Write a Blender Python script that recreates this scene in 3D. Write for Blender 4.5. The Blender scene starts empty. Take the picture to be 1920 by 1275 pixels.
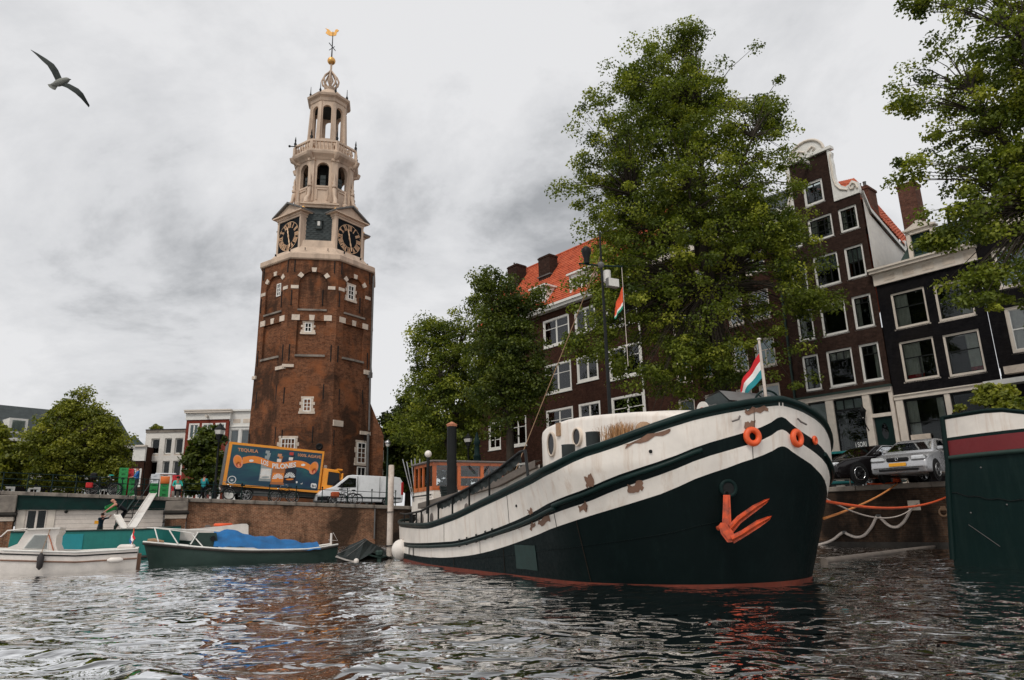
import bpy, bmesh, math, random
import numpy as np
from mathutils import Vector, Matrix
random.seed(7); rng = np.random.default_rng(7)
scene = bpy.context.scene
COL = scene.collection
R = math.radians

# ------------------------------------------------------------------ camera
F, CX, CY, CAMH = 1303.0, 960.0, 637.5, 1.1
cam_data = bpy.data.cameras.new('camera'); cam = bpy.data.objects.new('camera', cam_data); COL.objects.link(cam)
cam_data.sensor_width = 36.0; cam_data.lens = 36.0*F/1920.0
cam_data.clip_start = 0.05; cam_data.clip_end = 3000
CAMR = Matrix.Rotation(math.pi/2+R(14.75), 3, 'X') @ Matrix.Rotation(R(-1.27), 3, 'Z')
cam.matrix_world = Matrix.Translation((0, 0, CAMH)) @ CAMR.to_4x4()
scene.camera = cam

# ------------------------------------------------------------------ world: overcast sky
SUN_EL, SUN_AZ = R(52), R(205)          # azimuth clockwise from +Y (behind the camera, to the left)
world = bpy.data.worlds.new('World'); scene.world = world; world.use_nodes = True
wt = world.node_tree; wt.nodes.clear()
def wn(t, **k):
    n = wt.nodes.new(t)
    for a, b in k.items(): setattr(n, a, b)
    return n
wout = wn('ShaderNodeOutputWorld')
sky = wn('ShaderNodeTexSky', sky_type='NISHITA'); sky.sun_disc = False
sky.sun_elevation = SUN_EL; sky.sun_rotation = SUN_AZ; sky.dust_density = 3.0; sky.air_density = 1.2
bg_sky = wn('ShaderNodeBackground'); bg_sky.inputs[1].default_value = 0.09
wt.links.new(sky.outputs[0], bg_sky.inputs[0])
tc = wn('ShaderNodeTexCoord'); sep = wn('ShaderNodeSeparateXYZ'); wt.links.new(tc.outputs['Generated'], sep.inputs[0])
def wmath(op, a, b=None):
    n = wn('ShaderNodeMath', operation=op)
    for i, v in enumerate((a, b)):
        if v is None: continue
        if isinstance(v, (int, float)): n.inputs[i].default_value = v
        else: wt.links.new(v, n.inputs[i])
    return n.outputs[0]
den = wmath('ADD', wmath('MAXIMUM', sep.outputs[2], 0.0), 0.42)
cmb = wn('ShaderNodeCombineXYZ')
wt.links.new(wmath('DIVIDE', sep.outputs[0], den), cmb.inputs[0]); wt.links.new(wmath('DIVIDE', sep.outputs[1], den), cmb.inputs[1])
n1 = wn('ShaderNodeTexNoise'); n1.inputs['Scale'].default_value = 2.0; n1.inputs['Detail'].default_value = 7.0
n1.inputs['Roughness'].default_value = 0.62; n1.inputs['Distortion'].default_value = 0.25
mp = wn('ShaderNodeMapping'); mp.inputs['Location'].default_value = (3.1, 1.55, 0.4); mp.inputs['Scale'].default_value = (1.0, 1.05, 1)
wt.links.new(cmb.outputs[0], mp.inputs[0]); wt.links.new(mp.outputs[0], n1.inputs['Vector'])
ramp = wn('ShaderNodeValToRGB'); cr = ramp.color_ramp
cr.elements[0].position = 0.30; cr.elements[0].color = (0.37, 0.38, 0.395, 1)
cr.elements[1].position = 0.56; cr.elements[1].color = (0.80, 0.80, 0.81, 1)
e = cr.elements.new(0.44); e.color = (0.68, 0.685, 0.70, 1)
wt.links.new(n1.outputs[0], ramp.inputs[0])
bg_cl = wn('ShaderNodeBackground'); bg_cl.inputs[1].default_value = 1.0
wt.links.new(ramp.outputs[0], bg_cl.inputs[0])
mixw = wn('ShaderNodeMixShader'); mixw.inputs[0].default_value = 0.95
wt.links.new(bg_sky.outputs[0], mixw.inputs[1]); wt.links.new(bg_cl.outputs[0], mixw.inputs[2])
wt.links.new(mixw.outputs[0], wout.inputs[0])

# ------------------------------------------------------------------ sun (soft, overcast)
sl = bpy.data.lights.new('sun', 'SUN'); sl.energy = 1.5; sl.angle = R(18); sl.color = (1.0, 0.95, 0.88)
so = bpy.data.objects.new('sun', sl); COL.objects.link(so)
sd = Vector((math.sin(SUN_AZ)*math.cos(SUN_EL), math.cos(SUN_AZ)*math.cos(SUN_EL), math.sin(SUN_EL)))
so.rotation_euler = sd.to_track_quat('Z', 'Y').to_euler(); so.location = sd*60

vs = scene.view_settings
vs.view_transform = 'Standard'; vs.look = 'None'; vs.gamma = 1.0; vs.use_curve_mapping = False; vs.exposure = 0.05
scene.render.resolution_x = 1024; scene.render.resolution_y = 680
try: scene.cycles.max_bounces = 6; scene.cycles.transparent_max_bounces = 12
except Exception: pass

# ------------------------------------------------------------------ pixel -> place
def ray(px, py): return CAMR @ Vector(((px-CX)/F, -(py-CY)/F, -1.0))
def on_z(px, py, z): d = ray(px, py); return Vector((0, 0, CAMH)) + d*((z-CAMH)/d.z)
def at_y(px, py, Y): d = ray(px, py); return Vector((0, 0, CAMH)) + d*(Y/d.y)
def on_plane(px, py, n, k):
    d = ray(px, py); return Vector((0, 0, CAMH)) + d*(k/(n[0]*d.x+n[1]*d.y))

# ------------------------------------------------------------------ materials
MATS = {}
class NT:
    def __init__(s, name):
        s.m = bpy.data.materials.new(name); s.m.use_nodes = True; s.t = s.m.node_tree; s.t.nodes.clear()
        s.out = s.n('ShaderNodeOutputMaterial'); s.b = s.n('ShaderNodeBsdfPrincipled'); s.l(s.b.outputs[0], s.out.inputs[0])
        MATS[name] = s.m
    def n(s, t, **k):
        n = s.t.nodes.new(t)
        for a, b in k.items(): setattr(n, a, b)
        return n
    def l(s, a, b): s.t.links.new(a, b)
    def coord(s, kind='Object', scale=(1, 1, 1), loc=(0, 0, 0)):
        c = s.n('ShaderNodeTexCoord'); m = s.n('ShaderNodeMapping'); m.inputs['Scale'].default_value = scale; m.inputs['Location'].default_value = loc
        s.l(c.outputs[kind], m.inputs[0]); return m.outputs[0]
    def noise(s, vec, scale, detail=4, rough=0.55, dist=0.0):
        n = s.n('ShaderNodeTexNoise'); n.inputs['Scale'].default_value = scale; n.inputs['Detail'].default_value = detail
        n.inputs['Roughness'].default_value = rough; n.inputs['Distortion'].default_value = dist
        s.l(vec, n.inputs['Vector']); return n.outputs[0]
    def ramp(s, fac, stops):
        r = s.n('ShaderNodeValToRGB'); e = r.color_ramp.elements
        while len(e) < len(stops): e.new(0.5)
        for i, (p, c) in enumerate(stops):
            e[i].position = p; e[i].color = (c[0], c[1], c[2], 1) if isinstance(c, (tuple, list)) else (c, c, c, 1)
        s.l(fac, r.inputs[0]); return r.outputs[0]
    def mix(s, fac, a, b, blend='MIX'):
        m = s.n('ShaderNodeMix', data_type='RGBA', blend_type=blend)
        for inp, v in ((m.inputs[0], fac), (m.inputs[6], a), (m.inputs[7], b)):
            if isinstance(v, (int, float)): inp.default_value = v
            elif isinstance(v, (tuple, list)): inp.default_value = (v[0], v[1], v[2], 1)
            else: s.l(v, inp)
        return m.outputs[2]
    def bump(s, h, strength=0.3, dist=0.02):
        b = s.n('ShaderNodeBump'); b.inputs['Strength'].default_value = strength; b.inputs['Distance'].default_value = dist
        s.l(h, b.inputs['Height']); s.l(b.outputs[0], s.b.inputs['Normal']); return b
    def set(s, **k):
        for a, v in k.items():
            i = s.b.inputs[{'color': 'Base Color', 'rough': 'Roughness', 'metal': 'Metallic', 'spec': 'Specular IOR Level', 'coat': 'Coat Weight', 'ior': 'IOR'}[a]]
            if isinstance(v, (int, float)): i.default_value = v
            elif isinstance(v, (tuple, list)): i.default_value = (v[0], v[1], v[2], 1)
            else: s.l(v, i)
def plain(name, c, rough=0.6, metal=0.0, var=0.25, scale=3.0, bump=0.15, coat=0.0, kind='Object', dirt=None, dirt_amt=0.5, dscale=1.2, stretch=(1, 1, 1)):
    """painted / stone / wood surface with soft colour variation and optional wear patches"""
    s = NT(name); v = s.coord(kind, stretch)
    n1 = s.noise(v, scale, 6, 0.6); n2 = s.noise(v, scale*9, 3, 0.6)
    lo = tuple(x*(1-var) for x in c); hi = tuple(min(1, x*(1+var*0.7)) for x in c)
    col = s.ramp(n1, [(0.3, lo), (0.7, hi)])
    col = s.mix(s.ramp(n2, [(0.35, 0.0), (0.75, 0.22)]), col, tuple(x*0.6 for x in c))
    if dirt is not None:
        d = s.ramp(s.noise(v, dscale, 7, 0.65, 0.4), [(0.56-0.12*dirt_amt, 0.0), (0.66, 1.0)])
        col = s.mix(s.mix(1.0, d, (dirt_amt,)*3, 'MULTIPLY'), col, dirt)
    s.set(color=col, rough=s.ramp(n1, [(0.2, max(0.03, rough-0.1)), (0.8, min(1, rough+0.1))]), metal=metal, coat=coat, spec=0.5 if max(c) > 0.1 else 0.15)
    if bump: s.bump(n2, bump, 0.01)
    return s.m
def brick(name, c1, c2, mortar, bw=0.21, bh=0.065, dark=(0.02, 0.015, 0.012), darkamt=0.6, pale=None, dsc=0.25, bump=0.5, mort=0.008):
    """brickwork on metre UVs"""
    s = NT(name); v = s.coord('UV')
    t = s.n('ShaderNodeTexBrick'); t.offset = 0.5; s.l(v, t.inputs['Vector'])
    t.inputs['Color1'].default_value = (*c1, 1); t.inputs['Color2'].default_value = (*c2, 1); t.inputs['Mortar'].default_value = (*mortar, 1)
    t.inputs['Scale'].default_value = 1.0; t.inputs['Brick Width'].default_value = bw; t.inputs['Row Height'].default_value = bh
    t.inputs['Mortar Size'].default_value = mort; t.inputs['Mortar Smooth'].default_value = 0.3; t.inputs['Bias'].default_value = 0.0
    col = t.outputs[0]
    hv = s.noise(v, 2.6, 8, 0.7); col = s.mix(0.85, col, s.ramp(hv, [(0.25, (0.45, 0.42, 0.4)), (0.55, (1, 1, 1)), (0.8, (1.35, 1.25, 1.15))]), 'MULTIPLY')
    o = s.coord('Object', (1, 1, 0.55))
    st = s.noise(o, dsc, 8, 0.62, 0.8)
    sp = s.noise(v, 7.0, 5, 0.75); col = s.mix(0.9, col, s.ramp(sp, [(0.3, (0.5, 0.48, 0.46)), (0.5, (1, 1, 1)), (0.72, (1.5, 1.35, 1.2))]), 'MULTIPLY')
    col = s.mix(s.ramp(st, [(0.44, 0.0), (0.60, darkamt)]), col, dark)
    if pale is not None:
        st2 = s.noise(s.coord('Object', (1, 1, 1), (7, 3, 1)), dsc*1.7, 6, 0.6, 0.5)
        col = s.mix(s.ramp(st2, [(0.52, 0.0), (0.68, 0.65)]), col, pale)
    s.set(color=col, rough=0.9, spec=0.06)
    s.bump(t.outputs[1], -bump if False else bump, -0.006)
    return s.m
def glassmat(name, tint=(0.03, 0.04, 0.04), refl=0.22, rough=0.02):
    """window pane: a clear tinted sheet with mirror reflection that grows at grazing angles"""
    s = NT(name)
    tr = s.n('ShaderNodeBsdfTransparent'); tr.inputs[0].default_value = (*tint, 1)
    gl = s.n('ShaderNodeBsdfGlossy'); gl.inputs['Roughness'].default_value = rough; gl.inputs[0].default_value = (0.95, 0.97, 1, 1)
    lw = s.n('ShaderNodeLayerWeight'); lw.inputs[0].default_value = refl
    mx = s.n('ShaderNodeMixShader'); s.l(lw.outputs[0], mx.inputs[0]); s.l(tr.outputs[0], mx.inputs[1]); s.l(gl.outputs[0], mx.inputs[2]); s.l(mx.outputs[0], s.out.inputs[0])
    return s.m

# ------------------------------------------------------------------ mesh builder
class MB:
    def __init__(s): s.v = []; s.f = []; s.mi = []; s.sm = []; s.M = None; s.cur = 0
    def add(s, vs, fs, smooth=False):
        o = len(s.v)
        if s.M is not None: vs = [s.M @ Vector(p) for p in vs]
        s.v += [tuple(p) for p in vs]; s.f += [tuple(i+o for i in f) for f in fs]
        s.mi += [s.cur]*len(fs); s.sm += [smooth]*len(fs)
        return s
    def box(s, x0, x1, y0, y1, z0, z1):
        return s.add([(x0, y0, z0), (x1, y0, z0), (x1, y1, z0), (x0, y1, z0), (x0, y0, z1), (x1, y0, z1), (x1, y1, z1), (x0, y1, z1)],
                     [(3, 2, 1, 0), (4, 5, 6, 7), (0, 1, 5, 4), (1, 2, 6, 5), (2, 3, 7, 6), (3, 0, 4, 7)])
    def bbox(s, x0, x1, y0, y1, z0, z1, b=0.01):
        """box with chamfered vertical and horizontal edges"""
        b = min(b, (x1-x0)*0.45, (y1-y0)*0.45, (z1-z0)*0.45)
        def ring(i, z): return [(x0+i, y0+b, z), (x0+b, y0+i, z), (x1-b, y0+i, z), (x1-i, y0+b, z), (x1-i, y1-b, z), (x1-b, y1-i, z), (x0+b, y1-i, z), (x0+i, y1-b, z)]
        vs = ring(b, z0)+ring(0, z0+b)+ring(0, z1-b)+ring(b, z1); fs = [tuple(range(7, -1, -1)), tuple(range(24, 32))]
        for k in range(3):
            for i in range(8):
                j = (i+1) % 8; fs.append((k*8+i, k*8+j, k*8+8+j, k*8+8+i))
        return s.add(vs, fs)
    def prism(s, poly, z0, z1, axis='z', top=None):
        """extrude a 2-D polygon (counter-clockwise) along an axis"""
        n = len(poly); top = top or poly
        def P(p, h): return (p[0], p[1], h) if axis == 'z' else ((p[0], h, p[1]) if axis == 'y' else (h, p[0], p[1]))
        vs = [P(p, z0) for p in poly]+[P(p, z1) for p in top]
        fs = [tuple(range(n-1, -1, -1)), tuple(range(n, 2*n))]+[(i, (i+1) % n, n+(i+1) % n, n+i) for i in range(n)]
        if axis == 'y': fs = [tuple(reversed(f)) for f in fs]
        return s.add(vs, fs)
    def tube(s, pts, r, n=8, cap=True, smooth=True):
        pts = [Vector(p) for p in pts]; m = len(pts)
        rs = r if isinstance(r, (list, tuple)) else [r]*m
        vs = []; up = None
        for i, p in enumerate(pts):
            d = (pts[min(i+1, m-1)]-pts[max(i-1, 0)])
            if d.length < 1e-9: d = Vector((0, 0, 1))
            d.normalize()
            if up is None:
                up = Vector((0, 0, 1)) if abs(d.z) < 0.9 else Vector((1, 0, 0))
            a = d.cross(up); a.normalize(); b = a.cross(d); up = b
            for k in range(n):
                t = 2*math.pi*k/n; vs.append(p+(a*math.cos(t)+b*math.sin(t))*rs[i])
        fs = []
        for i in range(m-1):
            for k in range(n):
                j = (k+1) % n; fs.append((i*n+k, i*n+j, (i+1)*n+j, (i+1)*n+k))
        o = len(s.f); s.add(vs, fs, smooth)
        if cap: s.add(vs[:n], [tuple(range(n-1, -1, -1))]); s.add(vs[-n:], [tuple(range(n))])
        return s
    def bar(s, a, b, w, h=None):
        """square bar from a to b"""
        h = h or w; a = Vector(a); b = Vector(b); d = (b-a).normalized(); up = Vector((0, 0, 1)) if abs(d.z) < 0.95 else Vector((0, 1, 0))
        x = d.cross(up).normalized()*w/2; y = x.cross(d).normalized()*h/2
        vs = [a-x-y, a+x-y, a+x+y, a-x+y, b-x-y, b+x-y, b+x+y, b-x+y]
        return s.add(vs, [(0, 1, 2, 3), (7, 6, 5, 4), (0, 4, 5, 1), (1, 5, 6, 2), (2, 6, 7, 3), (3, 7, 4, 0)])
    def lathe(s, prof, n=24, c=(0, 0), smooth=True, rot=0.0, squash=1.0):
        vs = []
        for r, z in prof:
            for k in range(n):
                t = 2*math.pi*k/n+rot; vs.append((c[0]+r*math.cos(t), c[1]+r*math.sin(t)*squash, z))
        fs = []
        for i in range(len(prof)-1):
            for k in range(n):
                j = (k+1) % n; fs.append((i*n+k, i*n+j, (i+1)*n+j, (i+1)*n+k))
        s.add(vs, fs, smooth)
        if prof[0][0] > 1e-4: s.add(vs[:n], [tuple(range(n-1, -1, -1))])
        if prof[-1][0] > 1e-4: s.add(vs[-n:], [tuple(range(n))])
        return s
    def torus(s, c, R0, r, axis='y', n=28, m=10, arc=2*math.pi, a0=0.0):
        vs = []; closed = abs(arc-2*math.pi) < 1e-6; nn = n if closed else n+1
        for i in range(nn):
            t = a0+arc*i/n
            for k in range(m):
                p = 2*math.pi*k/m; rr = R0+r*math.cos(p); h = r*math.sin(p)
                q = (rr*math.cos(t), rr*math.sin(t), h)
                q = {'z': q, 'y': (q[0], q[2], q[1]), 'x': (q[2], q[0], q[1])}[axis]
                vs.append((c[0]+q[0], c[1]+q[1], c[2]+q[2]))
        fs = []
        for i in range(nn if closed else nn-1):
            for k in range(m):
                j = (k+1) % m; i2 = (i+1) % nn; f = (i*m+k, i2*m+k, i2*m+j, i*m+j); fs.append(f if axis != 'y' else f[::-1])
        return s.add(vs, fs, True)
    def grid(s, P, smooth=True, flip=False):
        """P: 2-D list of points"""
        r = len(P); c = len(P[0]); vs = [p for row in P for p in row]
        fs = [(i*c+j, i*c+j+1, (i+1)*c+j+1, (i+1)*c+j) for i in range(r-1) for j in range(c-1)]
        if flip: fs = [f[::-1] for f in fs]
        return s.add(vs, fs, smooth)
    def ball(s, c, r, n=14, m=9, sc=(1, 1, 1)):
        vs = []
        for i in range(m+1):
            th = math.pi*i/m
            for k in range(n):
                t = 2*math.pi*k/n; vs.append((c[0]+r*sc[0]*math.sin(th)*math.cos(t), c[1]+r*sc[1]*math.sin(th)*math.sin(t), c[2]-r*sc[2]*math.cos(th)))
        fs = [(i*n+k, i*n+(k+1) % n, (i+1)*n+(k+1) % n, (i+1)*n+k) for i in range(m) for k in range(n)]
        return s.add(vs, fs, True)
    def mesh(s, name, mats):
        me = bpy.data.meshes.new(name); me.from_pydata(s.v, [], s.f)
        if not isinstance(mats, (list, tuple)): mats = [mats]
        for m in mats: me.materials.append(MATS[m] if isinstance(m, str) else m)
        me.polygons.foreach_set('use_smooth', s.sm)
        if len(mats) > 1: me.polygons.foreach_set('material_index', s.mi)
        uvm(me); me.update(); return me
    def build(s, name, mats, parent=None, loc=None, rot=None):
        return link(name, s.mesh(name, mats), parent, loc, rot)
def uvm(me):
    """metre UVs: u runs horizontally along each face, v upward"""
    uv = me.uv_layers.new(name='UVMap'); n = len(me.loops)
    if n == 0: return
    vi = np.empty(n, np.int32); me.loops.foreach_get('vertex_index', vi)
    co = np.empty(len(me.vertices)*3); me.vertices.foreach_get('co', co); co = co.reshape(-1, 3)[vi]
    m = len(me.polygons); no = np.empty(m*3); me.polygons.foreach_get('normal', no); no = no.reshape(-1, 3)
    lt = np.empty(m, np.int32); me.polygons.foreach_get('loop_total', lt)
    no = np.repeat(no, lt, axis=0)
    h = np.hypot(no[:, 0], no[:, 1]); ok = h > 0.35
    tx = np.where(ok, -no[:, 1]/np.maximum(h, 1e-6), 1.0); ty = np.where(ok, no[:, 0]/np.maximum(h, 1e-6), 0.0)
    u = co[:, 0]*tx+co[:, 1]*ty; v = np.where(ok, co[:, 2], co[:, 1])
    uv.data.foreach_set('uv', np.stack([u, v], 1).astype(np.float32).ravel())
def link(name, me, parent=None, loc=None, rot=None):
    o = bpy.data.objects.new(name, me); COL.objects.link(o)
    if parent is not None: o.parent = parent
    if loc is not None: o.location = loc
    if rot is not None: o.rotation_euler = rot
    return o
def thing(name, label, cat, loc=(0, 0, 0), rz=0.0, group=None, rot=None):
    o = bpy.data.objects.new(name, None); COL.objects.link(o); o.location = loc; o.rotation_euler = rot or (0, 0, rz); o.empty_display_size = 0.2
    return tag(o, label, cat, group)
def tag(o, label, cat, group=None):
    o['label'] = label; o['category'] = cat
    if group: o['group'] = group
    return o
def struct(name, mb, mats, parent=None):
    o = mb.build(name, mats, parent)
    if parent is None: o['kind'] = 'structure'
    return o
def copytree(o, parent=None):
    c = o.copy(); COL.objects.link(c); c.parent = parent
    for ch in list(o.children): copytree(ch, c)
    return c
def spline(pts, k=5):
    """Catmull-Rom curve through the points"""
    P = [Vector(p) for p in pts]; P = [P[0]*2-P[1]]+P+[P[-1]*2-P[-2]]; out = []
    for i in range(1, len(P)-2):
        a, b, c, d = P[i-1:i+3]
        for j in range(k):
            t = j/k; out.append(((b*2)+(c-a)*t+(a*2-b*5+c*4-d)*t*t+(b*3-a-c*3+d)*t**3)*0.5)
    return out+[P[-2]]
def smoothstep(t): t = min(max(t, 0.0), 1.0); return t*t*(3-2*t)
def interp(tab, x):
    if x <= tab[0][0]: return tab[0][1]
    for (a, va), (b, vb) in zip(tab, tab[1:]):
        if x <= b: return va+(vb-va)*(x-a)/(b-a)
    return tab[-1][1]
def hermite(tab, x):
    """smooth interpolation through a table (monotone enough for sheer lines)"""
    xs = [t[0] for t in tab]; n = len(tab)
    if x <= xs[0]: return tab[0][1]
    if x >= xs[-1]: return tab[-1][1]
    i = max(k for k in range(n) if xs[k] <= x); i = min(i, n-2)
    def sl(k):
        if k == 0: return (tab[1][1]-tab[0][1])/(xs[1]-xs[0])
        if k == n-1: return (tab[-1][1]-tab[-2][1])/(xs[-1]-xs[-2])
        a = (tab[k][1]-tab[k-1][1])/(xs[k]-xs[k-1]); b = (tab[k+1][1]-tab[k][1])/(xs[k+1]-xs[k])
        return 0.0 if a*b <= 0 else 2*a*b/(a+b)
    h = xs[i+1]-xs[i]; t = (x-xs[i])/h; m0, m1 = sl(i)*h, sl(i+1)*h
    return (2*t**3-3*t*t+1)*tab[i][1]+(t**3-2*t*t+t)*m0+(-2*t**3+3*t*t)*tab[i+1][1]+(t**3-t*t)*m1
_text_cache = {}
def text_mesh(body, size, extrude=0.002, bold=0.0):
    """lettering as flat mesh: returns (verts, faces, width) in the xy plane, baseline at 0"""
    cu = bpy.data.curves.new('t', 'FONT'); cu.body = body; cu.size = size; cu.offset = bold; cu.resolution_u = 3
    ob = bpy.data.objects.new('t', cu); COL.objects.link(ob)
    dg = bpy.context.evaluated_depsgraph_get(); me = bpy.data.meshes.new_from_object(ob.evaluated_get(dg))
    vs = [tuple(v.co) for v in me.vertices]; fs = [tuple(p.vertices) for p in me.polygons]
    bpy.data.objects.remove(ob); bpy.data.curves.remove(cu); bpy.data.meshes.remove(me)
    w = max(v[0] for v in vs) if vs else 0
    return vs, fs, w
# ------------------------------------------------------------------ material library
plain('white_paint', (0.74, 0.70, 0.64), 0.45, var=0.12, dirt=(0.46, 0.34, 0.24), dirt_amt=0.25, dscale=1.0)
plain('white_trim', (0.78, 0.76, 0.71), 0.5, var=0.1)
plain('cream_trim', (0.70, 0.62, 0.53), 0.55, var=0.12)
plain('stone_tower', (0.58, 0.44, 0.33), 0.75, var=0.2, scale=0.9, dirt=(0.22, 0.16, 0.12), dirt_amt=0.5, dscale=0.7, stretch=(1, 1, 0.5))
plain('stone_pale', (0.66, 0.56, 0.46), 0.8, var=0.18, scale=1.5, dirt=(0.25, 0.2, 0.16), dirt_amt=0.4)
plain('stone_grey', (0.25, 0.215, 0.18), 0.85, var=0.3, scale=1.5, dirt=(0.06, 0.05, 0.042), dirt_amt=0.7)
plain('stone_dark', (0.05, 0.045, 0.04), 0.85, var=0.35)
plain('slate', (0.05, 0.06, 0.06), 0.6, var=0.4, scale=2.5)
plain('lead', (0.12, 0.115, 0.11), 0.6, var=0.3)
plain('clock_black', (0.004, 0.007, 0.010), 0.8, var=0.2)
plain('gilt', (0.78, 0.42, 0.12), 0.35, metal=0.6, var=0.15)
plain('gilt_paint', (0.86, 0.58, 0.36), 0.5, var=0.12)
plain('black_iron', (0.012, 0.013, 0.013), 0.45, var=0.3)
plain('dark_green', (0.005, 0.019, 0.017), 0.4, var=0.3)
plain('green_fascia', (0.003, 0.024, 0.020), 0.5, var=0.35, dirt=(0.02, 0.03, 0.03), dirt_amt=0.5)
plain('board_white', (0.70, 0.62, 0.55), 0.6, var=0.12, scale=1.2, dirt=(0.4, 0.33, 0.28), dirt_amt=0.3)
plain('asphalt', (0.06, 0.058, 0.055), 0.95, var=0.3, scale=2.0)
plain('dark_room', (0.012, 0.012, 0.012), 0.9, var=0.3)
plain('curtain', (0.72, 0.66, 0.58), 0.9, var=0.15)
plain('curtain_red', (0.45, 0.03, 0.035), 0.9, var=0.2)
plain('curtain_teal', (0.20, 0.42, 0.40), 0.8, var=0.2)
plain('blind', (0.50, 0.52, 0.50), 0.8, var=0.1)
plain('rope_tan', (0.35, 0.22, 0.13), 0.9, var=0.25, scale=20)
plain('rope_white', (0.6, 0.52, 0.46), 0.8, var=0.2)
plain('orange_rope', (0.75, 0.10, 0.02), 0.6, var=0.2)
plain('ochre_rope', (0.62, 0.22, 0.05), 0.7, var=0.2)
plain('rubber', (0.012, 0.012, 0.012), 0.7, var=0.2)
plain('steel', (0.45, 0.45, 0.45), 0.35, metal=0.9, var=0.15)
plain('chrome', (0.75, 0.75, 0.75), 0.15, metal=1.0, var=0.05, bump=0)
plain('bark', (0.055, 0.045, 0.035), 0.95, var=0.45, scale=6, bump=0.6, stretch=(1, 1, 0.3))
plain('terracotta', (0.55, 0.22, 0.12), 0.8, var=0.3)
plain('wood_grey', (0.15, 0.125, 0.105), 0.9, var=0.35, scale=4, stretch=(0.3, 1, 1))
plain('pole_wood', (0.60, 0.52, 0.45), 0.8, var=0.25, scale=3, dirt=(0.25, 0.14, 0.08), dirt_amt=0.6)
brick('brick_tower', (0.130, 0.050, 0.025), (0.222, 0.094, 0.047), (0.19, 0.135, 0.10), 0.30, 0.11, darkamt=0.80, dark=(0.034, 0.022, 0.016), pale=(0.27, 0.095, 0.038), dsc=0.40)
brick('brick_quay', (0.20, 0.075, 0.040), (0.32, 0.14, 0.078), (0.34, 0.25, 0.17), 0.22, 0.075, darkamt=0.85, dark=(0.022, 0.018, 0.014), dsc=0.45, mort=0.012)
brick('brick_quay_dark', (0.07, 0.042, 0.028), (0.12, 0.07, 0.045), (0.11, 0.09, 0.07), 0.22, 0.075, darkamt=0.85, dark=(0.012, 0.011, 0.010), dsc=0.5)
brick('brick_brown', (0.034, 0.0185, 0.0145), (0.055, 0.031, 0.024), (0.046, 0.036, 0.030), darkamt=0.35, dark=(0.02, 0.012, 0.010))
brick('brick_redbrown', (0.046, 0.020, 0.014), (0.072, 0.032, 0.022), (0.05, 0.036, 0.028), darkamt=0.4, dark=(0.022, 0.011, 0.009))
brick('brick_black', (0.007, 0.007, 0.009), (0.012, 0.0115, 0.013), (0.010, 0.010, 0.011), darkamt=0.3)
brick('brick_red', (0.22, 0.035, 0.022), (0.30, 0.05, 0.03), (0.2, 0.1, 0.08), darkamt=0.25)
brick('brick_chimney', (0.11, 0.046, 0.034), (0.16, 0.07, 0.05), (0.12, 0.09, 0.07), darkamt=0.4)
def tile_mat():
    s = NT('roof_tile'); v = s.coord('Object')
    n1 = s.noise(v, 1.3, 8, 0.7); n2 = s.noise(v, 9, 3, 0.6)
    c = s.ramp(n1, [(0.3, (0.26, 0.040, 0.013)), (0.5, (0.46, 0.080, 0.024)), (0.7, (0.56, 0.13, 0.05))])
    c = s.mix(s.ramp(n2, [(0.55, 0.0), (0.8, 0.6)]), c, (0.12, 0.05, 0.03)); s.set(color=c, rough=0.8); s.bump(n2, 0.2)
tile_mat()
def hull_paint(name, base, under, amt=0.45, rough=0.35, streak=(0.25, 0.13, 0.07), spec=0.5):
    """ship's paint: faint plate dents, rust streaks and chips that show the primer"""
    s = NT(name); v = s.coord('Object')
    dent = s.noise(v, 0.9, 4, 0.5); fine = s.noise(v, 14, 5, 0.65)
    c = s.ramp(s.noise(v, 2.2, 6, 0.6), [(0.3, tuple(x*0.86 for x in base)), (0.7, tuple(min(1, x*1.06) for x in base))])
    sv = s.coord('Object', (5.0, 5.0, 0.45)); st = s.noise(sv, 1.1, 7, 0.7)
    c = s.mix(s.ramp(st, [(0.52, 0.0), (0.72, amt*1.1)]), c, streak)
    sv2 = s.coord('Object', (1.0, 1.0, 1.6), (3, 9, 2)); ch = s.noise(sv2, 1.25, 8, 0.62, 0.2)
    c = s.mix(s.ramp(ch, [(0.70, 0.0), (0.715, amt*1.6 if amt*1.6 < 1 else 1.0)]), c, under)
    s.set(color=c, rough=s.ramp(fine, [(0.3, rough-0.08), (0.7, rough+0.15)]), spec=spec)
    b2 = s.n('ShaderNodeBump'); b2.inputs['Strength'].default_value = 0.5; b2.inputs['Distance'].default_value = 0.05; s.l(dent, b2.inputs['Height'])
    b1 = s.n('ShaderNodeBump'); b1.inputs['Strength'].default_value = 0.12; b1.inputs['Distance'].default_value = 0.004; s.l(fine, b1.inputs['Height']); s.l(b2.outputs[0], b1.inputs['Normal'])
    s.l(b1.outputs[0], s.b.inputs['Normal'])
hull_paint('hull_white', (0.77, 0.71, 0.64), (0.30, 0.16, 0.10), 0.5, 0.42, (0.48, 0.33, 0.22))
hull_paint('hull_black', (0.0018, 0.0065, 0.0065), (0.012, 0.022, 0.021), 0.35, 0.5, (0.008, 0.018, 0.017), spec=0.10)
hull_paint('hull_boot', (0.15, 0.034, 0.020), (0.09, 0.03, 0.02), 0.8, 0.7, (0.07, 0.03, 0.02), spec=0.2)
hull_paint('hull_green', (0.004, 0.015, 0.014), (0.045, 0.075, 0.066), 0.6, 0.5, (0.012, 0.026, 0.023), spec=0.12)
hull_paint('hull_red', (0.15, 0.008, 0.011), (0.35, 0.08, 0.05), 0.35, 0.5, (0.14, 0.01, 0.012))
hull_paint('hull_teal', (0.008, 0.18, 0.155), (0.03, 0.10, 0.09), 0.3, 0.55, (0.01, 0.10, 0.09))
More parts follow.
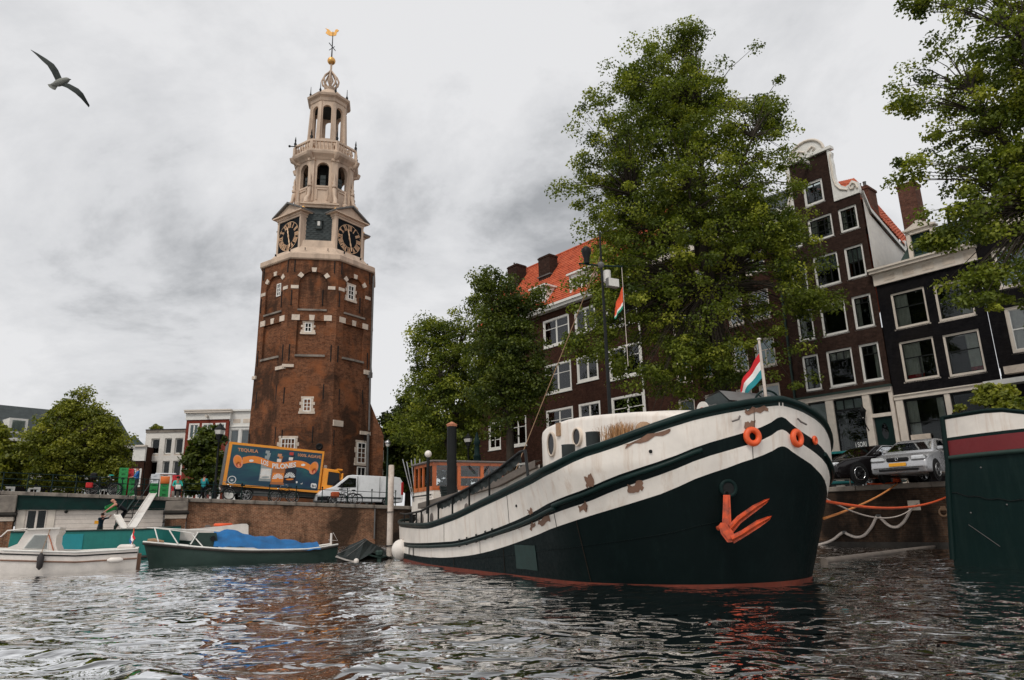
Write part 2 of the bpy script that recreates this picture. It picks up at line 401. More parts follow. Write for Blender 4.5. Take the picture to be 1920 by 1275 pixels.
hull_paint('hull_olive', (0.022, 0.045, 0.037), (0.06, 0.075, 0.06), 0.4, 0.55, (0.03, 0.05, 0.04), spec=0.3)
plain('anchor_orange', (0.58, 0.075, 0.018), 0.55, var=0.4, scale=7, dirt=(0.16, 0.04, 0.025), dirt_amt=0.75, dscale=6, bump=0.4)
plain('buoy_orange', (0.78, 0.10, 0.02), 0.5, var=0.12)
plain('varnish', (0.50, 0.115, 0.022), 0.3, var=0.3, scale=3, coat=0.4, stretch=(1, 1, 0.3))
plain('deck_grey', (0.14, 0.12, 0.11), 0.8, var=0.3)
plain('tarp_blue', (0.004, 0.12, 0.33), 0.75, var=0.35, scale=2.5, bump=0.5)
plain('tarp_black', (0.020, 0.026, 0.025), 0.5, var=0.3)
plain('fender_white', (0.76, 0.70, 0.64), 0.5, var=0.15)
plain('fender_dark', (0.05, 0.045, 0.045), 0.6)
plain('dry_grass', (0.45, 0.25, 0.11), 0.9, var=0.3)
plain('flag_red', (0.60, 0.012, 0.018), 0.8, var=0.1); plain('flag_white', (0.80, 0.78, 0.75), 0.8, var=0.06); plain('flag_blue', (0.012, 0.10, 0.26), 0.8, var=0.1); plain('flag_teal', (0.015, 0.25, 0.28), 0.8, var=0.1); plain('flag_orange', (0.80, 0.10, 0.03), 0.8, var=0.1); plain('flag_green', (0.01, 0.25, 0.15), 0.8, var=0.1)
plain('truck_orange', (0.86, 0.31, 0.008), 0.35, var=0.06, bump=0.03, coat=0.3)
plain('truck_grey', (0.10, 0.10, 0.10), 0.6)
plain('van_white', (0.78, 0.79, 0.80), 0.3, var=0.05, bump=0.02, coat=0.4)
plain('car_black', (0.006, 0.0045, 0.005), 0.15, var=0.1, bump=0.0, coat=0.5)
plain('car_silver', (0.46, 0.46, 0.47), 0.28, metal=0.55, var=0.05, bump=0.0, coat=0.6)
plain('car_teal', (0.015, 0.13, 0.13), 0.25, var=0.1, bump=0.0, coat=0.8)
plain('plastic_black', (0.014, 0.014, 0.015), 0.55, var=0.15)
plain('lamp_glass', (0.62, 0.60, 0.56), 0.2, var=0.1, bump=0)
plain('headlight', (0.62, 0.63, 0.64), 0.12, metal=0.4, var=0.2, scale=14, bump=0, coat=1.0)
plain('tail_red', (0.45, 0.012, 0.012), 0.2, var=0.1, bump=0)
plain('plate_yellow', (0.80, 0.36, 0.01), 0.5, var=0.05)
plain('crate_green', (0.012, 0.26, 0.055), 0.5, var=0.25, scale=8)
plain('crate_red', (0.62, 0.02, 0.03), 0.5, var=0.15, scale=8)
plain('crate_white', (0.66, 0.68, 0.70), 0.5, var=0.1)
plain('box_orange', (0.72, 0.17, 0.03), 0.7, var=0.1)
plain('skin', (0.50, 0.23, 0.15), 0.6, var=0.12, bump=0); plain('hair', (0.02, 0.014, 0.010), 0.8)
plain('jacket_blue', (0.012, 0.12, 0.36), 0.8, var=0.2, scale=6); plain('trouser_grey', (0.035, 0.04, 0.042), 0.9, var=0.2); plain('shirt_black', (0.012, 0.013, 0.016), 0.9, var=0.2)
plain('shirt_navy', (0.010, 0.025, 0.040), 0.9, var=0.2); plain('jacket_teal', (0.02, 0.42, 0.34), 0.8, var=0.2); plain('jacket_teal_dark', (0.01, 0.27, 0.29), 0.8, var=0.2)
plain('shoe_white', (0.6, 0.6, 0.58), 0.7); plain('bag_red', (0.62, 0.02, 0.02), 0.6); plain('pannier', (0.42, 0.08, 0.02), 0.7)
plain('seat_black', (0.012, 0.012, 0.012), 0.5); plain('frame_red', (0.30, 0.03, 0.02), 0.4)
plain('gull_grey', (0.06, 0.068, 0.064), 0.9, var=0.2, scale=12); plain('gull_white', (0.24, 0.245, 0.22), 0.9, var=0.12); plain('gull_black', (0.02, 0.02, 0.02), 0.9)
# truck print
def print_mat():
    s = NT('print_teal'); v = s.coord('Object', (0.5, 1, 1.4))
    n = s.noise(v, 0.8, 6, 0.6, 0.6)
    c = s.ramp(n, [(0.32, (0.004, 0.022, 0.07)), (0.5, (0.006, 0.055, 0.09)), (0.62, (0.010, 0.095, 0.11)), (0.78, (0.02, 0.16, 0.15))]); s.set(color=c, rough=0.4)
print_mat()
for nm, c in {'print_orange': (0.85, 0.25, 0.03), 'print_pale': (0.80, 0.74, 0.68), 'print_salmon': (0.80, 0.30, 0.14), 'print_red': (0.55, 0.05, 0.03), 'print_amber': (0.45, 0.16, 0.05), 'print_grey': (0.32, 0.36, 0.36), 'print_dark': (0.03, 0.035, 0.05), 'print_copper': (0.62, 0.28, 0.14), 'print_pink': (0.75, 0.10, 0.12), 'print_white': (0.82, 0.82, 0.8)}.items(): plain(nm, c, 0.45, var=0.12, bump=0)
glassmat('glass_dark', (0.72, 0.76, 0.75), 0.28); glassmat('glass_car', (0.10, 0.13, 0.12), 0.30); glassmat('glass_clear', (0.80, 0.84, 0.83), 0.12); glassmat('glass_bright', (0.80, 0.83, 0.83), 0.38)
def leaf_mat(name, a, b, c):
    s = NT(name); at = s.n('ShaderNodeAttribute'); at.attribute_name = 'tint'
    col = s.ramp(at.outputs['Fac'], [(0.0, a), (0.55, b), (1.0, c)])
    s.set(color=col, rough=0.55, spec=0.3)
    tr = s.n('ShaderNodeBsdfTranslucent'); s.l(s.mix(1.0, col, (1.5, 1.6, 0.6), 'MULTIPLY'), tr.inputs[0])
    mx = s.n('ShaderNodeMixShader'); mx.inputs[0].default_value = 0.30
    s.l(s.b.outputs[0], mx.inputs[1]); s.l(tr.outputs[0], mx.inputs[2]); s.l(mx.outputs[0], s.out.inputs[0])
leaf_mat('leaf_elm', (0.038, 0.060, 0.008), (0.145, 0.178, 0.018), (0.36, 0.37, 0.045))
leaf_mat('leaf_dark', (0.028, 0.046, 0.008), (0.085, 0.112, 0.015), (0.20, 0.22, 0.03))
leaf_mat('leaf_light', (0.06, 0.08, 0.010), (0.18, 0.195, 0.022), (0.36, 0.35, 0.045))
def water_mat():
    s = NT('water'); v = s.coord('Object', (0.8, 1.0, 1.0))
    n1 = s.noise(v, 3.2, 1.2, 0.42, 0.7); n2 = s.noise(v, 8.0, 2, 0.5, 0.4)
    gust = s.ramp(s.noise(s.coord('Object', (0.5, 1.0, 1.0)), 0.22, 2, 0.5, 0.3), [(0.36, 0.5), (0.62, 1.15)])
    hh = s.n('ShaderNodeMath', operation='MULTIPLY'); s.l(n1, hh.inputs[0]); s.l(gust, hh.inputs[1])
    b1 = s.n('ShaderNodeBump'); b1.inputs['Strength'].default_value = 1.0; b1.inputs['Distance'].default_value = 0.105; s.l(hh.outputs[0], b1.inputs['Height'])
    b2 = s.n('ShaderNodeBump'); b2.inputs['Strength'].default_value = 1.0; b2.inputs['Distance'].default_value = 0.008; s.l(n2, b2.inputs['Height']); s.l(b1.outputs[0], b2.inputs['Normal'])
    fr = s.n('ShaderNodeFresnel'); fr.inputs[0].default_value = 1.36; s.l(b2.outputs[0], fr.inputs['Normal'])
    mu = s.n('ShaderNodeMath', operation='MULTIPLY'); mu.use_clamp = True; mu.inputs[1].default_value = 3.4; s.l(fr.outputs[0], mu.inputs[0])
    df = s.n('ShaderNodeBsdfDiffuse'); df.inputs[0].default_value = (0.008, 0.008, 0.006, 1); s.l(b2.outputs[0], df.inputs['Normal'])
    gl = s.n('ShaderNodeBsdfGlossy'); gl.inputs['Roughness'].default_value = 0.015; gl.inputs[0].default_value = (1, 1, 1, 1); s.l(b2.outputs[0], gl.inputs['Normal'])
    mx = s.n('ShaderNodeMixShader'); s.l(mu.outputs[0], mx.inputs[0]); s.l(df.outputs[0], mx.inputs[1]); s.l(gl.outputs[0], mx.inputs[2]); s.l(mx.outputs[0], s.out.inputs[0])
water_mat()
# ------------------------------------------------------------------ frames of the two banks
_b = ray(-170, 1005.687); _b.z = 0; _b.normalize(); BDIR = _b                   # right bank, pointing away
NDIR = Vector((BDIR.y, -BDIR.x, 0))                                               # away from the water
RROT = math.atan2(-BDIR.y, -BDIR.x)                                               # local x = along the bank towards the right
KQ, ZR = 26.8, 2.15
def RB(x, t, z): return (-BDIR)*x + NDIR*t + Vector((0, 0, z))                    # right bank: x along, t perpendicular
QA = at_y(0, 921, 37.8); QB = at_y(720, 948, 47.2)
QD = Vector((QB.x-QA.x, QB.y-QA.y, 0)).normalized(); MD = Vector((-QD.y, QD.x, 0)); QROT = math.atan2(QD.y, QD.x)
QA0 = Vector((QA.x, QA.y, 0)); QLEN = (Vector((QB.x, QB.y, 0))-QA0).length
S_INT = (KQ - NDIR.dot(QA0))/NDIR.dot(QD)                                         # where the left quay meets the right one
def zq(s): return interp([(-40, QA.z+0.4), (-6, QA.z+0.25), (0, QA.z), (QLEN, QB.z), (S_INT+2, 2.2), (90, 2.2)], s)
def LB(s, d, z=None): return QA0 + QD*s + MD*d + Vector((0, 0, zq(s) if z is None else z))
def SC(z): return 1.1+(z-1.1)*1.18

# ------------------------------------------------------------------ water
def water():
    xs = np.concatenate([np.linspace(-400, -62, 14)[:-1], np.linspace(-62, -20, 130)[:-1], np.linspace(-20, 20, 420)[:-1], np.linspace(20, 45, 70)[:-1], np.linspace(45, 400, 14)])
    ys = np.concatenate([np.linspace(-300, 0, 12)[:-1], np.linspace(0, 3.5, 40)[:-1], 3.5*np.power(60/3.5, np.linspace(0, 1, 560))])
    X, Y = np.meshgrid(xs, ys); Z = np.zeros_like(X); r = np.random.default_rng(3)
    for k in range(46):
        lam = 0.45*2.4**(k/20.0) if k < 36 else 4.0*r.uniform(0.8, 1.6); th = r.normal(math.pi/2, 0.75); kx, ky = math.cos(th)*2*math.pi/lam, math.sin(th)*2*math.pi/lam
        Z += 0.0022*lam**0.8*np.sin(X*kx+Y*ky+r.uniform(0, 6.28)+0.6*np.sin(X*kx*0.23+Y*0.11*ky+k))
    env = np.clip((46-np.abs(X))/12, 0, 1)*np.clip((58-Y)/8, 0, 1)*np.clip((Y+1)/2, 0, 1)
    # low wash of a passing boat, lower left
    p0 = on_z(-60, 1205, 0); p1 = on_z(520, 1300, 0); ax = Vector((p1.x-p0.x, p1.y-p0.y)); L = ax.length; ax /= L
    al = (X-p0.x)*ax.x+(Y-p0.y)*ax.y; ac = -(X-p0.x)*ax.y+(Y-p0.y)*ax.x
    wob = 0.10*np.sin(al*2.1)+0.06*np.sin(al*5.3+1)
    Z = Z*env + 0.045*np.exp(-((ac+wob)/0.20)**2)*np.clip((al+6)/3, 0, 1)*np.clip((L-al)/1.2, 0, 1) + 0.022*np.exp(-((ac+wob+0.8)/0.28)**2)*np.clip((al+6)/3, 0, 1)*np.clip((L-al)/1.2, 0, 1)
    nr, nc = X.shape; co = np.stack([X, Y, Z], 2).reshape(-1, 3)
    i, j = np.meshgrid(np.arange(nr-1), np.arange(nc-1), indexing='ij'); a = (i*nc+j).ravel()
    q = np.stack([a, a+1, a+nc+1, a+nc], 1)
    me = bpy.data.meshes.new('water'); me.vertices.add(len(co)); me.vertices.foreach_set('co', co.ravel())
    me.loops.add(q.size); me.loops.foreach_set('vertex_index', q.ravel().astype(np.int32))
    me.polygons.add(len(q)); me.polygons.foreach_set('loop_start', np.arange(len(q), dtype=np.int32)*4); me.polygons.foreach_set('use_smooth', np.ones(len(q), bool))
    me.update(calc_edges=True); me.materials.append(MATS['water']); o = link('water', me); o['kind'] = 'structure'
water()

# ------------------------------------------------------------------ land
m = MB()
pts = [RB(-1500, KQ+0.02, ZR), RB(300, KQ+0.02, ZR), RB(300, 1500, ZR), RB(-1500, 1500, ZR)]
m.add(pts, [(0, 1, 2, 3)] if (pts[1]-pts[0]).cross(pts[2]-pts[0]).z > 0 else [(3, 2, 1, 0)]); struct('ground', m, 'asphalt')
m = MB(); ss = [-260, -40, -20, -6, 0, 5, 10, 15, 20, QLEN, S_INT+2]
P = [[LB(s, 0.02) for s in ss], [LB(s, 30) for s in ss], [LB(s, 260) for s in ss]]
m.grid(P, smooth=False); struct('street', m, 'asphalt')

# ------------------------------------------------------------------ left quay wall
qw = thing('quay_wall', 'long red-brown brick quay wall below the delivery truck', 'quay wall', QA0, QROT)
def wallpart(s0, s1, zb, top_off, d0, d1, name, mat, parent, step=2.5):
    k = max(1, int((s1-s0)/step)); ss = [s0+(s1-s0)*i/k for i in range(k+1)]; m = MB()
    f = [[(s, d0, zb) for s in ss], [(s, d0, zq(s)-top_off) for s in ss], [(s, d1, zq(s)-top_off) for s in ss]]
    m.grid(f, smooth=False)
    for s, fl in ((s0, 1), (s1, 0)):
        q = [(s, d0, zb), (s, d1, zb), (s, d1, zq(s)-top_off), (s, d0, zq(s)-top_off)]; m.add(q, [(3, 2, 1, 0)] if fl else [(0, 1, 2, 3)])
    return m.build(name, mat, parent)
S_P2 = (7.82*1.18)
wallpart(S_P2, 20.5, -0.6, 0.22, 0.0, 0.5, 'wall_face', 'brick_quay', qw)
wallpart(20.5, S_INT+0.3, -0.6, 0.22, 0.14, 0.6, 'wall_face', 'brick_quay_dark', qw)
wallpart(-40, 0.1, -0.6, 0.22, 0.0, 0.5, 'wall_face', 'brick_quay', qw)
def copings(parent, s0, s1, z_of, d0, d1, h, mat, L=1.25):
    k = max(1, round((s1-s0)/L)); Lk = (s1-s0)/k
    base = MB().bbox(0.006, Lk-0.006, d0, d1, -h, 0.0, 0.02).mesh('coping_stone', mat)
    for i in range(k):
        s = s0+i*Lk; o = link('coping_stone', base, parent, (s, random.uniform(-0.008, 0.008), z_of(s)+0.02), (0, -math.atan2(z_of(s+Lk)-z_of(s), Lk), 0))
copings(qw, S_P2+0.02, S_INT, zq, -0.07, 0.42, 0.22, 'stone_grey')
m = MB().tube([(20.42, -0.06, 0.3), (20.42, -0.06, zq(20.4)-0.24)], 0.05); m.build('drain_pipe', 'lead', qw)

# ------------------------------------------------------------------ bridge with green girder over a white boarded wall
br = thing('bridge', 'low bridge with dark green girder above a white boarded wall', 'bridge', QA0, QROT)
s0, s1 = 0.90, 6.75*1.18
wallpart(s0-0.05, s1+0.05, SC(2.16), 0.20, -0.12, 0.3, 'girder', 'green_fascia', br, 1.0)
for zz in (SC(2.16), SC(2.75)):
    MB().add([(s0, -0.2, zz), (s1, -0.2, zz-0.1), (s1, -0.11, zz-0.1), (s0, -0.11, zz), (s0, -0.2, zz+0.07), (s1, -0.2, zz-0.03), (s1, -0.11, zz-0.03), (s0, -0.11, zz+0.07)], [(3, 2, 1, 0), (4, 5, 6, 7), (0, 1, 5, 4), (1, 2, 6, 5), (2, 3, 7, 6), (3, 0, 4, 7)]).build('girder_flange', 'green_fascia', br)
copings(br, -6, S_P2, zq, -0.22, 0.42, 0.20, 'stone_grey', 1.6)
wx0, wx1, wz0, wz1 = 1.40, 2.22, 1.30, SC(2.11)
bd = 0.235
for i in range(12):
    z0 = -0.3+i*bd; z1 = z0+bd-0.008
    if z0 > SC(2.2): break
    segs = [(s0, s1)] if (z1 < wz0-0.02 or z0 > wz1+0.02) else [(s0, wx0-0.03), (wx1+0.03, s1)]
    for a, b_ in segs: MB().bbox(a, b_, 0.02+random.uniform(0, 0.006), 0.07, z0, min(z1, SC(2.22)), 0.006).build('plank', 'board_white', br)
MB().box(s0, s1, 0.10, 0.14, -0.4, SC(2.3)).build('backing_board', 'dark_room', br)
w = MB().box(wx0-0.05, wx0, -0.01, 0.09, wz0, wz1).box(wx1, wx1+0.05, -0.01, 0.09, wz0, wz1).box(wx0-0.05, wx1+0.05, -0.01, 0.09, wz1, wz1+0.06).box(wx0-0.08, wx1+0.08, -0.03, 0.09, wz0-0.06, wz0).box((wx0+wx1)/2-0.05, (wx0+wx1)/2+0.05, 0.0, 0.09, wz0, wz1).build('window', 'board_white', br)
MB().box(wx0, wx1, 0.07, 0.08, wz0, wz1).build('pane', 'glass_dark', w)
for xs in (wx0-0.46, wx1+0.08): MB().bbox(xs, xs+0.36, -0.025, 0.018, wz0-0.05, wz1+0.05, 0.008).build('shutter', 'cream_trim', br)
MB().lathe([(0.02, 0), (0.07, 0.03), (0.09, 0.12), (0.03, 0.16)], 10, (3.15, -0.1)).build('wall_lamp', 'black_iron', br, (0, 0, SC(1.98)))
MB().box(4.55, 4.95, 0.012, 0.02, 1.55, 1.72).build('notice', 'plate_yellow', br); MB().box(4.75, 4.94, 0.008, 0.014, 1.56, 1.71).build('notice', 'print_grey', br)
for sx in (-0.35, 8.02):
    p = MB().bbox(sx, sx+1.2, -0.28, 0.3, SC(2.03), zq(sx+0.6)-0.20, 0.03).build('pillar', 'stone_grey', br)
    MB().prism([(-0.40, SC(2.03)-0.01), (-0.40, SC(2.03)-0.10), (-0.30, SC(2.03)-0.2), (0.3, SC(2.03)-0.2), (0.3, SC(2.03)-0.01)], sx-0.08, sx+1.28, 'x').build('moulding', 'stone_dark', p)
    MB().bbox(sx+0.03, sx+1.17, -0.24, 0.3, SC(1.66), SC(2.03)-0.21, 0.02).build('stone_band', 'stone_pale', p)
    MB().box(sx+0.05, sx+1.15, -0.2, 0.3, -0.5, SC(1.66)-0.01).build('pillar_base', 'brick_quay', p)

# ------------------------------------------------------------------ right quay wall
qr = thing('quay_wall', 'dark stained brick quay wall below the parked cars', 'quay wall', (0, 0, 0), RROT)
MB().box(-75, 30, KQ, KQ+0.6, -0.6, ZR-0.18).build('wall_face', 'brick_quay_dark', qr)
MB().box(-75, 30, KQ-0.08, KQ-0.003, -0.6, 0.16).build('wall_plinth', 'stone_dark', qr)
copings(qr, -34, 6, lambda s: ZR, KQ-0.06, KQ+0.40, 0.18, 'stone_grey', 1.3)
copings(qr, -74, -34, lambda s: ZR, KQ-0.06, KQ+0.40, 0.18, 'stone_grey', 4.0)

# ------------------------------------------------------------------ railing along the left quay
def railing(label, posts, z_h, rails, rad, gaps=(), ball=True, d=0.16):
    t = thing('railing', label, 'railing', QA0, QROT)
    for s in posts:
        m = MB().tube([(s, d, zq(s)), (s, d, zq(s)+z_h)], [rad*1.5, rad*1.2], 8)
        if ball: m.lathe([(rad*1.2, z_h), (rad*2.3, z_h+0.03), (rad*2.4, z_h+0.08), (rad, z_h+0.13)], 8, (s, d)); 
        if ball:
            for k in range(len(m.v)-4*8-20, len(m.v)): pass
        m.v = [(x, y, z+zq(s)) if (ball and i >= 32 and z < 2) else (x, y, z) for i, (x, y, z) in enumerate(m.v)]
        m.build('post', 'dark_green', t)
    for hh in rails:
        for a, b_ in zip(posts, posts[1:]):
            if any(a >= g0-0.01 and b_ <= g1+0.01 for g0, g1 in gaps): continue
            MB().tube([(a, d, zq(a)+hh), (b_, d, zq(b_)+hh)], rad, 6).build('rail', 'dark_green', t)
    return t
railing('dark green railing with three bars along the bridge edge', [-1.1+1.13*i for i in range(8)]+[7.55], 1.03, (0.35, 0.68, 1.0), 0.022, ball=False)
railing('green railing with ball-topped posts in front of the truck', [8.9+1.62*i for i in range(9)], 0.92, (0.45, 0.86), 0.022)
# ------------------------------------------------------------------ the brick clock tower
TW = thing('clock_tower', 'tall octagonal brick clock tower with pale stone lantern spire', 'tower', (-18.3, 63, 2.2), R(10.4))
TZ = -2.2
def octp(a, rot=22.5): r = a/math.cos(R(22.5)); return [(r*math.cos(R(rot+45*k)), r*math.sin(R(rot+45*k))) for k in range(8)]
def face_frame(k):
    """matrix for face k of an octagon: local x along the face (to the viewer's right), local -y outwards; k=0 faces the viewer"""
    return Matrix.Rotation(R(45*k), 4, 'Z')
AP = 4.98
def ap(z): return AP + 0.30*max(0.0, (14.5-z)/14.5)**1.3
# brick shaft as eight faces, each a wall with recessed niches
def holes_wall(mb, w0, z0, z1, holes, y_of, depth, wtop=None):
    """a battered wall face from z0 to z1 (half width w0(z)), rect holes recessed by depth"""
    xs = sorted(set([h[0] for h in holes]+[h[1] for h in holes])); zs = sorted(set([z0, z1]+[h[2] for h in holes]+[h[3] for h in holes]))
    zz = []
    for a, b_ in zip(zs, zs[1:]): zz.append(a)
    zz.append(zs[-1])
    def inside(x, z): return next((h for h in holes if h[0] < x < h[1] and h[2] < z < h[3]), None)
    for a, b_ in zip(zz, zz[1:]):
        edges = [None]+xs+[None]
        for i in range(len(edges)-1):
            def X(e, z, side): return (-w0(z) if side == 0 else w0(z)) if e is None else e
            xa0, xa1 = X(edges[i], a, 0), X(edges[i], b_, 0); xb0, xb1 = X(edges[i+1], a, 1), X(edges[i+1], b_, 1)
            if edges[i] is None: xa0, xa1 = -w0(a), -w0(b_)
            if edges[i+1] is None: xb0, xb1 = w0(a), w0(b_)
            h = inside((xa0+xb0)/2, (a+b_)/2); d = depth if h else 0
            mb.add([(xa0, y_of(a)+d, a), (xb0, y_of(a)+d, a), (xb1, y_of(b_)+d, b_), (xa1, y_of(b_)+d, b_)], [(0, 1, 2, 3)])
    for x0, x1, h0, h1 in holes:
        y0, y1 = y_of(h0), y_of(h1)
        mb.add([(x0, y0, h0), (x0, y1, h1), (x0, y1+depth, h1), (x0, y0+depth, h0)], [(3, 2, 1, 0)])
        mb.add([(x1, y0, h0), (x1, y1, h1), (x1, y1+depth, h1), (x1, y0+depth, h0)], [(0, 1, 2, 3)])
        mb.add([(x0, y1, h1), (x1, y1, h1), (x1, y1+depth, h1), (x0, y1+depth, h1)], [(3, 2, 1, 0)])
        mb.add([(x0, y0, h0), (x1, y0, h0), (x1, y0+depth, h0), (x0, y0+depth, h0)], [(0, 1, 2, 3)])
T22 = math.tan(R(22.5))
m = MB()
def arch_fill(mb, x0, x1, zs, zt, y, depth):
    """two spandrels that turn the top of a niche into a round arch"""
    cx, r = (x0+x1)/2, (x1-x0)/2; n = 10
    for sd in (-1, 1):
        prev = None; poly = [(cx+sd*r, zt)]
        pts = [(cx+sd*r*math.cos(t), zs+(zt-zs)*math.sin(t)) for t in [math.pi/2*i/n for i in range(n+1)]]
        for (ax, az), (bx, bz) in zip(pts, pts[1:]):
            q = [(ax, y, az), (ax, y, zt), (bx, y, zt), (bx, y, bz)]; mb.add(q, [(0, 1, 2, 3)] if sd < 0 else [(3, 2, 1, 0)])
            e = [(ax, y, az), (bx, y, bz), (bx, y+depth, bz), (ax, y+depth, az)]; mb.add(e, [(0, 1, 2, 3)] if sd > 0 else [(3, 2, 1, 0)])
for k in range(8):
    f = MB(); f.M = Matrix.Translation((0, 0, TZ)) @ face_frame(k)
    y_of = lambda z: -ap(z)
    holes_wall(f, lambda z: ap(z)*T22, 2.2, 24.2, [(-1.28, 1.20, 19.6, 23.1), (-1.25, 1.2, 15.5, 18.55)], y_of, 0.22)
    arch_fill(f, -1.28, 1.20, 21.9, 23.1, -ap(22), 0.22)
    f.build('brick_face', 'brick_tower', TW)
def stone(k, x0, x1, z0, z1, d0=-0.05, d1=0.15, mat='stone_pale', name='stone_block', par=None, taper=0.0):
    y = -ap((z0+z1)/2)
    mb = MB(); mb.M = Matrix.Translation((0, 0, TZ)) @ face_frame(k)
    mb.add([(x0+taper, y+d0, z0), (x1-taper, y+d0, z0), (x1-taper, y+d1, z0), (x0+taper, y+d1, z0), (x0, y+d0, z1), (x1, y+d0, z1), (x1, y+d1, z1), (x0, y+d1, z1)],
           [(3, 2, 1, 0), (4, 5, 6, 7), (0, 1, 5, 4), (1, 2, 6, 5), (2, 3, 7, 6), (3, 0, 4, 7)])
    return mb.build(name, mat, par or TW)
def wedge(k, a0, a1, r0, r1, cx, cz):
    y = -ap(22); mb = MB(); mb.M = Matrix.Translation((0, 0, TZ)) @ face_frame(k)
    P = [(cx+r*math.cos(R(a))*1.0, cz+r*math.sin(R(a))) for r, a in ((r0, a0), (r1, a0), (r1, a1), (r0, a1))]
    mb.prism([(p[0], p[1]) for p in P], y-0.05, y+0.1, 'y'); mb.build('voussoir', 'stone_pale', TW)
def twin(k, x0, x1, z0, z1, nx, nz, recess=0.22, blocks=True):
    """small white lattice window with stone surround"""
    y = -ap((z0+z1)/2)+recess; mb = MB(); mb.M = Matrix.Translation((0, 0, TZ)) @ face_frame(k); t = 0.09
    mb.box(x0, x0+t, y-0.08, y+0.05, z0, z1).box(x1-t, x1, y-0.08, y+0.05, z0, z1).box(x0+t, x1-t, y-0.08, y+0.05, z1-t, z1).box(x0+t, x1-t, y-0.08, y+0.05, z0, z0+t)
    for i in range(1, nx): xx = x0+t+(x1-x0-2*t)*i/nx; mb.box(xx-0.035, xx+0.035, y-0.06, y+0.03, z0+t, z1-t)
    for i in range(1, nz): zz = z0+t+(z1-z0-2*t)*i/nz; mb.box(x0+t, x1-t, y-0.055, y+0.025, zz-0.03, zz+0.03)
    w = mb.build('window', 'white_trim', TW)
    pb = MB(); pb.M = mb.M; pb.box(x0+t, x1-t, y-0.02, y+0.0, z0+t, z1-t); pb.build('pane', 'dark_room', w)
    if blocks:
        sw = 0.30
        for i in range(4):
            h = (z1-z0)/4; e = sw if i % 2 == 0 else sw*0.55
            for sx in (-1, 1):
                xa, xb = (x0-e, x0-0.01) if sx < 0 else (x1+0.01, x1+e)
                stone(k, xa, xb, z0+i*h+0.01, z0+(i+1)*h-0.01, recess-0.06, recess+0.05, par=w)
        stone(k, x0-0.35, x1+0.35, z0-0.2, z0-0.01, recess-0.12, recess+0.05, par=w, name='sill'); stone(k, x0-0.2, x1+0.2, z1+0.01, z1+0.18, recess-0.06, recess+0.05, par=w, name='lintel')
    return w
for k in (-1, 0, 1, 2):
    for a in (90, 38, 142): wedge(k, a-8, a+8, 1.22, 1.62, -0.04, 21.85)
    stone(k, -1.95, -1.3, 21.45, 21.75); stone(k, 1.22, 1.85, 21.45, 21.75)
    stone(k, -1.28, 1.20, 19.42, 19.58, -0.12, 0.2, 'stone_grey', 'sill'); stone(k, -1.28, 1.22, 15.3, 15.48, -0.14, 0.2, 'stone_grey', 'sill')
    for xa, xb, tp in ((-1.72, -1.05, 0.0), (-0.27, 0.22, 0.06), (1.0, 1.66, 0.0)): stone(k, xa, xb, 18.56, 19.06, taper=tp)
    # iron wall anchors
    for xx, z0, z1 in ((-1.72, 23.0, 24.15), (1.7, 23.0, 24.15), (-1.85, 19.9, 21.3), (0.78, 20.0, 21.5), (-1.75, 14.9, 16.4), (1.72, 14.9, 16.4), (-1.45 if k else -1.95, 11.2, 12.6), (1.25, 11.6, 12.9), (0.55 if k == 0 else 1.6, 7.9, 9.3), (-1.9, 7.7, 9.0)):
        y = -ap((z0+z1)/2)+(0.22 if abs(xx) < 1.2 and z0 > 15 else 0); mb = MB(); mb.M = Matrix.Translation((0, 0, TZ)) @ face_frame(k); mb.bbox(xx-0.045, xx+0.045, y-0.07, y+0.02, z0, z1, 0.02); mb.build('wall_anchor', 'black_iron', TW)
twin(0, -0.62, -0.02, 17.55, 18.4, 2, 2); twin(-1, 0.05, 0.62, 21.1, 22.3, 2, 3, blocks=False); twin(1, -0.72, 0.0, 21.0, 22.35, 2, 3)
twin(0, -0.35, 0.30, 10.55, 11.65, 2, 3, 0.0); twin(0, -1.95, -0.8, 7.0, 8.3, 4, 3, 0.0)
twin(1, 0.75, 1.75, 6.4, 8.2, 2, 4, 0.0); twin(1, 0.75, 1.75, 4.2, 6.1, 2, 2, 0.0, False)
for k, xa, xb, za, zb in ((0, -2.25, -1.3, 14.35, 14.6), (-1, 1.0, 2.15, 14.2, 14.5), (-1, -2.2, -1.7, 13.8, 14.1), (1, 1.3, 2.1, 14.35, 14.75), (1, -2.05, -1.0, 9.35, 9.85), (1, 1.0, 2.2, 8.9, 9.2)): stone(k, xa, xb, za, zb, -0.16, 0.1)
# round black plate and cable run
mb = MB(); mb.M = Matrix.Translation((0, 0, TZ)) @ face_frame(0); mb.torus((1.15, -ap(7.8)-0.02, 7.6), 0.20, 0.10, 'y', 20, 6); mb.box(1.0, 1.3, -ap(7.8)-0.05, -ap(7.8)+0.1, 7.45, 7.75); mb.build('round_plate', 'black_iron', TW)
mb = MB(); mb.M = Matrix.Translation((0, 0, TZ)) @ face_frame(1); yy = -AP-0.14
mb.tube([(2.05, yy, 23.9), (2.05, yy, 14.6)], 0.085).tube([(1.95, -ap(11)-0.16, 14.3), (1.95, -ap(9)-0.2, 9.3)], 0.09).box(1.8, 2.15, -ap(14)-0.3, -ap(14), 14.1, 14.6).tube([(1.85, -ap(7)-0.16, 9.0), (1.85, -ap(3)-0.2, 2.3)], 0.12); mb.build('drain_pipe', 'lead', TW)
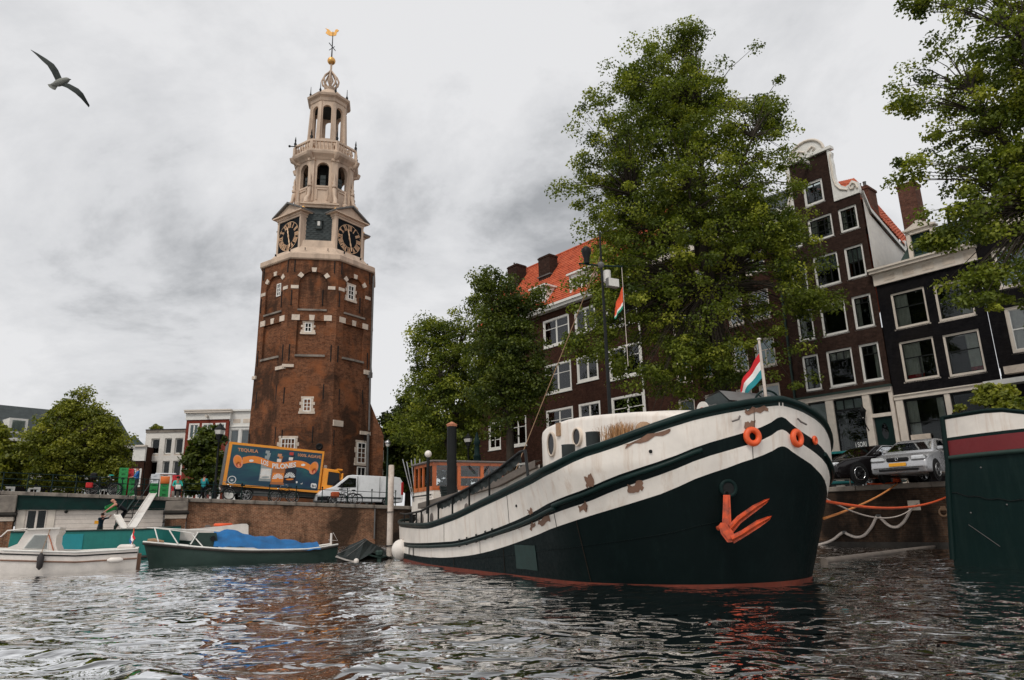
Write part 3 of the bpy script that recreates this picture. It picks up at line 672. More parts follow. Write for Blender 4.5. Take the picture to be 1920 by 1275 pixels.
# lean-to buttress on the right
mb = MB(); mb.M = Matrix.Translation((0, 0, TZ)) @ face_frame(2)
mb.prism([(-ap(2)-1.15, 2.1), (-ap(2)-1.15, 8.9), (-ap(12)-0.05, 12.0), (-4.5, 12.0), (-4.5, 2.1)][::-1], -2.0, 2.0, 'x'); mb.build('buttress', 'brick_tower', TW)
for xx, z0 in ((-1.7, 7.9), (-1.7, 6.6), (-1.75, 5.4), (-0.5, 8.1), (0.3, 7.3), (-1.7, 4.2), (-0.6, 4.6), (0.4, 3.4)):
    mb = MB(); mb.M = Matrix.Translation((0, 0, TZ)) @ face_frame(2); mb.bbox(xx, xx+0.5, -ap(2)-1.2, -ap(2)-0.9, z0, z0+0.55, 0.02); mb.build('stone_block', 'stone_pale', TW)
# white belt
def ring(name, prof, mat, parent=TW, n=8, rot=22.5):
    mb = MB(); mb.M = Matrix.Translation((0, 0, TZ)); mb.lathe([(r/math.cos(R(22.5)) if n == 8 else r, z) for r, z in prof], n, smooth=(n != 8), rot=R(rot)); return mb.build(name, mat, parent)
ring('belt', [(4.4, 24.2), (5.1, 24.2), (5.18, 24.3), (5.18, 24.72), (5.0, 24.85), (4.4, 25.15), (3.2, 25.2)], 'stone_tower')
ring('skirt', [(4.85, 24.86), (4.4, 25.2), (3.85, 25.9), (3.72, 26.6), (3.5, 26.65)], 'stone_tower')
for k in range(8):
    for xx in (-1.0, 1.0):
        mb = MB(); mb.M = Matrix.Translation((0, 0, TZ)) @ face_frame(k); mb.box(xx-0.03, xx+0.03, -4.5, -4.35, 25.35, 25.55); mb.build('hook', 'black_iron', TW)
ring('slate_drum', [(3.5, 26.5), (3.45, 29.9), (2.6, 30.3)], 'slate')
for k in range(0, 8, 2):
    for row in range(14):
        z0 = 26.7+row*0.2
        for c in range(5):
            xx = -1.2+c*0.5+(0.25 if row % 2 else 0); mb = MB(); mb.M = Matrix.Translation((0, 0, TZ)) @ face_frame(k)
            if k == 0 and xx < 1.2: mb.add([(xx, -3.52, z0), (xx+0.24, -3.54, z0-0.07), (xx+0.48, -3.52, z0), (xx+0.48, -3.485, z0+0.22), (xx, -3.485, z0+0.22)], [(0, 1, 2, 3, 4)]); mb.build('slate_shingle', 'slate', TW)
    mb = MB(); mb.M = Matrix.Translation((0, 0, TZ)) @ face_frame(k); mb.bbox(-0.28, 0.28, -3.75, -3.4, 27.75, 28.55, 0.03); mb.prism([(-0.4, 28.55), (0.4, 28.55), (0, 28.95)], -3.8, -3.4, 'y'); mb.build('dormer_vent', 'slate', TW)
    mb = MB(); mb.M = Matrix.Translation((0, 0, TZ)) @ face_frame(k); mb.bbox(-0.12, 0.12, -3.78, -3.7, 28.05, 28.5, 0.02); mb.build('vent_opening', 'lamp_glass', TW)
# four clock pavilions on the diagonals
NUM = ['XII', 'I', 'II', 'III', 'IIII', 'V', 'VI', 'VII', 'VIII', 'IX', 'X', 'XI']
D0, HW = 3.82, 1.66
for k in (1, 3, 5, 7):
    Mf = Matrix.Translation((0, 0, TZ)) @ face_frame(k)
    def pb(f, name, mat, par=TW):
        mb = MB(); mb.M = Mf; f(mb); return mb.build(name, mat, par)
    pv = pb(lambda m: m.box(-HW, HW, -D0, -2.0, 25.3, 29.3), 'clock_pavilion', 'stone_tower')
    pb(lambda m: m.box(-HW-0.04, -HW+0.2, -D0-0.1, -D0+0.3, 25.5, 28.9).box(HW-0.2, HW+0.04, -D0-0.1, -D0+0.3, 25.5, 28.9).box(-HW, HW, -D0-0.12, -D0+0.2, 25.4, 25.62), 'frame', 'stone_tower', pv)
    pb(lambda m: m.box(-HW-0.05, HW+0.05, -D0-0.12, -2.0, 28.9, 29.1).box(-HW-0.12, HW+0.12, -D0-0.2, -2.0, 29.1, 29.3).box(-HW-0.42, HW+0.42, -D0-0.46, -2.0, 29.3, 29.42), 'cornice', 'stone_tower', pv)
    def ped(m):
        m.prism([(-HW-0.42, 29.42), (HW+0.42, 29.42), (0, 30.42)], -D0-0.2, -2.2, 'y')
    pb(ped, 'pediment', 'stone_tower', pv)
    def rake(m):
        for sx in (-1, 1):
            p = [(sx*(HW+0.5), 29.38), (sx*(HW+0.5), 29.52), (0, 30.62), (0, 30.44)]
            m.prism(p if sx < 0 else p[::-1], -D0-0.48, -2.2, 'y')
    pb(rake, 'raking_cornice', 'lead', pv)
    face = pb(lambda m: m.box(-HW+0.22, HW-0.22, -D0-0.06, -D0+0.02, 25.66, 28.88), 'clock_face', 'clock_black', pv)
    cz = 27.27; yf = -D0-0.075; RO, RI = 1.36, 0.86
    def dots(m):
        for i in range(60):
            a = 2*math.pi*i/60; x, z = RO*1.03*math.cos(a), cz+RO*1.03*math.sin(a); m.box(x-0.028, x+0.028, yf-0.02, yf+0.01, z-0.028, z+0.028)
    pb(dots, 'minute_track', 'gilt_paint', face)['kind'] = 'stuff'
    for i, s_ in enumerate(NUM):
        def numeral(m, i=i, s_=s_):
            a = math.pi/2-2*math.pi*i/12; er = Vector((math.cos(a), 0, math.sin(a))); et = Vector((math.sin(a), 0, -math.cos(a))); w = {'I': 0.13, 'V': 0.26, 'X': 0.26}
            tot = sum(w[c] for c in s_); u = -tot/2; sc = min(1.0, 0.62/tot)
            P = lambda uu, rr: Vector((0, yf, cz))+et*(uu*sc)+er*rr
            for c in s_:
                def stroke(u0, u1, t): m.add([P(u0-t, RI), P(u0+t, RI), P(u1+t, RO), P(u1-t, RO)], [(0, 1, 2, 3), (3, 2, 1, 0)])
                if c == 'I': stroke(u+0.065, u+0.065, 0.055)
                if c == 'V': stroke(u+0.13, u+0.04, 0.06); stroke(u+0.13, u+0.22, 0.04)
                if c == 'X': stroke(u+0.22, u+0.04, 0.06); stroke(u+0.04, u+0.22, 0.04)
                u += w[c]
            for rr in (RI, RO): m.add([P(-tot/2, rr-0.02), P(tot/2, rr-0.02), P(tot/2, rr+0.02), P(-tot/2, rr+0.02)], [(0, 1, 2, 3), (3, 2, 1, 0)])
        pb(numeral, 'numeral', 'gilt_paint', face)
    def hand(m, a, L, wd, back):
        d = Vector((math.sin(a), 0, math.cos(a))); p = Vector((d.z, 0, -d.x)); c = Vector((0, yf-0.05, cz))
        pts = [(-back, wd*0.6), (-back*0.4, wd*0.4), (0, wd), (L*0.25, wd*0.45), (L*0.5, wd*0.9), (L*0.62, wd*0.4), (L*0.8, wd*0.8), (L, 0.02)]
        vs = [c+d*r+p*w for r, w in pts]+[c+d*r-p*w for r, w in reversed(pts)]; n = len(vs)
        m.add(vs+[v+Vector((0, 0.03, 0)) for v in vs], [tuple(range(n))[::-1], tuple(range(n, 2*n))]+[(i, (i+1) % n, n+(i+1) % n, n+i) for i in range(n)])
    pb(lambda m: hand(m, R(165), 1.2, 0.085, 0.2), 'minute_hand', 'gilt_paint', face); pb(lambda m: hand(m, R(-14), 0.95, 0.10, 0.2), 'hour_hand', 'gilt_paint', face)
    for sx in (-1, 1):
        pb(lambda m: m.ball((sx*HW, -D0+0.1, 29.75), 0.17), 'gilt_ball', 'gilt', pv)
    fin = pb(lambda m: m.lathe([(0.32, 30.3), (0.32, 30.5), (0.14, 30.62), (0.26, 30.85), (0.26, 30.98), (0.10, 31.1), (0.18, 31.3), (0.10, 31.5), (0.12, 31.7), (0.03, 32.4)], 10, (0, -D0+0.75)), 'finial', 'stone_tower', pv)
def stonepart(k, f, name, mat='stone_tower', par=TW):
    mb = MB(); mb.M = Matrix.Translation((0, 0, TZ)) @ face_frame(k); f(mb); return mb.build(name, mat, par)
for k in (0, 2, 4, 6): stonepart(k, lambda m: m.box(-1.75, 1.75, -3.62, -2, 29.95, 30.2).box(-1.75, 1.75, -3.8, -2, 30.2, 30.34), 'cornice')
# lower lantern
ring('plinth', [(3.5, 30.0), (3.2, 30.35), (2.72, 30.5), (2.66, 31.0)], 'stone_tower')
def arched_face(k, hw, a, z0, z1, ow, oz0, oz1, th, name, r=None):
    """octagon face with a round-headed opening right through"""
    def f(m):
        y = -a; r = ow/2; zs = oz1-r
        def slab(x0, x1, za, zb): m.box(x0, x1, y, y+th, za, zb)
        if oz0 > z0+0.01: slab(-hw, hw, z0, oz0)
        slab(-hw, -r, oz0, z1); slab(r, hw, oz0, z1); n = 10
        pts = [(r*math.cos(math.pi*i/n), zs+r*math.sin(math.pi*i/n)) for i in range(n+1)]
        for (ax, az), (bx, bz) in zip(pts, pts[1:]):
            m.add([(ax, y, az), (bx, y, bz), (bx, y, z1), (ax, y, z1), (ax, y+th, az), (bx, y+th, bz), (bx, y+th, z1), (ax, y+th, z1)], [(1, 0, 3, 2), (4, 5, 6, 7), (0, 1, 5, 4), (2, 3, 7, 6)])
    return stonepart(k, f, name)
for k in range(8):
    w = arched_face(k, 2.5*T22+0.06, 2.55, 31.0, 35.55, 1.12, 32.75, 35.2, 0.35, 'arched_bay')
    stonepart(k, lambda m: m.box(-0.62, 0.62, -2.60, -2.5, 32.55, 32.72).box(-0.56, -0.44, -2.63, -2.5, 31.25, 32.4).box(0.44, 0.56, -2.63, -2.5, 31.25, 32.4).box(-0.56, 0.56, -2.63, -2.5, 32.3, 32.42), 'panel', par=w)
    stonepart(k, lambda m: m.box(-0.25, 0.25, -2.2, -2.15, 32.9, 34.0).box(-0.25, 0.25, -2.25, -2.2, 33.2, 33.26).box(-0.25, 0.25, -2.25, -2.2, 33.6, 33.66), 'louvre', 'slate', w)
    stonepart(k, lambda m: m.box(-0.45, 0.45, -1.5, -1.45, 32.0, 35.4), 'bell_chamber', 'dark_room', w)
    mb = MB(); mb.M = Matrix.Translation((0, 0, TZ)) @ Matrix.Rotation(R(45*k+22.5), 4, 'Z'); rc = 2.55/math.cos(R(22.5))
    mb.box(-0.3, 0.3, -rc-0.10, -rc+0.3, 31.0, 35.3).box(-0.36, 0.36, -rc-0.2, -rc+0.3, 35.3, 35.55); mb.build('pilaster', 'stone_tower', TW)
    mb = MB(); mb.M = Matrix.Translation((0, 0, TZ)) @ Matrix.Rotation(R(45*k+22.5), 4, 'Z')
    mb.tube([(0, -rc-0.1, 35.5), (0, -rc-0.55, 35.75), (0, -rc-0.62, 36.05)], [0.16, 0.24, 0.26], 8); mb.build('console', 'stone_tower', TW)
    if k % 2 == 0 or True:
        mb = MB(); mb.M = Matrix.Translation((0, 0, TZ)) @ Matrix.Rotation(R(45*k+22.5), 4, 'Z')
        mb.tube([(0, -rc-0.75, 30.55), (0, -rc-0.72, 31.0), (0, -rc-0.35, 31.5), (0, -rc-0.22, 32.2), (0, -rc-0.12, 32.6)], [0.22, 0.2, 0.15, 0.2, 0.12], 8); mb.lathe([(0.2, 32.5), (0.24, 32.7), (0.12, 32.8), (0.2, 33.05), (0.08, 33.3), (0.12, 33.5), (0.02, 34.0)], 8, (0, -rc-0.22)); mb.build('scroll_buttress', 'stone_tower', TW)
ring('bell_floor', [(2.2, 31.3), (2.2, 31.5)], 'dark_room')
ring('balcony_floor', [(2.6, 35.5), (2.75, 35.7), (3.05, 35.95), (3.12, 36.15), (3.12, 36.32), (1.5, 36.34)], 'stone_tower')
RB_ = 3.0
bal = MB().lathe([(0.07, 0), (0.09, 0.1), (0.05, 0.2), (0.1, 0.45), (0.06, 0.75), (0.09, 0.9)], 6).mesh('baluster', 'stone_tower')
for k in range(8):
    stonepart(k, lambda m: m.box(-RB_*T22, RB_*T22, -RB_-0.02, -RB_+0.2, 37.22, 37.42), 'handrail')
    stonepart(k, lambda m: m.box(-RB_*T22-0.06, -RB_*T22+0.2, -RB_-0.06, -RB_+0.2, 36.3, 37.22), 'pedestal')
    for i in range(5):
        v = face_frame(k) @ Vector((-0.72+0.36*i, -RB_+0.09, 36.32+TZ)); link('baluster', bal, TW, v)
    mb = MB(); mb.M = Matrix.Translation((0, 0, TZ)) @ Matrix.Rotation(R(45*k+22.5), 4, 'Z'); rc = RB_/math.cos(R(22.5))
    mb.lathe([(0.14, 37.4), (0.10, 37.5), (0.15, 37.7), (0.06, 37.9), (0.09, 38.05), (0.02, 38.5)], 8, (0, -rc+0.1)); mb.build('finial', 'black_iron', TW)
stonepart(-1, lambda m: m.tube([(-0.9, -RB_-0.7, 37.0), (-0.5, -RB_, 37.1)], 0.05).ball((-0.95, -RB_-0.75, 37.0), 0.12), 'flood_light', 'black_iron')
# upper lantern: open arches
ring('upper_plinth', [(2.3, 36.35), (2.25, 37.3), (1.95, 37.5), (1.92, 38.1)], 'stone_tower')
for k in range(8):
    arched_face(k, 1.62*T22+0.03, 1.66, 38.1, 42.5, 0.82, 38.35, 42.1, 0.26, 'arched_bay')
    mb = MB(); mb.M = Matrix.Translation((0, 0, TZ)) @ Matrix.Rotation(R(45*k+22.5), 4, 'Z'); rc = 1.66/math.cos(R(22.5))
    mb.add([(-0.2, -rc-0.22, 38.0), (0.2, -rc-0.22, 38.0), (0.2, -rc+0.1, 38.0), (-0.2, -rc+0.1, 38.0), (-0.17, -rc-0.04, 42.4), (0.17, -rc-0.04, 42.4), (0.17, -rc+0.1, 42.4), (-0.17, -rc+0.1, 42.4)], [(3, 2, 1, 0), (4, 5, 6, 7), (0, 1, 5, 4), (1, 2, 6, 5), (2, 3, 7, 6), (3, 0, 4, 7)]); mb.build('pilaster', 'stone_tower', TW)
    mb = MB(); mb.M = Matrix.Translation((0, 0, TZ)) @ Matrix.Rotation(R(45*k+22.5), 4, 'Z'); mb.tube([(0, -2.75, 36.9), (0, -2.45, 37.5), (0, -2.05, 37.65), (0, -1.95, 38.2)], [0.16, 0.14, 0.12, 0.1], 8); mb.build('scroll_buttress', 'stone_tower', TW)
ring('lantern_ceiling', [(1.5, 42.3), (1.5, 42.45)], 'slate')
ring('upper_cornice', [(1.6, 42.45), (1.75, 42.6), (1.8, 42.9), (2.05, 43.05), (2.12, 43.25), (1.55, 43.35)], 'stone_tower')
ring('dome', [(1.5, 43.35), (1.45, 43.7), (1.2, 44.2), (0.8, 44.5), (0.5, 44.65), (0.42, 44.9), (0.6, 45.0), (0.35, 45.15)], 'stone_tower', n=16)
for k in range(8):
    mb = MB(); mb.M = Matrix.Translation((0, 0, TZ)) @ Matrix.Rotation(R(45*k+22.5), 4, 'Z'); mb.lathe([(0.1, 43.3), (0.08, 43.5), (0.13, 43.65), (0.05, 43.85), (0.02, 44.6)], 8, (0, -1.95)); mb.build('finial', 'black_iron', TW)
    mb = MB(); mb.M = Matrix.Translation((0, 0, TZ)) @ Matrix.Rotation(R(45*k), 4, 'Z'); mb.tube([(0, -0.35, 45.1), (0, -0.75, 45.4), (0, -0.86, 45.9), (0, -0.66, 46.4), (0, -0.3, 46.85), (0, -0.08, 47.2)], [0.11, 0.11, 0.1, 0.09, 0.08, 0.07], 6); mb.build('crown_rib', 'stone_tower', TW)
ring('spindle', [(0.3, 45.1), (0.14, 45.5), (0.34, 46.0), (0.14, 46.6), (0.1, 47.3), (0.12, 48.0)], 'stone_tower', n=10)
mb = MB(); mb.M = Matrix.Translation((0, 0, TZ)); mb.ball((0, 0, 48.4), 0.42, 18, 12); mb.build('gilt_ball', 'gilt', TW)
mb = MB(); mb.M = Matrix.Translation((0, 0, TZ)); mb.tube([(0, 0, 47.9), (0, 0, 52.0)], [0.09, 0.04], 6); mb.tube([(-0.35, 0, 50.6), (0.35, 0, 49.7)], 0.04, 6).tube([(-0.3, 0, 49.7), (0.25, 0, 50.2)], 0.035, 6); mb.build('vane_rod', 'black_iron', TW)
mb = MB(); mb.M = Matrix.Translation((0, 0, TZ)); mb.prism([(-0.75, 51.75), (-0.4, 51.5), (0.0, 51.45), (0.35, 51.6), (0.42, 52.0), (0.62, 52.2), (0.45, 52.35), (0.25, 52.3), (0.15, 51.95), (-0.2, 51.95), (-0.4, 52.2), (-0.8, 52.35), (-0.6, 52.1)], -0.03, 0.03, 'y'); mb.build('weathercock', 'gilt', TW)
# ------------------------------------------------------------------ the big barge
BH = Vector((0.45, -0.893, 0)).normalized(); BS = Vector((4.38, 12.42, 0)); BROT = math.atan2(-BH.y, -BH.x)
BG = thing('barge', 'large old barge with white and black striped hull and orange anchor', 'barge', BS, BROT)
_bx = Vector((math.cos(BROT), math.sin(BROT), 0)); _by = Vector((-_bx.y, _bx.x, 0))          # local axes: x aft, y towards the viewer
def bl(px, py, y):
    P = on_plane(px, py, _by, _by.dot(BS)+y); r = P-BS; return (r.dot(_bx), y, P.z)
BW, LST, LEN = 2.64, 13.4, 17.2
def hullpt(u, z, side=1):
    """u: 0..1 bow curve, 1..2 parallel body, 2..3 stern curve"""
    zz = min(max(z, 0)/2.0, 1); L0 = 2.9-0.3*zz; p = 2.0-0.25*zz
    if u <= 1:
        ph = u*math.pi/2; a = L0*(1-max(math.cos(ph), 0)**(2/p)); w = math.sin(ph)**(2/p)
    elif u <= 2: a = L0+(LST-L0)*(u-1); w = 1
    else:
        ph = (u-2)*math.pi/2; a = LST+(LEN-LST-0.5*(1-zz))*math.sin(ph)**0.9; w = max(math.cos(ph), 0)**0.55
    if a > 9: w *= 1-0.28*smoothstep((a-9)/7)
    fl = (-0.12+1.0*zz)*math.exp(-max(a-1, 0)/3)
    rake = 0.45*zz+0.1*max(z-2, 0)
    return Vector((a-rake*math.exp(-a/3), side*(BW+fl)*w, z)), a
US = [0, 0.012, 0.03, 0.06, 0.1, 0.14, 0.18, 0.23, 0.28, 0.33, 0.38, 0.44, 0.5, 0.56, 0.62, 0.68, 0.74, 0.8, 0.86, 0.92, 0.97]+[1+i/22 for i in range(22)]+[2+i/14 for i in range(15)]
LOW = [(0, 2.27), (0.015, 2.175), (0.05, 2.08), (0.2, 1.895), (0.4, 1.73), (0.62, 1.54), (1.3, 1.275), (3.3, 0.85), (7.1, 0.35), (9.5, 0.235), (12.8, 0.21), (17.5, 0.32)]
STR = [(0, 2.66), (0.015, 2.545), (0.05, 2.44), (0.15, 2.325), (0.32, 2.19), (0.6, 1.96), (1.2, 1.68), (1.68, 1.51), (5.1, 0.93), (8.2, 0.60), (13.4, 0.49), (17.5, 0.60)]
RAIL = [(0, 3.06), (0.02, 3.03), (0.12, 2.95), (0.38, 2.80), (0.6, 2.66), (1.12, 2.38), (1.48, 2.28), (2.2, 2.06), (4.3, 1.79), (5.9, 1.58), (8.2, 1.26), (10.3, 1.09), (14.5, 1.14), (17.5, 1.30)]
def tabz(tab, a): return interp(tab, a) if a < 0.3 else hermite(tab, a)
def sth(a): return 0.108-0.036*smoothstep((a-1)/6)
LINES = [lambda a: -0.6, lambda a: -0.04, lambda a: 0.045, lambda a: tabz(LOW, a), lambda a: tabz(STR, a)-sth(a), lambda a: tabz(STR, a)+sth(a), lambda a: tabz(RAIL, a)-0.10, lambda a: tabz(RAIL, a)]
BANDS = [('hull_bottom', 'hull_boot', 0, 1, 2), ('boot_stripe', 'hull_boot', 1, 2, 1), ('hull_side', 'hull_black', 2, 3, 9), ('white_strake', 'hull_white', 3, 4, 4), ('black_strake', 'hull_black', 4, 5, 2), ('bulwark', 'hull_white', 5, 6, 6), ('cap_strake', 'dark_green', 6, 7, 1)]
def a_of(u): return hullpt(u, 2.0)[1]
for nm, mt, i0, i1, ns in BANDS:
    m = MB()
    for side in (1, -1):
        rows = []
        for k in range(ns+1):
            row = []
            for u in US:
                a = a_of(u); z = LINES[i0](a)+(LINES[i1](a)-LINES[i0](a))*k/ns; p = hullpt(u, z, side)[0]; row.append(p)
            rows.append(row)
        m.grid(rows, True, flip=(side < 0))
    m.build(nm, mt, BG)
def edge(u, dz=0.0, inset=0.0, side=1): a = a_of(u); p = hullpt(u, tabz(RAIL, a)+dz, side)[0]; p.y -= side*inset; return p
# rubbing rails standing off the black strake
for side in (1, -1):
    MB().tube([hullpt(u, tabz(RAIL, a_of(u))+0.015, side)[0] for u in US], 0.06, 8).build('cap_rail', 'dark_green', BG)
    for u0, u1, off in ((0.30, 0.92, 0.02), (0.9, 1.95, -0.03)):
        us = [u0+(u1-u0)*i/30 for i in range(31)]; MB().tube([hullpt(u, tabz(STR, a_of(u))+off, side)[0]+Vector((0, side*0.03, 0)) for u in us], 0.042, 8).build('rubbing_rail', 'dark_green', BG)
# riveted patch straps and worn plates on the near side
def hull_patch(u0, u1, z0, z1, mat, name, jag=0.03, off=0.012, seed=0):
    rr = random.Random(seed); n = 7; m = MB(); rows = []
    for k in range(5):
        rows.append([])
        for i in range(n):
            u = u0+(u1-u0)*i/(n-1); z = z0(a_of(u)) + (z1(a_of(u))-z0(a_of(u)))*k/4
            if k in (0, 4): z += rr.uniform(-jag, jag)
            if i in (0, n-1): u += rr.uniform(-jag, jag)*0.15
            p, a = hullpt(u, z, 1); q = hullpt(u+0.01, z, 1)[0]; t = (q-p).normalized(); nrm = Vector((t.y, -t.x, 0)); nrm = nrm if nrm.y > 0 or nrm.x < 0 else -nrm
            if nrm.dot(Vector((-0.3, 1, 0))) < 0: nrm = -nrm
            rows[-1].append(p+nrm*off)
    m.grid(rows, True); m.build(name, mat, BG)
def uof(a0):
    lo, hi = 0.0, 3.0
    for _ in range(40):
        mid = (lo+hi)/2
        if a_of(mid) < a0: lo = mid
        else: hi = mid
    return lo
plain('primer_brown', (0.21, 0.115, 0.075), 0.8, var=0.3, scale=6)
plain('rust_run', (0.030, 0.022, 0.016), 0.8, var=0.4, scale=5)
plain('patch_green', (0.022, 0.045, 0.040), 0.5, var=0.4, scale=5)
SB = lambda a: tabz(STR, a)-sth(a); ST_ = lambda a: tabz(STR, a)+sth(a); RT = lambda a: tabz(RAIL, a)
for i, (a0, a1, f0, f1) in enumerate([(1.40, 1.54, ST_, lambda a: ST_(a)+0.17), (0.83, 0.98, lambda a: SB(a)-0.14, SB), (1.62, 1.78, lambda a: SB(a)-0.12, SB), (2.55, 3.05, lambda a: SB(a)-0.10, SB), (3.3, 3.5, ST_, lambda a: ST_(a)+0.08), (3.25, 3.45, lambda a: SB(a)-0.11, SB), (0.06, 0.10, lambda a: ST_(a)+0.02, lambda a: ST_(a)+0.15), (0.02, 0.10, lambda a: RT(a)-0.17, lambda a: RT(a)-0.10), (0.55, 0.95, lambda a: RT(a)-0.17, lambda a: RT(a)-0.10)]):
    hull_patch(uof(a0), uof(a1), f0, f1, 'primer_brown', 'bare_patch', 0.035, 0.008, i)
hull_patch(uof(3.35), uof(4.3), lambda a: 0.18, lambda a: 0.66, 'patch_green', 'doubler_plate', 0.004, 0.012, 40)
for a in (5.35, 5.75, 6.3, 6.9, 7.4): hull_patch(uof(a), uof(a+0.10), lambda q: SB(q)-0.02, lambda q: ST_(q)+0.03, 'hull_black', 'strap', 0.0, 0.03, 5)
for a in (12.0, 12.8): hull_patch(uof(a), uof(a+0.10), lambda q: tabz(LOW, q)-0.1, lambda q: SB(q), 'hull_black', 'strap', 0.0, 0.02, 6)
for a in (0.72, 4.05):
    p = hullpt(uof(a), tabz(RAIL, a)-0.38, 1)[0]; MB().ball((p.x-0.01, p.y, p.z), 0.032, 8, 6).build('scupper_hole', 'black_iron', BG)
# plate seams
def seam(a, f0, f1, r_=0.005):
    u = uof(a); z0, z1 = f0(a), f1(a); MB().tube([hullpt(u, z0+(z1-z0)*i/8, 1)[0]+Vector((-0.004, 0.006, 0)) for i in range(9)], r_, 5).build('plate_seam', 'rust_run', BG)
for a in (0.06, 4.5, 8.6): seam(a, ST_, lambda q: RT(q)-0.1)
for a in (0.07, 2.4, 6.2): seam(a, lambda q: tabz(LOW, q), SB)
for a in (1.9, 4.9, 7.9): seam(a, lambda q: 0.06, lambda q: tabz(LOW, q)-0.01, 0.007)
MB().tube([hullpt(u, 0.5*tabz(LOW, a_of(u))+0.12, 1)[0]+Vector((-0.003, 0.005, 0)) for u in [0.05+1.6*i/40 for i in range(41)]], 0.006, 5).build('plate_seam', 'hull_black', BG)
# decks and inner bulwark
m = MB(); row1 = [edge(u, -0.28, 0.05, 1) for u in US]; row2 = [edge(u, -0.28, 0.05, -1) for u in US]; m.grid([row2, [(a+b_)/2+Vector((0, 0, 0.06)) for a, b_ in zip(row1, row2)], row1], True); m.build('deck', 'deck_grey', BG)
for side in (1, -1): MB().grid([[edge(u, -0.3, 0.07, side) for u in US], [edge(u, 0.0, 0.05, side) for u in US]], True, flip=(side > 0)).build('bulwark_lining', 'hull_white', BG)
# handrail with posts (near side and far side)
HR = [(3.55, 2.56), (3.75, 2.56), (5.08, 2.27), (6.54, 2.02), (8.56, 1.74), (11.1, 1.50), (13.75, 1.46), (15.5, 1.52)]
for side in (1, -1):
    pts = [Vector((hullpt(uof(3.32), 2.0, side)[0].x, (hullpt(uof(3.35), 2.0, side)[0].y)-side*0.03, tabz(RAIL, 3.3)))]
    for i in range(40):
        a = 3.62+(15.6-3.62)*i/39; p = hullpt(uof(a), 1.5, side)[0]; pts.append(Vector((p.x, p.y-side*0.05, interp(HR, a) if i else 2.53)))
    MB().tube(pts, 0.032, 8).build('handrail', 'black_iron', BG)
    for px in (773, 789, 806, 827, 851, 880, 915, 958, 745):
        x = bl(px, 960, 2.2)[0]; a = x+0.05; p = hullpt(uof(a), 1.3, side)[0]
        MB().tube([(p.x, p.y-side*0.05, tabz(RAIL, a)-0.05), (p.x, p.y-side*0.05, interp(HR, a))], 0.026, 6).build('rail_post', 'black_iron', BG)
# dark canvas dodger laced to the handrail
P = []
for k in range(4):
    row = []
    for i in range(60):
        a = 3.9+(9.4-3.9)*i/59; p = hullpt(uof(a), 1.5, 1)[0]; h = 0.17+0.03*math.sin(i*2.1)+0.03*random.random()
        row.append(Vector((p.x, p.y-0.09+0.02*math.sin(i*1.3+k), interp(HR, a)-h*k/3)))
    P.append(row)
MB().grid(P, True, True).build('canvas_dodger', 'tarp_black', BG)
# forward deckhouse
CT = [(0.4, 2.92), (1.2, 3.05), (2.2, 3.16), (3.2, 3.25), (3.9, 3.29), (4.5, 3.27), (5.0, 3.22), (5.3, 3.12)]
cab = []; yy = [(0.55, 0.9), (1.0, 1.35), (1.6, 1.58), (5.05, 1.62), (5.3, 1.50), (5.36, 1.2)]
xs = [0.55, 0.8, 1.0, 1.3, 1.6, 2.2, 2.8, 3.4, 4.0, 4.5, 4.9, 5.15, 5.3, 5.36]; m = MB()
for side in (1, -1):
    m.grid([[Vector((x, side*interp(yy, x), 1.5)) for x in xs], [Vector((x, side*interp(yy, x), hermite(CT, x)-0.10)) for x in xs], [Vector((x, side*(interp(yy, x)-0.015), hermite(CT, x)-0.04)) for x in xs], [Vector((x, side*(interp(yy, x)-0.07), hermite(CT, x)-0.005)) for x in xs], [Vector((x, side*(interp(yy, x)*0.5), hermite(CT, x)+0.06)) for x in xs], [Vector((x, 0, hermite(CT, x)+0.08)) for x in xs]], True, flip=(side < 0))
for x in (0.55, 5.36): m.add([(x, -interp(yy, x), 1.5), (x, interp(yy, x), 1.5), (x, interp(yy, x)-0.07, hermite(CT, x)), (x, -interp(yy, x)+0.07, hermite(CT, x))], [(0, 1, 2, 3) if x > 2 else (3, 2, 1, 0)])
dh = m.build('deckhouse', 'hull_white', BG)
MB().box(4.22, 4.36, 1.61, 1.66, 2.95, 3.24).build('rust_stain', 'rope_tan', dh)
for x, z, rx, rz in ((4.62, 2.80, 0.15, 0.24), (3.52, 2.84, 0.15, 0.17)):
    rim = MB(); n = 24
    rim.add([(x+rx*1.18*math.cos(2*math.pi*i/n), 1.60, z+rz*1.18*math.sin(2*math.pi*i/n)) for i in range(n)]+[(x+rx*1.18*math.cos(2*math.pi*i/n), 1.66, z+rz*1.18*math.sin(2*math.pi*i/n)) for i in range(n)]+[(x+rx*math.cos(2*math.pi*i/n), 1.665, z+rz*math.sin(2*math.pi*i/n)) for i in range(n)]+[(x+rx*math.cos(2*math.pi*i/n), 1.635, z+rz*math.sin(2*math.pi*i/n)) for i in range(n)], [(k*n+i, k*n+n+i, k*n+n+(i+1) % n, k*n+(i+1) % n) for k in range(3) for i in range(n)], True)
    pr = rim.build('porthole', 'stone_pale', dh)
    MB().add([(x+rx*math.cos(2*math.pi*i/n), 1.637, z+rz*math.sin(2*math.pi*i/n)) for i in range(n)], [tuple(range(n))[::-1]]).build('pane', 'car_black', pr)
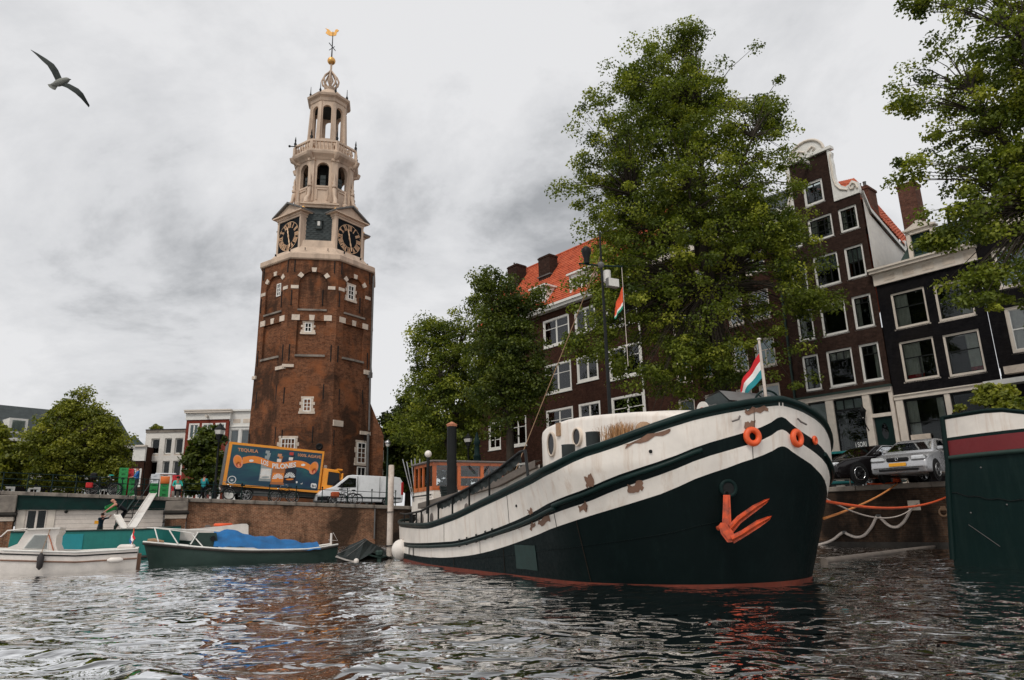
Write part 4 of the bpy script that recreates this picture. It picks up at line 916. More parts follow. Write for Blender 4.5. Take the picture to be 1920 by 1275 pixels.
# trunk cabin amidships with a weathered gang plank along its edge
TT = [(5.3, 2.42), (5.7, 2.38), (7.4, 2.10), (10.3, 1.90), (13.7, 1.70)]; xs = [5.36+(13.7-5.36)*i/20 for i in range(21)]
m = MB()
for side in (1, -1): m.grid([[Vector((x, side*1.55, 0.8)) for x in xs], [Vector((x, side*1.55, interp(TT, x))) for x in xs], [Vector((x, 0, interp(TT, x)+0.1)) for x in xs]], False, flip=(side < 0))
m.add([(13.7, -1.55, 0.8), (13.7, 1.55, 0.8), (13.7, 1.55, 1.7), (13.7, 0, 1.8), (13.7, -1.55, 1.7)], [(0, 1, 2, 3, 4)])
tr = m.build('trunk_cabin', 'hull_white', BG)
for side in (1, -1):
    m = MB(); g = lambda dy, dz: [Vector((x, side*(1.55+dy), interp(TT, x)+dz)) for x in xs]
    m.grid([g(-0.05, -0.07), g(0.12, -0.07), g(0.12, 0.10), g(-0.05, 0.10)], False, flip=(side < 0)); m.build('gang_plank', 'wood_grey', BG)
for px, py in ((874, 954), (809, 971), (791, 973)):
    x, y, z = bl(px, py, 1.57); n = 18; q = MB(); q.add([(x+0.13*math.cos(2*math.pi*i/n), 1.56, z+0.16*math.sin(2*math.pi*i/n)) for i in range(n)]+[(x+0.11*math.cos(2*math.pi*i/n), 1.585, z+0.14*math.sin(2*math.pi*i/n)) for i in range(n)], [tuple(range(n, 2*n))[::-1]]+[(i, n+i, n+(i+1) % n, (i+1) % n) for i in range(n)]); q.build('porthole', 'deck_grey', tr)
# wheelhouse of varnished wood
WX, WY, WZ0, WZ1 = 13.25, 1.30, 2.22, 3.14
wh = MB().box(WX+0.02, WX+2.0, -WY+0.02, WY-0.02, 1.2, WZ0).build('wheelhouse', 'hull_white', BG)
MB().bbox(WX-0.10, WX+2.1, -WY-0.10, WY+0.10, WZ1, WZ1+0.07, 0.03).build('roof', 'deck_grey', wh)
fr = MB(); t = 0.11
fr.box(WX, WX+0.08, -WY, WY, WZ0, WZ0+0.14).box(WX, WX+0.08, -WY, WY, WZ1-0.10, WZ1)
for y0 in (-WY, -WY+0.74, 0.30-0.0, WY-0.12): fr.box(WX-0.005, WX+0.085, y0, y0+0.12, WZ0+0.14, WZ1-0.10)
fr.box(WX, WX+0.07, -WY+0.86, 0.30, 2.62, 2.67)
for side in (1, -1):
    y0, y1 = (WY-0.08, WY) if side > 0 else (-WY, -WY+0.08)
    fr.box(WX+0.09, WX+2.0, y0, y1, WZ0, WZ0+0.14).box(WX+0.09, WX+2.0, y0, y1, WZ1-0.10, WZ1)
    for x0 in (WX+0.5, WX+1.0, WX+1.45, WX+1.9): fr.box(x0, x0+0.1, y0-0.004, y1+0.004, WZ0+0.14, WZ1-0.10)
fr.box(WX+1.92, WX+2.0, -WY+0.1, WY-0.1, WZ0, WZ0+0.14).box(WX+1.92, WX+2.0, -WY+0.1, WY-0.1, WZ1-0.1, WZ1)
fr.build('wooden_frame', 'varnish', wh)
for y0, y1 in ((-WY+0.12, -WY+0.74), (-WY+0.86, 0.30), (0.42, WY-0.12)): MB().box(WX+0.035, WX+0.042, y0, y1, WZ0+0.14, WZ1-0.10).build('pane', 'glass_bright', wh)
for side in (1, -1):
    MB().box(WX+0.09, WX+1.92, side*(WY-0.04), side*(WY-0.034) if side > 0 else -(WY-0.046), WZ0+0.14, WZ1-0.1).build('pane', 'glass_clear', wh)
for y0, dy in ((-0.75, 0.2), (0.0, -0.25)): MB().bar((WX-0.03, y0, WZ1-0.1), (WX-0.03, y0+dy, WZ1-0.36), 0.025).build('wiper', 'black_iron', wh)
MB().lathe([(0.16, WZ1+0.06), (0.13, WZ1+0.3), (0.15, WZ1+0.32), (0.10, WZ1+0.4), (0.09, WZ1+0.75), (0.13, WZ1+0.8), (0.1, WZ1+0.9), (0.02, WZ1+1.2)], 12, (WX+1.0, -0.75)).build('roof_vent', 'hull_green', wh)
# aft house
MB().bbox(14.9, 16.3, -1.05, 1.05, 1.0, 2.13, 0.10).build('aft_house', 'hull_white', BG)
MB().bbox(13.3, 15.0, 1.06, 1.32, 1.0, 2.05, 0.06).build('aft_locker', 'hull_white', BG)
MB().tube([(13.3, 1.36, 2.07), (15.1, 1.36, 2.07), (16.35, 0.95, 2.05)], 0.025, 6).build('grab_rail', 'black_iron', BG)
x, y, z = bl(842, 915, 1.1)
for k in range(4): MB().tube([(12.4+0.04*k, 0.75, 2.0+0.085*k), (12.3+0.05*k, 1.35, 2.0+0.085*k)], 0.06, 8).build('rolled_mat', 'tarp_black', BG)
# stove pipe
x, y, z = bl(847, 925, 1.15); x2, y2, z2 = bl(847, 796, 1.15); MB().lathe([(0.155, z-0.2), (0.155, z2-0.06)], 16, (x, 1.15)).build('stove_pipe', 'black_iron', BG)
MB().lathe([(0.155, z2-0.07), (0.17, z2-0.06), (0.165, z2-0.02), (0.19, z2), (0.02, z2+0.09)], 16, (x, 1.15)).build('pipe_cap', 'terracotta', BG)
# lamp post with round globe at the aft rail
x, y, z = bl(802, 945, 1.72); _, _, z2 = bl(800, 852, 1.72); MB().tube([(x, 1.72, z-0.3), (x, 1.72, z2-0.12)], 0.055, 8).build('lamp_post', 'black_iron', BG); MB().ball((x, 1.72, z2), 0.115).build('lamp_globe', 'fender_white', BG)
# bundle of boat hooks standing at the stern
for k in range(7): MB().tube([(15.4+0.05*k, 1.25-0.06*k, 1.9), (15.6+0.10*math.sin(k*3.0), 1.62-0.16*k, 3.35+0.2*random.random())], 0.022, 6).build('boat_hook', 'steel', BG)
# fenders and lines at the stern
x, y, z = bl(752, 1034, 2.05)
MB().ball((x, 2.05, 0.32), 0.32, 16, 10, (1, 1, 1.05)).build('fender', 'fender_white', BG); MB().tube([(x-0.25, 1.75, 0.4), (x-0.2, 1.85, 0.9), (x-0.3, 1.6, 1.3)], 0.03, 6).build('davit_pipe', 'rope_white', BG)
MB().tube([(x-0.1, 2.05, 0.62), (x-0.9, 1.75, 1.2)], 0.015, 5).build('fender_line', 'rope_white', BG)
MB().lathe([(0.1, 1.15), (0.12, 1.2), (0.10, 1.4), (0.14, 1.46)], 10, (14.6, 1.55)).build('bollard', 'black_iron', BG)
# mast with cross-tree, lamp and floodlight
MX = bl(1143, 760, 0.0)[0]; MB().tube([(MX, 0, 2.2), (MX, 0, 5.2)], [0.052, 0.042], 10).tube([(MX, 0, 5.2), (MX, 0, bl(1122, 437, 0.0)[2])], [0.04, 0.022], 10).build('mast', 'black_iron', BG)
ZC = bl(1130, 497, 0.0)[2]
MB().tube([(MX+0.2, 0.55, ZC+0.05), (MX, 0, ZC), (MX-0.2, -0.5, ZC-0.02)], 0.022, 6).build('cross_tree', 'dark_green', BG)
MB().ball((MX, 0.02, ZC+0.02), 0.085).build('mast_fitting', 'lead', BG)
MB().lathe([(0.07, ZC+0.05), (0.08, ZC+0.2), (0.12, ZC+0.32), (0.13, ZC+0.42), (0.05, ZC+0.5)], 10, (MX+0.12, 0.36)).build('mast_lamp', 'black_iron', BG)
MB().lathe([(0.10, ZC-0.42), (0.10, ZC-0.12)], 10, (MX, -0.15)).build('steaming_light', 'lamp_glass', BG)
fl = MB().bbox(MX-0.24, MX-0.12, -0.34, 0.0, ZC-0.62, ZC-0.38, 0.02).build('flood_light', 'lead', BG); MB().box(MX-0.255, MX-0.242, -0.32, -0.02, ZC-0.60, ZC-0.40).build('lens', 'lamp_glass', fl)
xa = bl(990, 845, 0.0); MB().tube([(MX, 0, ZC+0.3), (xa[0]+0.4, 0.3, 2.4)], 0.012, 5).build('stay', 'rope_tan', BG)
MB().tube([(MX-0.19, -0.48, ZC-0.03), (MX-0.19, -0.48, ZC-2.6)], 0.008, 5).build('halyard', 'rope_white', BG)
def flag(name, parent, org, du, dv, stripes, nu=10, amp=0.05, fold=0.0):
    """cloth with three stripes; org: hoist top, du: fly vector, dv: hoist-down vector"""
    o = bpy.data.objects.new(name, None)
    n = len(stripes); first = None; nrm = du.cross(dv).normalized()
    for s_, mt in enumerate(stripes):
        rows = []
        for k in range(4):
            v = (s_+k/3)/n; rows.append([org+du*(i/nu)+dv*v*(1-fold*i/nu)+dv*fold*0.55*(i/nu)+nrm*amp*math.sin(i*1.1+v*2)*(i/nu)+Vector((0, 0, -0.10*(i/nu)**2*du.length)) for i in range(nu+1)])
        m = MB(); m.grid(rows, True); m.grid([[p+nrm*0.003 for p in r] for r in rows], True, True)
        ob = m.build(name if first is None else 'stripe', mt, parent if first is None else first)
        if first is None: first = ob
    return first
flag('pennant', BG, Vector((MX-0.19, -0.47, ZC-0.55)), Vector((0.18, 0.15, -0.34)), Vector((0.02, 0.02, -0.58)), ['flag_orange']*5+['flag_white', 'flag_green'], amp=0.05, fold=0.5)
# windlass on the foredeck
A_ = bl(1296, 770, 0.9); wl = MB().prism([(0.05, 2.6), (0.75, 2.6), (0.75, 3.02), (0.62, 3.24), (0.25, 3.30), (0.05, 3.1)], 0.50, 0.62, 'y').build('windlass', 'slate', BG); MB().prism([(0.05, 2.6), (0.75, 2.6), (0.75, 3.02), (0.62, 3.24), (0.25, 3.30), (0.05, 3.1)], -0.62, -0.5, 'y').build('cheek', 'slate', wl)
MB().tube([(0.4, 0.62, 2.98), (0.4, 0.72, 2.98), (0.4, 0.86, 2.98), (0.4, 0.90, 2.98)], [0.13, 0.10, 0.12, 0.16], 14).build('warping_drum', 'lead', wl)
MB().tube([(0.4, 0.90, 2.98), (0.4, 0.92, 2.98)], 0.155, 16).build('drum_end', 'white_paint', wl); MB().tube([(0.4, 0.92, 2.98), (0.4, 0.94, 2.98)], 0.05, 10).build('drum_boss', 'anchor_orange', wl)
MB().add([(0.02, -0.62, 3.12), (0.02, 0.62, 3.12), (0.25, 0.62, 3.33), (0.25, -0.62, 3.33), (0.68, 0.62, 3.27), (0.68, -0.62, 3.27)], [(0, 1, 2, 3), (3, 2, 4, 5)]).build('hood', 'lead', wl)
m = MB()
for k in range(9): m.torus((0.38, 0.42-0.09*k, 2.98), 0.14+0.04*(k % 3 == 0), 0.03, 'y', 14, 6)
m.build('chain_wheel', 'black_iron', wl)
# hand wheel, flag staff and ensign on the bow
hx, hy, hz = bl(1443, 752, -0.15); MB().torus((0.0, 0, 0), 0.22, 0.02, 'y', 28, 6).bar((-0.21, 0, 0), (0.21, 0, 0), 0.018).bar((0, 0, -0.21), (0, 0, 0.21), 0.018).bar((-0.15, 0, -0.15), (0.15, 0, 0.15), 0.018).build('hand_wheel', 'dark_green', BG, (hx+0.05, -0.15, hz-0.02), (0, 0, R(60)))
ft = bl(1423, 636, -0.1); fb = bl(1437, 755, -0.1); MB().tube([fb, (Vector(ft)+Vector((0, 0, 0)))], [0.03, 0.022], 8).build('flag_staff', 'pole_wood', BG); MB().ball(ft, 0.04, 10, 6, (1, 1, 0.6)).build('truck_cap', 'fender_white', BG)
p0 = Vector(bl(1424, 662, -0.1)); p1 = Vector(bl(1384, 712, -0.05)); flag('ensign', BG, p0, (p1-p0)*1.02, Vector((0.0, 0.0, -0.46)), ['flag_red', 'flag_white', 'flag_teal'], amp=0.05, fold=0.35)
# pots and dry grasses on the foredeck
for px, py, r in ((1066, 846, 0.14), (1112, 823, 0.14)):
    x, y, z = bl(px, py, 2.05); MB().lathe([(r*0.9, z-0.15), (r, z-0.12), (r, z+0.11), (r*1.06, z+0.13), (r*0.9, z+0.13), (r*0.85, z+0.05)], 18, (x, 2.05)).build('deck_pot', 'slate', BG)
x, y, z = bl(1165, 812, 1.8); m = MB()
for i in range(520):
    bx_, by_ = x+random.gauss(0, 0.22), 1.8+random.gauss(0, 0.12); a = random.uniform(0, 6.28); L = random.uniform(0.18, 0.42); lean = random.uniform(0.1, 0.9)
    p = Vector((bx_, by_, z-0.15)); q = p+Vector((math.cos(a)*lean*L*0.5, math.sin(a)*lean*L*0.5, L*0.75)); e_ = q+Vector((math.cos(a)*lean*L*0.5, math.sin(a)*lean*L*0.5, L*(0.25-0.3*lean))); w = Vector((-math.sin(a), math.cos(a), 0))*0.005
    m.add([p-w, p+w, q+w*0.8, q-w*0.8, e_], [(0, 1, 2, 3), (3, 2, 4)])
g = m.build('dry_grass', 'dry_grass', BG); g['kind'] = 'stuff'
x2, y2, z2 = bl(1207, 800, 1.75); MB().ball((x2, 1.75, z2-0.05), 0.16, 14, 8, (1, 1, 0.9)).build('basket', 'rope_tan', BG)
# hawse rings, eyes and hooks at the bow
def on_hull(a, z, side=1, off=0.02):
    u = uof(a); p = hullpt(u, z, side)[0]; q = hullpt(u+0.004, z, side)[0]; t = (q-p).normalized(); nrm = Vector((t.y, -t.x, 0))*1.0
    if nrm.x > 0 and a < 2: nrm = -nrm
    return p+nrm*off, nrm
def at_hull_px(px, py, side=1):
    best = None; d = ray(px, py)
    for u in [i/120 for i in range(0, 130)]:
        for z in [0.3+0.04*i for i in range(70)]:
            p = hullpt(u, z, side)[0]; w = BS+_bx*p.x+_by*p.y+Vector((0, 0, p.z)); r = w-Vector((0, 0, CAMH)); c = r-d*(r.dot(d)/d.dot(d)); e = max(c.length, 0.03)+0.05*r.length
            if best is None or e < best[0]: best = (e, u, z)
    u, z = best[1], best[2]; p = hullpt(u, z, side)[0]; q = hullpt(u+0.004, z, side)[0]; t = (q-p).normalized(); nrm = Vector((t.y, -t.x, 0))
    if nrm.x > 0: nrm = -nrm
    if abs(nrm.x) < 0.05: nrm.y = abs(nrm.y)*side
    return p, nrm.normalized()
for px, py, sd_, rs in ((1410, 819, 1, 1.0), (1494, 820, -1, 1.0), (1527, 826, -1, 0.5)):
    p, nr = at_hull_px(px, py, sd_); o = MB().torus((0, 0, 0), 0.115*rs, 0.052*rs, 'z', 28, 10).build('hawse_ring', 'buoy_orange', BG, p+nr*0.03); o.rotation_euler = nr.to_track_quat('Z', 'Y').to_euler()
for px, py, sd_ in ((1385, 787, 1), (1497, 790, -1)):
    p, nr = at_hull_px(px, py, sd_); MB().tube([(p+nr*0.06)+Vector((0, 0.14*sd_, -0.04)), p+nr*0.07, (p+nr*0.05)+Vector((0, -0.05*sd_, 0.06))], 0.016, 6).build('mooring_eye', 'deck_grey', BG)
# anchor in its hawse pipe
ap_, an = at_hull_px(1364, 918, 1)
hp = MB().torus((0, 0, 0), 0.125, 0.035, 'z', 24, 8).build('hawse_pipe', 'hull_green', BG, ap_+an*0.01); hp.rotation_euler = an.to_track_quat('Z', 'Y').to_euler()
MB().lathe([(0.12, -0.01), (0.12, 0.012)], 20).build('hawse_mouth', 'black_iron', hp)
Wd = BS+_bx*ap_.x+_by*ap_.y+Vector((0, 0, ap_.z)); cd = Vector((-Wd.x, -Wd.y, 0)).normalized(); cl = Vector((cd.dot(_bx), cd.dot(_by), 0))
def anch(px, py, off):
    P = on_plane(px, py, cd, cd.dot(Wd)+off); r = P-BS; return Vector((r.dot(_bx), r.dot(_by), P.z))
def aprism(pts, o0, o1, name, parent=BG):
    f = [anch(x, y, o1) for x, y in pts]; bk = [anch(x, y, o0) for x, y in pts]; n = len(pts)
    return MB().add(f+bk, [tuple(range(n)), tuple(range(2*n-1, n-1, -1))]+[(i, n+i, n+(i+1) % n, (i+1) % n) for i in range(n)]).build(name, 'anchor_orange', parent)
def forged(l_, r_, off, thick, name, parent):
    """tapered arm with a raised middle ridge: l_ and r_ are its two edges in photo pixels"""
    L_ = [anch(x, y, off) for x, y in l_]; R_ = [anch(x, y, off) for x, y in r_]; n = len(l_)
    M_ = [anch((a[0]+c[0])/2, (a[1]+c[1])/2, off+thick*(1-0.75*i/(n-1))) for i, (a, c) in enumerate(zip(l_, r_))]; K_ = [anch((a[0]+c[0])/2, (a[1]+c[1])/2, off-thick*0.8*(1-0.75*i/(n-1))) for i, (a, c) in enumerate(zip(l_, r_))]
    m = MB(); q1 = [p.lerp(m_, 0.45)-(m_-p)*0.0+cl*(-0.022) for p, m_ in zip(L_, M_)]; q2 = [p.lerp(m_, 0.45)+cl*(-0.022) for p, m_ in zip(R_, M_)]
    m.grid([L_, q1, M_, q2, R_], False); m.grid([R_, K_, L_], False); m.add([L_[0], M_[0], R_[0], K_[0]], [(0, 1, 2, 3), (3, 2, 1, 0)]); return m.build(name, 'anchor_orange', parent)
ac = aprism([(1356, 928), (1369, 928), (1371, 975), (1373, 1000), (1353, 1000), (1355, 960)], 0.03, 0.15, 'anchor')
aprism([(1360, 930), (1365, 930), (1367, 985), (1358, 985)], 0.15, 0.175, 'shank_web', ac)
MB().torus(anch(1362, 927, 0.09), 0.05, 0.016, 'x', 16, 8).build('shackle', 'black_iron', ac)
aprism([(1347, 986), (1351, 980), (1360, 980), (1374, 996), (1379, 1008), (1375, 1016), (1364, 1017), (1352, 1001)], 0.06, 0.24, 'crown', ac)
aprism([(1352, 988), (1358, 985), (1368, 998), (1372, 1008), (1366, 1012), (1356, 1000)], 0.24, 0.27, 'crown_boss', ac); MB().tube([anch(1349, 989, 0.12), anch(1345, 991, 0.14)], 0.035, 10).build('crown_pin', 'anchor_orange', ac)
forged([(1366, 984), (1383, 967), (1412, 947), (1434, 936.5), (1443, 934.5)], [(1374, 1000), (1389, 981), (1419, 958), (1438, 943), (1443, 936)], 0.17, 0.06, 'fluke', ac)
forged([(1369, 1004), (1389, 995), (1418, 976), (1440, 968), (1447, 967)], [(1376, 1019), (1393, 1009), (1424, 989), (1443, 975), (1447, 969)], 0.26, 0.06, 'fluke', ac)

# ------------------------------------------------------------------ the second barge, cut by the right frame edge
P0 = on_z(1788, 1058, 0); GD = Vector((0.90, -0.436, 0)).normalized(); GR = math.atan2(GD.y, GD.x)
B2 = thing('barge', 'dark green barge bow with white and red bands at right edge', 'barge', (P0.x, P0.y, 0), GR)
def h2(x, z, side=-1):
    """x aft from the stem, side -1 towards the viewer"""
    zz = min(max(z, 0)/2.2, 1.0); fl = zz**0.7
    w = 2.0*(1-math.exp(-x/1.5))*(0.72+0.28*fl)+0.02*fl; st = 0.22*zz+0.05*max(z-1.7, 0)
    return Vector((x+st, side*w, z))
XS = [0, 0.03, 0.08, 0.16, 0.28, 0.45, 0.7, 1.0, 1.4, 1.9, 2.5, 3.2, 4, 5, 6.5, 8, 10, 12]
R2 = [(0, 3.25), (0.9, 3.25), (1.6, 3.04), (3, 2.90), (5, 2.88), (12, 2.95)]
L2 = [lambda x: -0.5, lambda x: 2.28, lambda x: 2.37, lambda x: 2.71, lambda x: 2.78, lambda x: interp(R2, x)-0.05, lambda x: interp(R2, x)]
for nm, mt, i0, i1, ns in (('hull_side', 'hull_green', 0, 1, 12), ('rubbing_strake', 'hull_olive', 1, 2, 1), ('red_band', 'hull_red', 2, 3, 3), ('dark_strake', 'hull_green', 3, 4, 1), ('white_band', 'hull_white', 4, 5, 4), ('cap_strake', 'hull_green', 5, 6, 1)):
    m = MB()
    for side in (-1, 1):
        m.grid([[h2(x, min(L2[i0](x)+(L2[i1](x)-L2[i0](x))*k/ns, interp(R2, x)), side) for x in XS] for k in range(ns+1)], True, flip=(side > 0))
    m.build(nm, mt, B2)
MB().tube([h2(0, z)+Vector((-0.01, 0.12*0, 0)) for z in (0.1, 0.4, 0.7, 1.2, 1.7, 2.2, 2.7, 3.27)], 0.06, 10).build('stem_post', 'hull_green', B2)
for side in (-1, 1):
    MB().tube([h2(x, interp(R2, x)+0.01, side) for x in XS], 0.035, 8).build('cap_rail', 'hull_green', B2)
    MB().tube([h2(x, 2.325, side)+Vector((0, side*0.03, 0)) for x in XS[1:]], 0.05, 8).build('rubbing_rail', 'hull_olive', B2)
MB().grid([[h2(x, interp(R2, x)-0.3, -1)+Vector((0, 0.06, 0)) for x in XS], [h2(x, interp(R2, x)-0.3, 1)-Vector((0, 0.06, 0)) for x in XS]], False).build('deck', 'deck_grey', B2)
MB().tube([h2(0.05+1.9*i/20, 1.55-0.22*math.sin(math.pi*i/24)+0.02*math.sin(i*1.7))+Vector((-0.004, -0.012, 0)) for i in range(21)], 0.008, 5).build('hanging_line', 'black_iron', B2)
MB().tube([h2(0.3+0.5*i/8, 0.85-0.45*i/8)+Vector((-0.002, -0.01, 0)) for i in range(9)], 0.006, 5).build('scratch', 'lead', B2)
for x, z in ((0.55, 2.05), (0.95, 1.25), (0.35, 1.1), (1.3, 0.75)): MB().ball(h2(x, z), 0.02, 8, 5).build('rivet', 'lead', B2)
MB().tube([(0.55, 0.1, 2.9), (0.55, 0.1, 3.36)], 0.05, 8).tube([(0.55, -0.25, 3.32), (0.55, 0.3, 3.32)], 0.03, 8).build('bitts', 'black_iron', B2)
MB().tube([(1.0, -0.4, 3.24), (1.3, -0.4, 3.26)], 0.09, 10).build('roller', 'hull_olive', B2)
MB().bbox(2.0, 5.5, -0.9, 0.9, 2.5, 3.15, 0.12).build('deckhouse', 'lead', B2)
# ------------------------------------------------------------------ building kit: local x along the facade, y into the house, z up (world heights)
def facade(par, w, z0, z1, holes, mat, th=0.28, name='wall', x0=0.0, y0=0.0, top=None):
    xs = sorted(set([x0, x0+w]+[h[0] for h in holes]+[h[1] for h in holes])); zs = sorted(set([z0, z1]+[h[2] for h in holes]+[h[3] for h in holes])); m = MB()
    for a, b_ in zip(xs, xs[1:]):
        za = None
        for c, d in zip(zs, zs[1:]):
            cx, cz = (a+b_)/2, (c+d)/2; solid = not any(h[0] < cx < h[1] and h[2] < cz < h[3] for h in holes)
            if solid: m.add([(a, y0, c), (b_, y0, c), (b_, y0, d), (a, y0, d)], [(0, 1, 2, 3)])
    for h in holes:
        a, b_, c, d = h[:4]
        m.add([(a, y0, c), (a, y0, d), (a, y0+th, d), (a, y0+th, c)], [(3, 2, 1, 0)]).add([(b_, y0, c), (b_, y0, d), (b_, y0+th, d), (b_, y0+th, c)], [(0, 1, 2, 3)])
        m.add([(a, y0, d), (b_, y0, d), (b_, y0+th, d), (a, y0+th, d)], [(3, 2, 1, 0)]).add([(a, y0, c), (b_, y0, c), (b_, y0+th, c), (a, y0+th, c)], [(0, 1, 2, 3)])
    return m.build(name, mat, par)
def window(par, x0, x1, z0, z1, fr='white_trim', fw=0.11, y=0.07, cols=1, rows=1, transom=None, tcols=1, glass='glass_dark', curtain=None, sill=True, sash='black_iron', bar=0.035, proud=0.0, cside=None, room=True):
    yb = y-proud
    m = MB().box(x0, x0+fw, yb, yb+0.12, z0, z1).box(x1-fw, x1, yb, yb+0.12, z0, z1).box(x0+fw, x1-fw, yb, yb+0.12, z1-fw, z1).box(x0+fw, x1-fw, yb, yb+0.12, z0, z0+fw*1.2)
    w = m.build('window', fr, par)
    ix0, ix1, iz0, iz1 = x0+fw, x1-fw, z0+fw*1.2, z1-fw
    if sill: MB().box(x0-0.05, x1+0.05, yb-0.07, yb+0.10, z0-0.07, z0-0.002).build('sill', fr, w)
    tz = iz0+(iz1-iz0)*transom if transom else iz1
    sm = MB(); s = 0.045; ys = yb+0.055
    sm.box(ix0, ix0+s, ys, ys+0.05, iz0, iz1).box(ix1-s, ix1, ys, ys+0.05, iz0, iz1).box(ix0+s, ix1-s, ys, ys+0.05, iz0, iz0+s).box(ix0+s, ix1-s, ys, ys+0.05, iz1-s, iz1)
    if transom: sm.box(ix0+s, ix1-s, ys-0.01, ys+0.045, tz-s*0.6, tz+s*0.6)
    for i in range(1, cols): xx = ix0+(ix1-ix0)*i/cols; sm.box(xx-bar, xx+bar, ys+0.004, ys+0.044, iz0+s, (tz-s*0.6 if transom else iz1-s))
    for i in range(1, rows): zz = iz0+(tz-iz0)*i/rows; sm.box(ix0+s, ix1-s, ys+0.006, ys+0.042, zz-bar*0.8, zz+bar*0.8)
    if transom:
        for i in range(1, tcols): xx = ix0+(ix1-ix0)*i/tcols; sm.box(xx-bar*0.8, xx+bar*0.8, ys+0.004, ys+0.044, tz+s*0.6, iz1-s)
    sm.build('sash', sash, w)
    MB().box(ix0, ix1, yb+0.075, yb+0.08, iz0, iz1).build('pane', glass, w)
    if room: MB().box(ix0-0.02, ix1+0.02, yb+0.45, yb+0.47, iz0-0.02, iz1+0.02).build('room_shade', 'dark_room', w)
    if curtain:
        def drape(a, b_, mt, c0=iz0, c1=iz1, yy=yb+0.22):
            n = max(6, int((b_-a)/0.05)); rows_ = [[(a+(b_-a)*i/n, yy+0.025*math.sin(i*1.9), z) for i in range(n+1)] for z in (c0, c1)]; return MB().grid(rows_, True).build('curtain', mt, w)
        wd = ix1-ix0
        if cside == 'both': drape(ix0, ix0+wd*0.28, curtain); drape(ix1-wd*0.22, ix1, curtain)
        elif cside == 'left': drape(ix0, ix0+wd*0.42, curtain)
        elif cside == 'right': drape(ix1-wd*0.36, ix1, curtain)
        elif cside == 'top': drape(ix0, ix1, curtain, tz, iz1, yb+0.16)
        elif cside == 'redhem_l': drape(ix0, ix0+wd*0.55, curtain, iz0+0.25); drape(ix0, ix0+wd*0.55, 'curtain_red', iz0, iz0+0.25)
        elif cside == 'redhem_r': drape(ix1-wd*0.42, ix1, curtain, iz0+0.25); drape(ix1-wd*0.42, ix1, 'curtain_red', iz0, iz0+0.25)
        else: drape(ix0, ix1, curtain)
    return w
def tiles(par, P, ncol, nrow, mat='roof_tile', name='roof_tiles', amp=0.045):
    """pantiles over a quad patch: P(u, v) gives points, n the outward normal; every course overlaps the one below"""
    p00, p10, p01 = Vector(P(0, 0)), Vector(P(1, 0)), Vector(P(0, 1)); nrm = (p10-p00).cross(p01-p00).normalized(); m = MB(); sub = 4
    if nrm.z < 0: nrm = -nrm
    prof = [(0, 0.0), (0.3, 0.35), (0.6, 1.0), (0.85, 0.5), (1.0, 0.0)]
    for r in range(nrow):
        lo, hi = [], []; jit = 0.01
        for c in range(ncol):
            j = random.uniform(-1, 1)*0.010
            for t, h in prof[:-1]:
                u = (c+t)/ncol; lo.append(Vector(P(u, (r-0.06)/nrow))+nrm*(0.055+amp*h+j)); hi.append(Vector(P(u, (r+1)/nrow))+nrm*(0.012+amp*h+j*0.5))
        base = [q-nrm*0.035 for q in lo]
        m.grid([base, lo], False); m.grid([lo, hi], True)
    o = m.build(name, mat, par); o['kind'] = 'stuff'; return o
def chimney(par, x0, x1, y0, y1, z0, z1, pots=2, mat='brick_chimney'):
    c = MB().box(x0, x1, y0, y1, z0, z1-0.22).box(x0-0.05, x1+0.05, y0-0.05, y1+0.05, z1-0.22, z1-0.08).box(x0+0.02, x1-0.02, y0+0.02, y1-0.02, z1-0.08, z1).build('chimney', mat, par)
    for i in range(pots): MB().lathe([(0.11, z1), (0.09, z1+0.12), (0.09, z1+0.42), (0.11, z1+0.46), (0.08, z1+0.46)], 10, (x0+(x1-x0)*(0.25+0.35*i), (y0+y1)/2)).build('chimney_pot', 'lead', c)
    return c
KF = 38.0
def rhouse(name, label, x0): return thing(name, label, 'house', RB(x0, KF, 0), RROT)

# ---- brown neck-gabled canal house
HX = -19.75; bh = rhouse('canal_house', 'tall brown brick canal house with white scrolled neck gable', HX); X = lambda x: x-HX; W_ = 5.2
cols = [(X(-19.15), X(-18.18)), (X(-17.72), X(-16.28)), (X(-15.90), X(-14.86))]; rows_ = [(7.97, 10.03), (10.9, 12.76), (13.77, 15.65), (16.58, 18.02)]
holes = [(a, b_, c, d) for c, d in rows_ for a, b_ in cols]
facade(bh, W_, 7.45, 18.55, holes, 'brick_brown')
for r, (c, d) in enumerate(rows_):
    for i, (a, b_) in enumerate(cols):
        kw = dict(transom=0.62, tcols=3, cols=2 if i != 1 else 1, curtain=None)
        if r == 0: kw = dict(transom=0.74, tcols=3, cols=2 if i == 0 else 1, curtain='curtain', cside={0: 'both', 1: 'top', 2: 'right'}[i])
        if r == 1: kw = dict(transom=0.8, tcols=2, curtain='curtain', cside={0: 'left', 1: 'top', 2: 'both'}[i])
        if r == 2: kw = dict(transom=0.5, tcols=3, cols=3, rows=1, curtain='blind', cside='top')
        if r == 3: kw = dict(cols=3, rows=3, curtain='curtain', cside='both', bar=0.025)
        window(bh, a, b_, c, d, **kw)
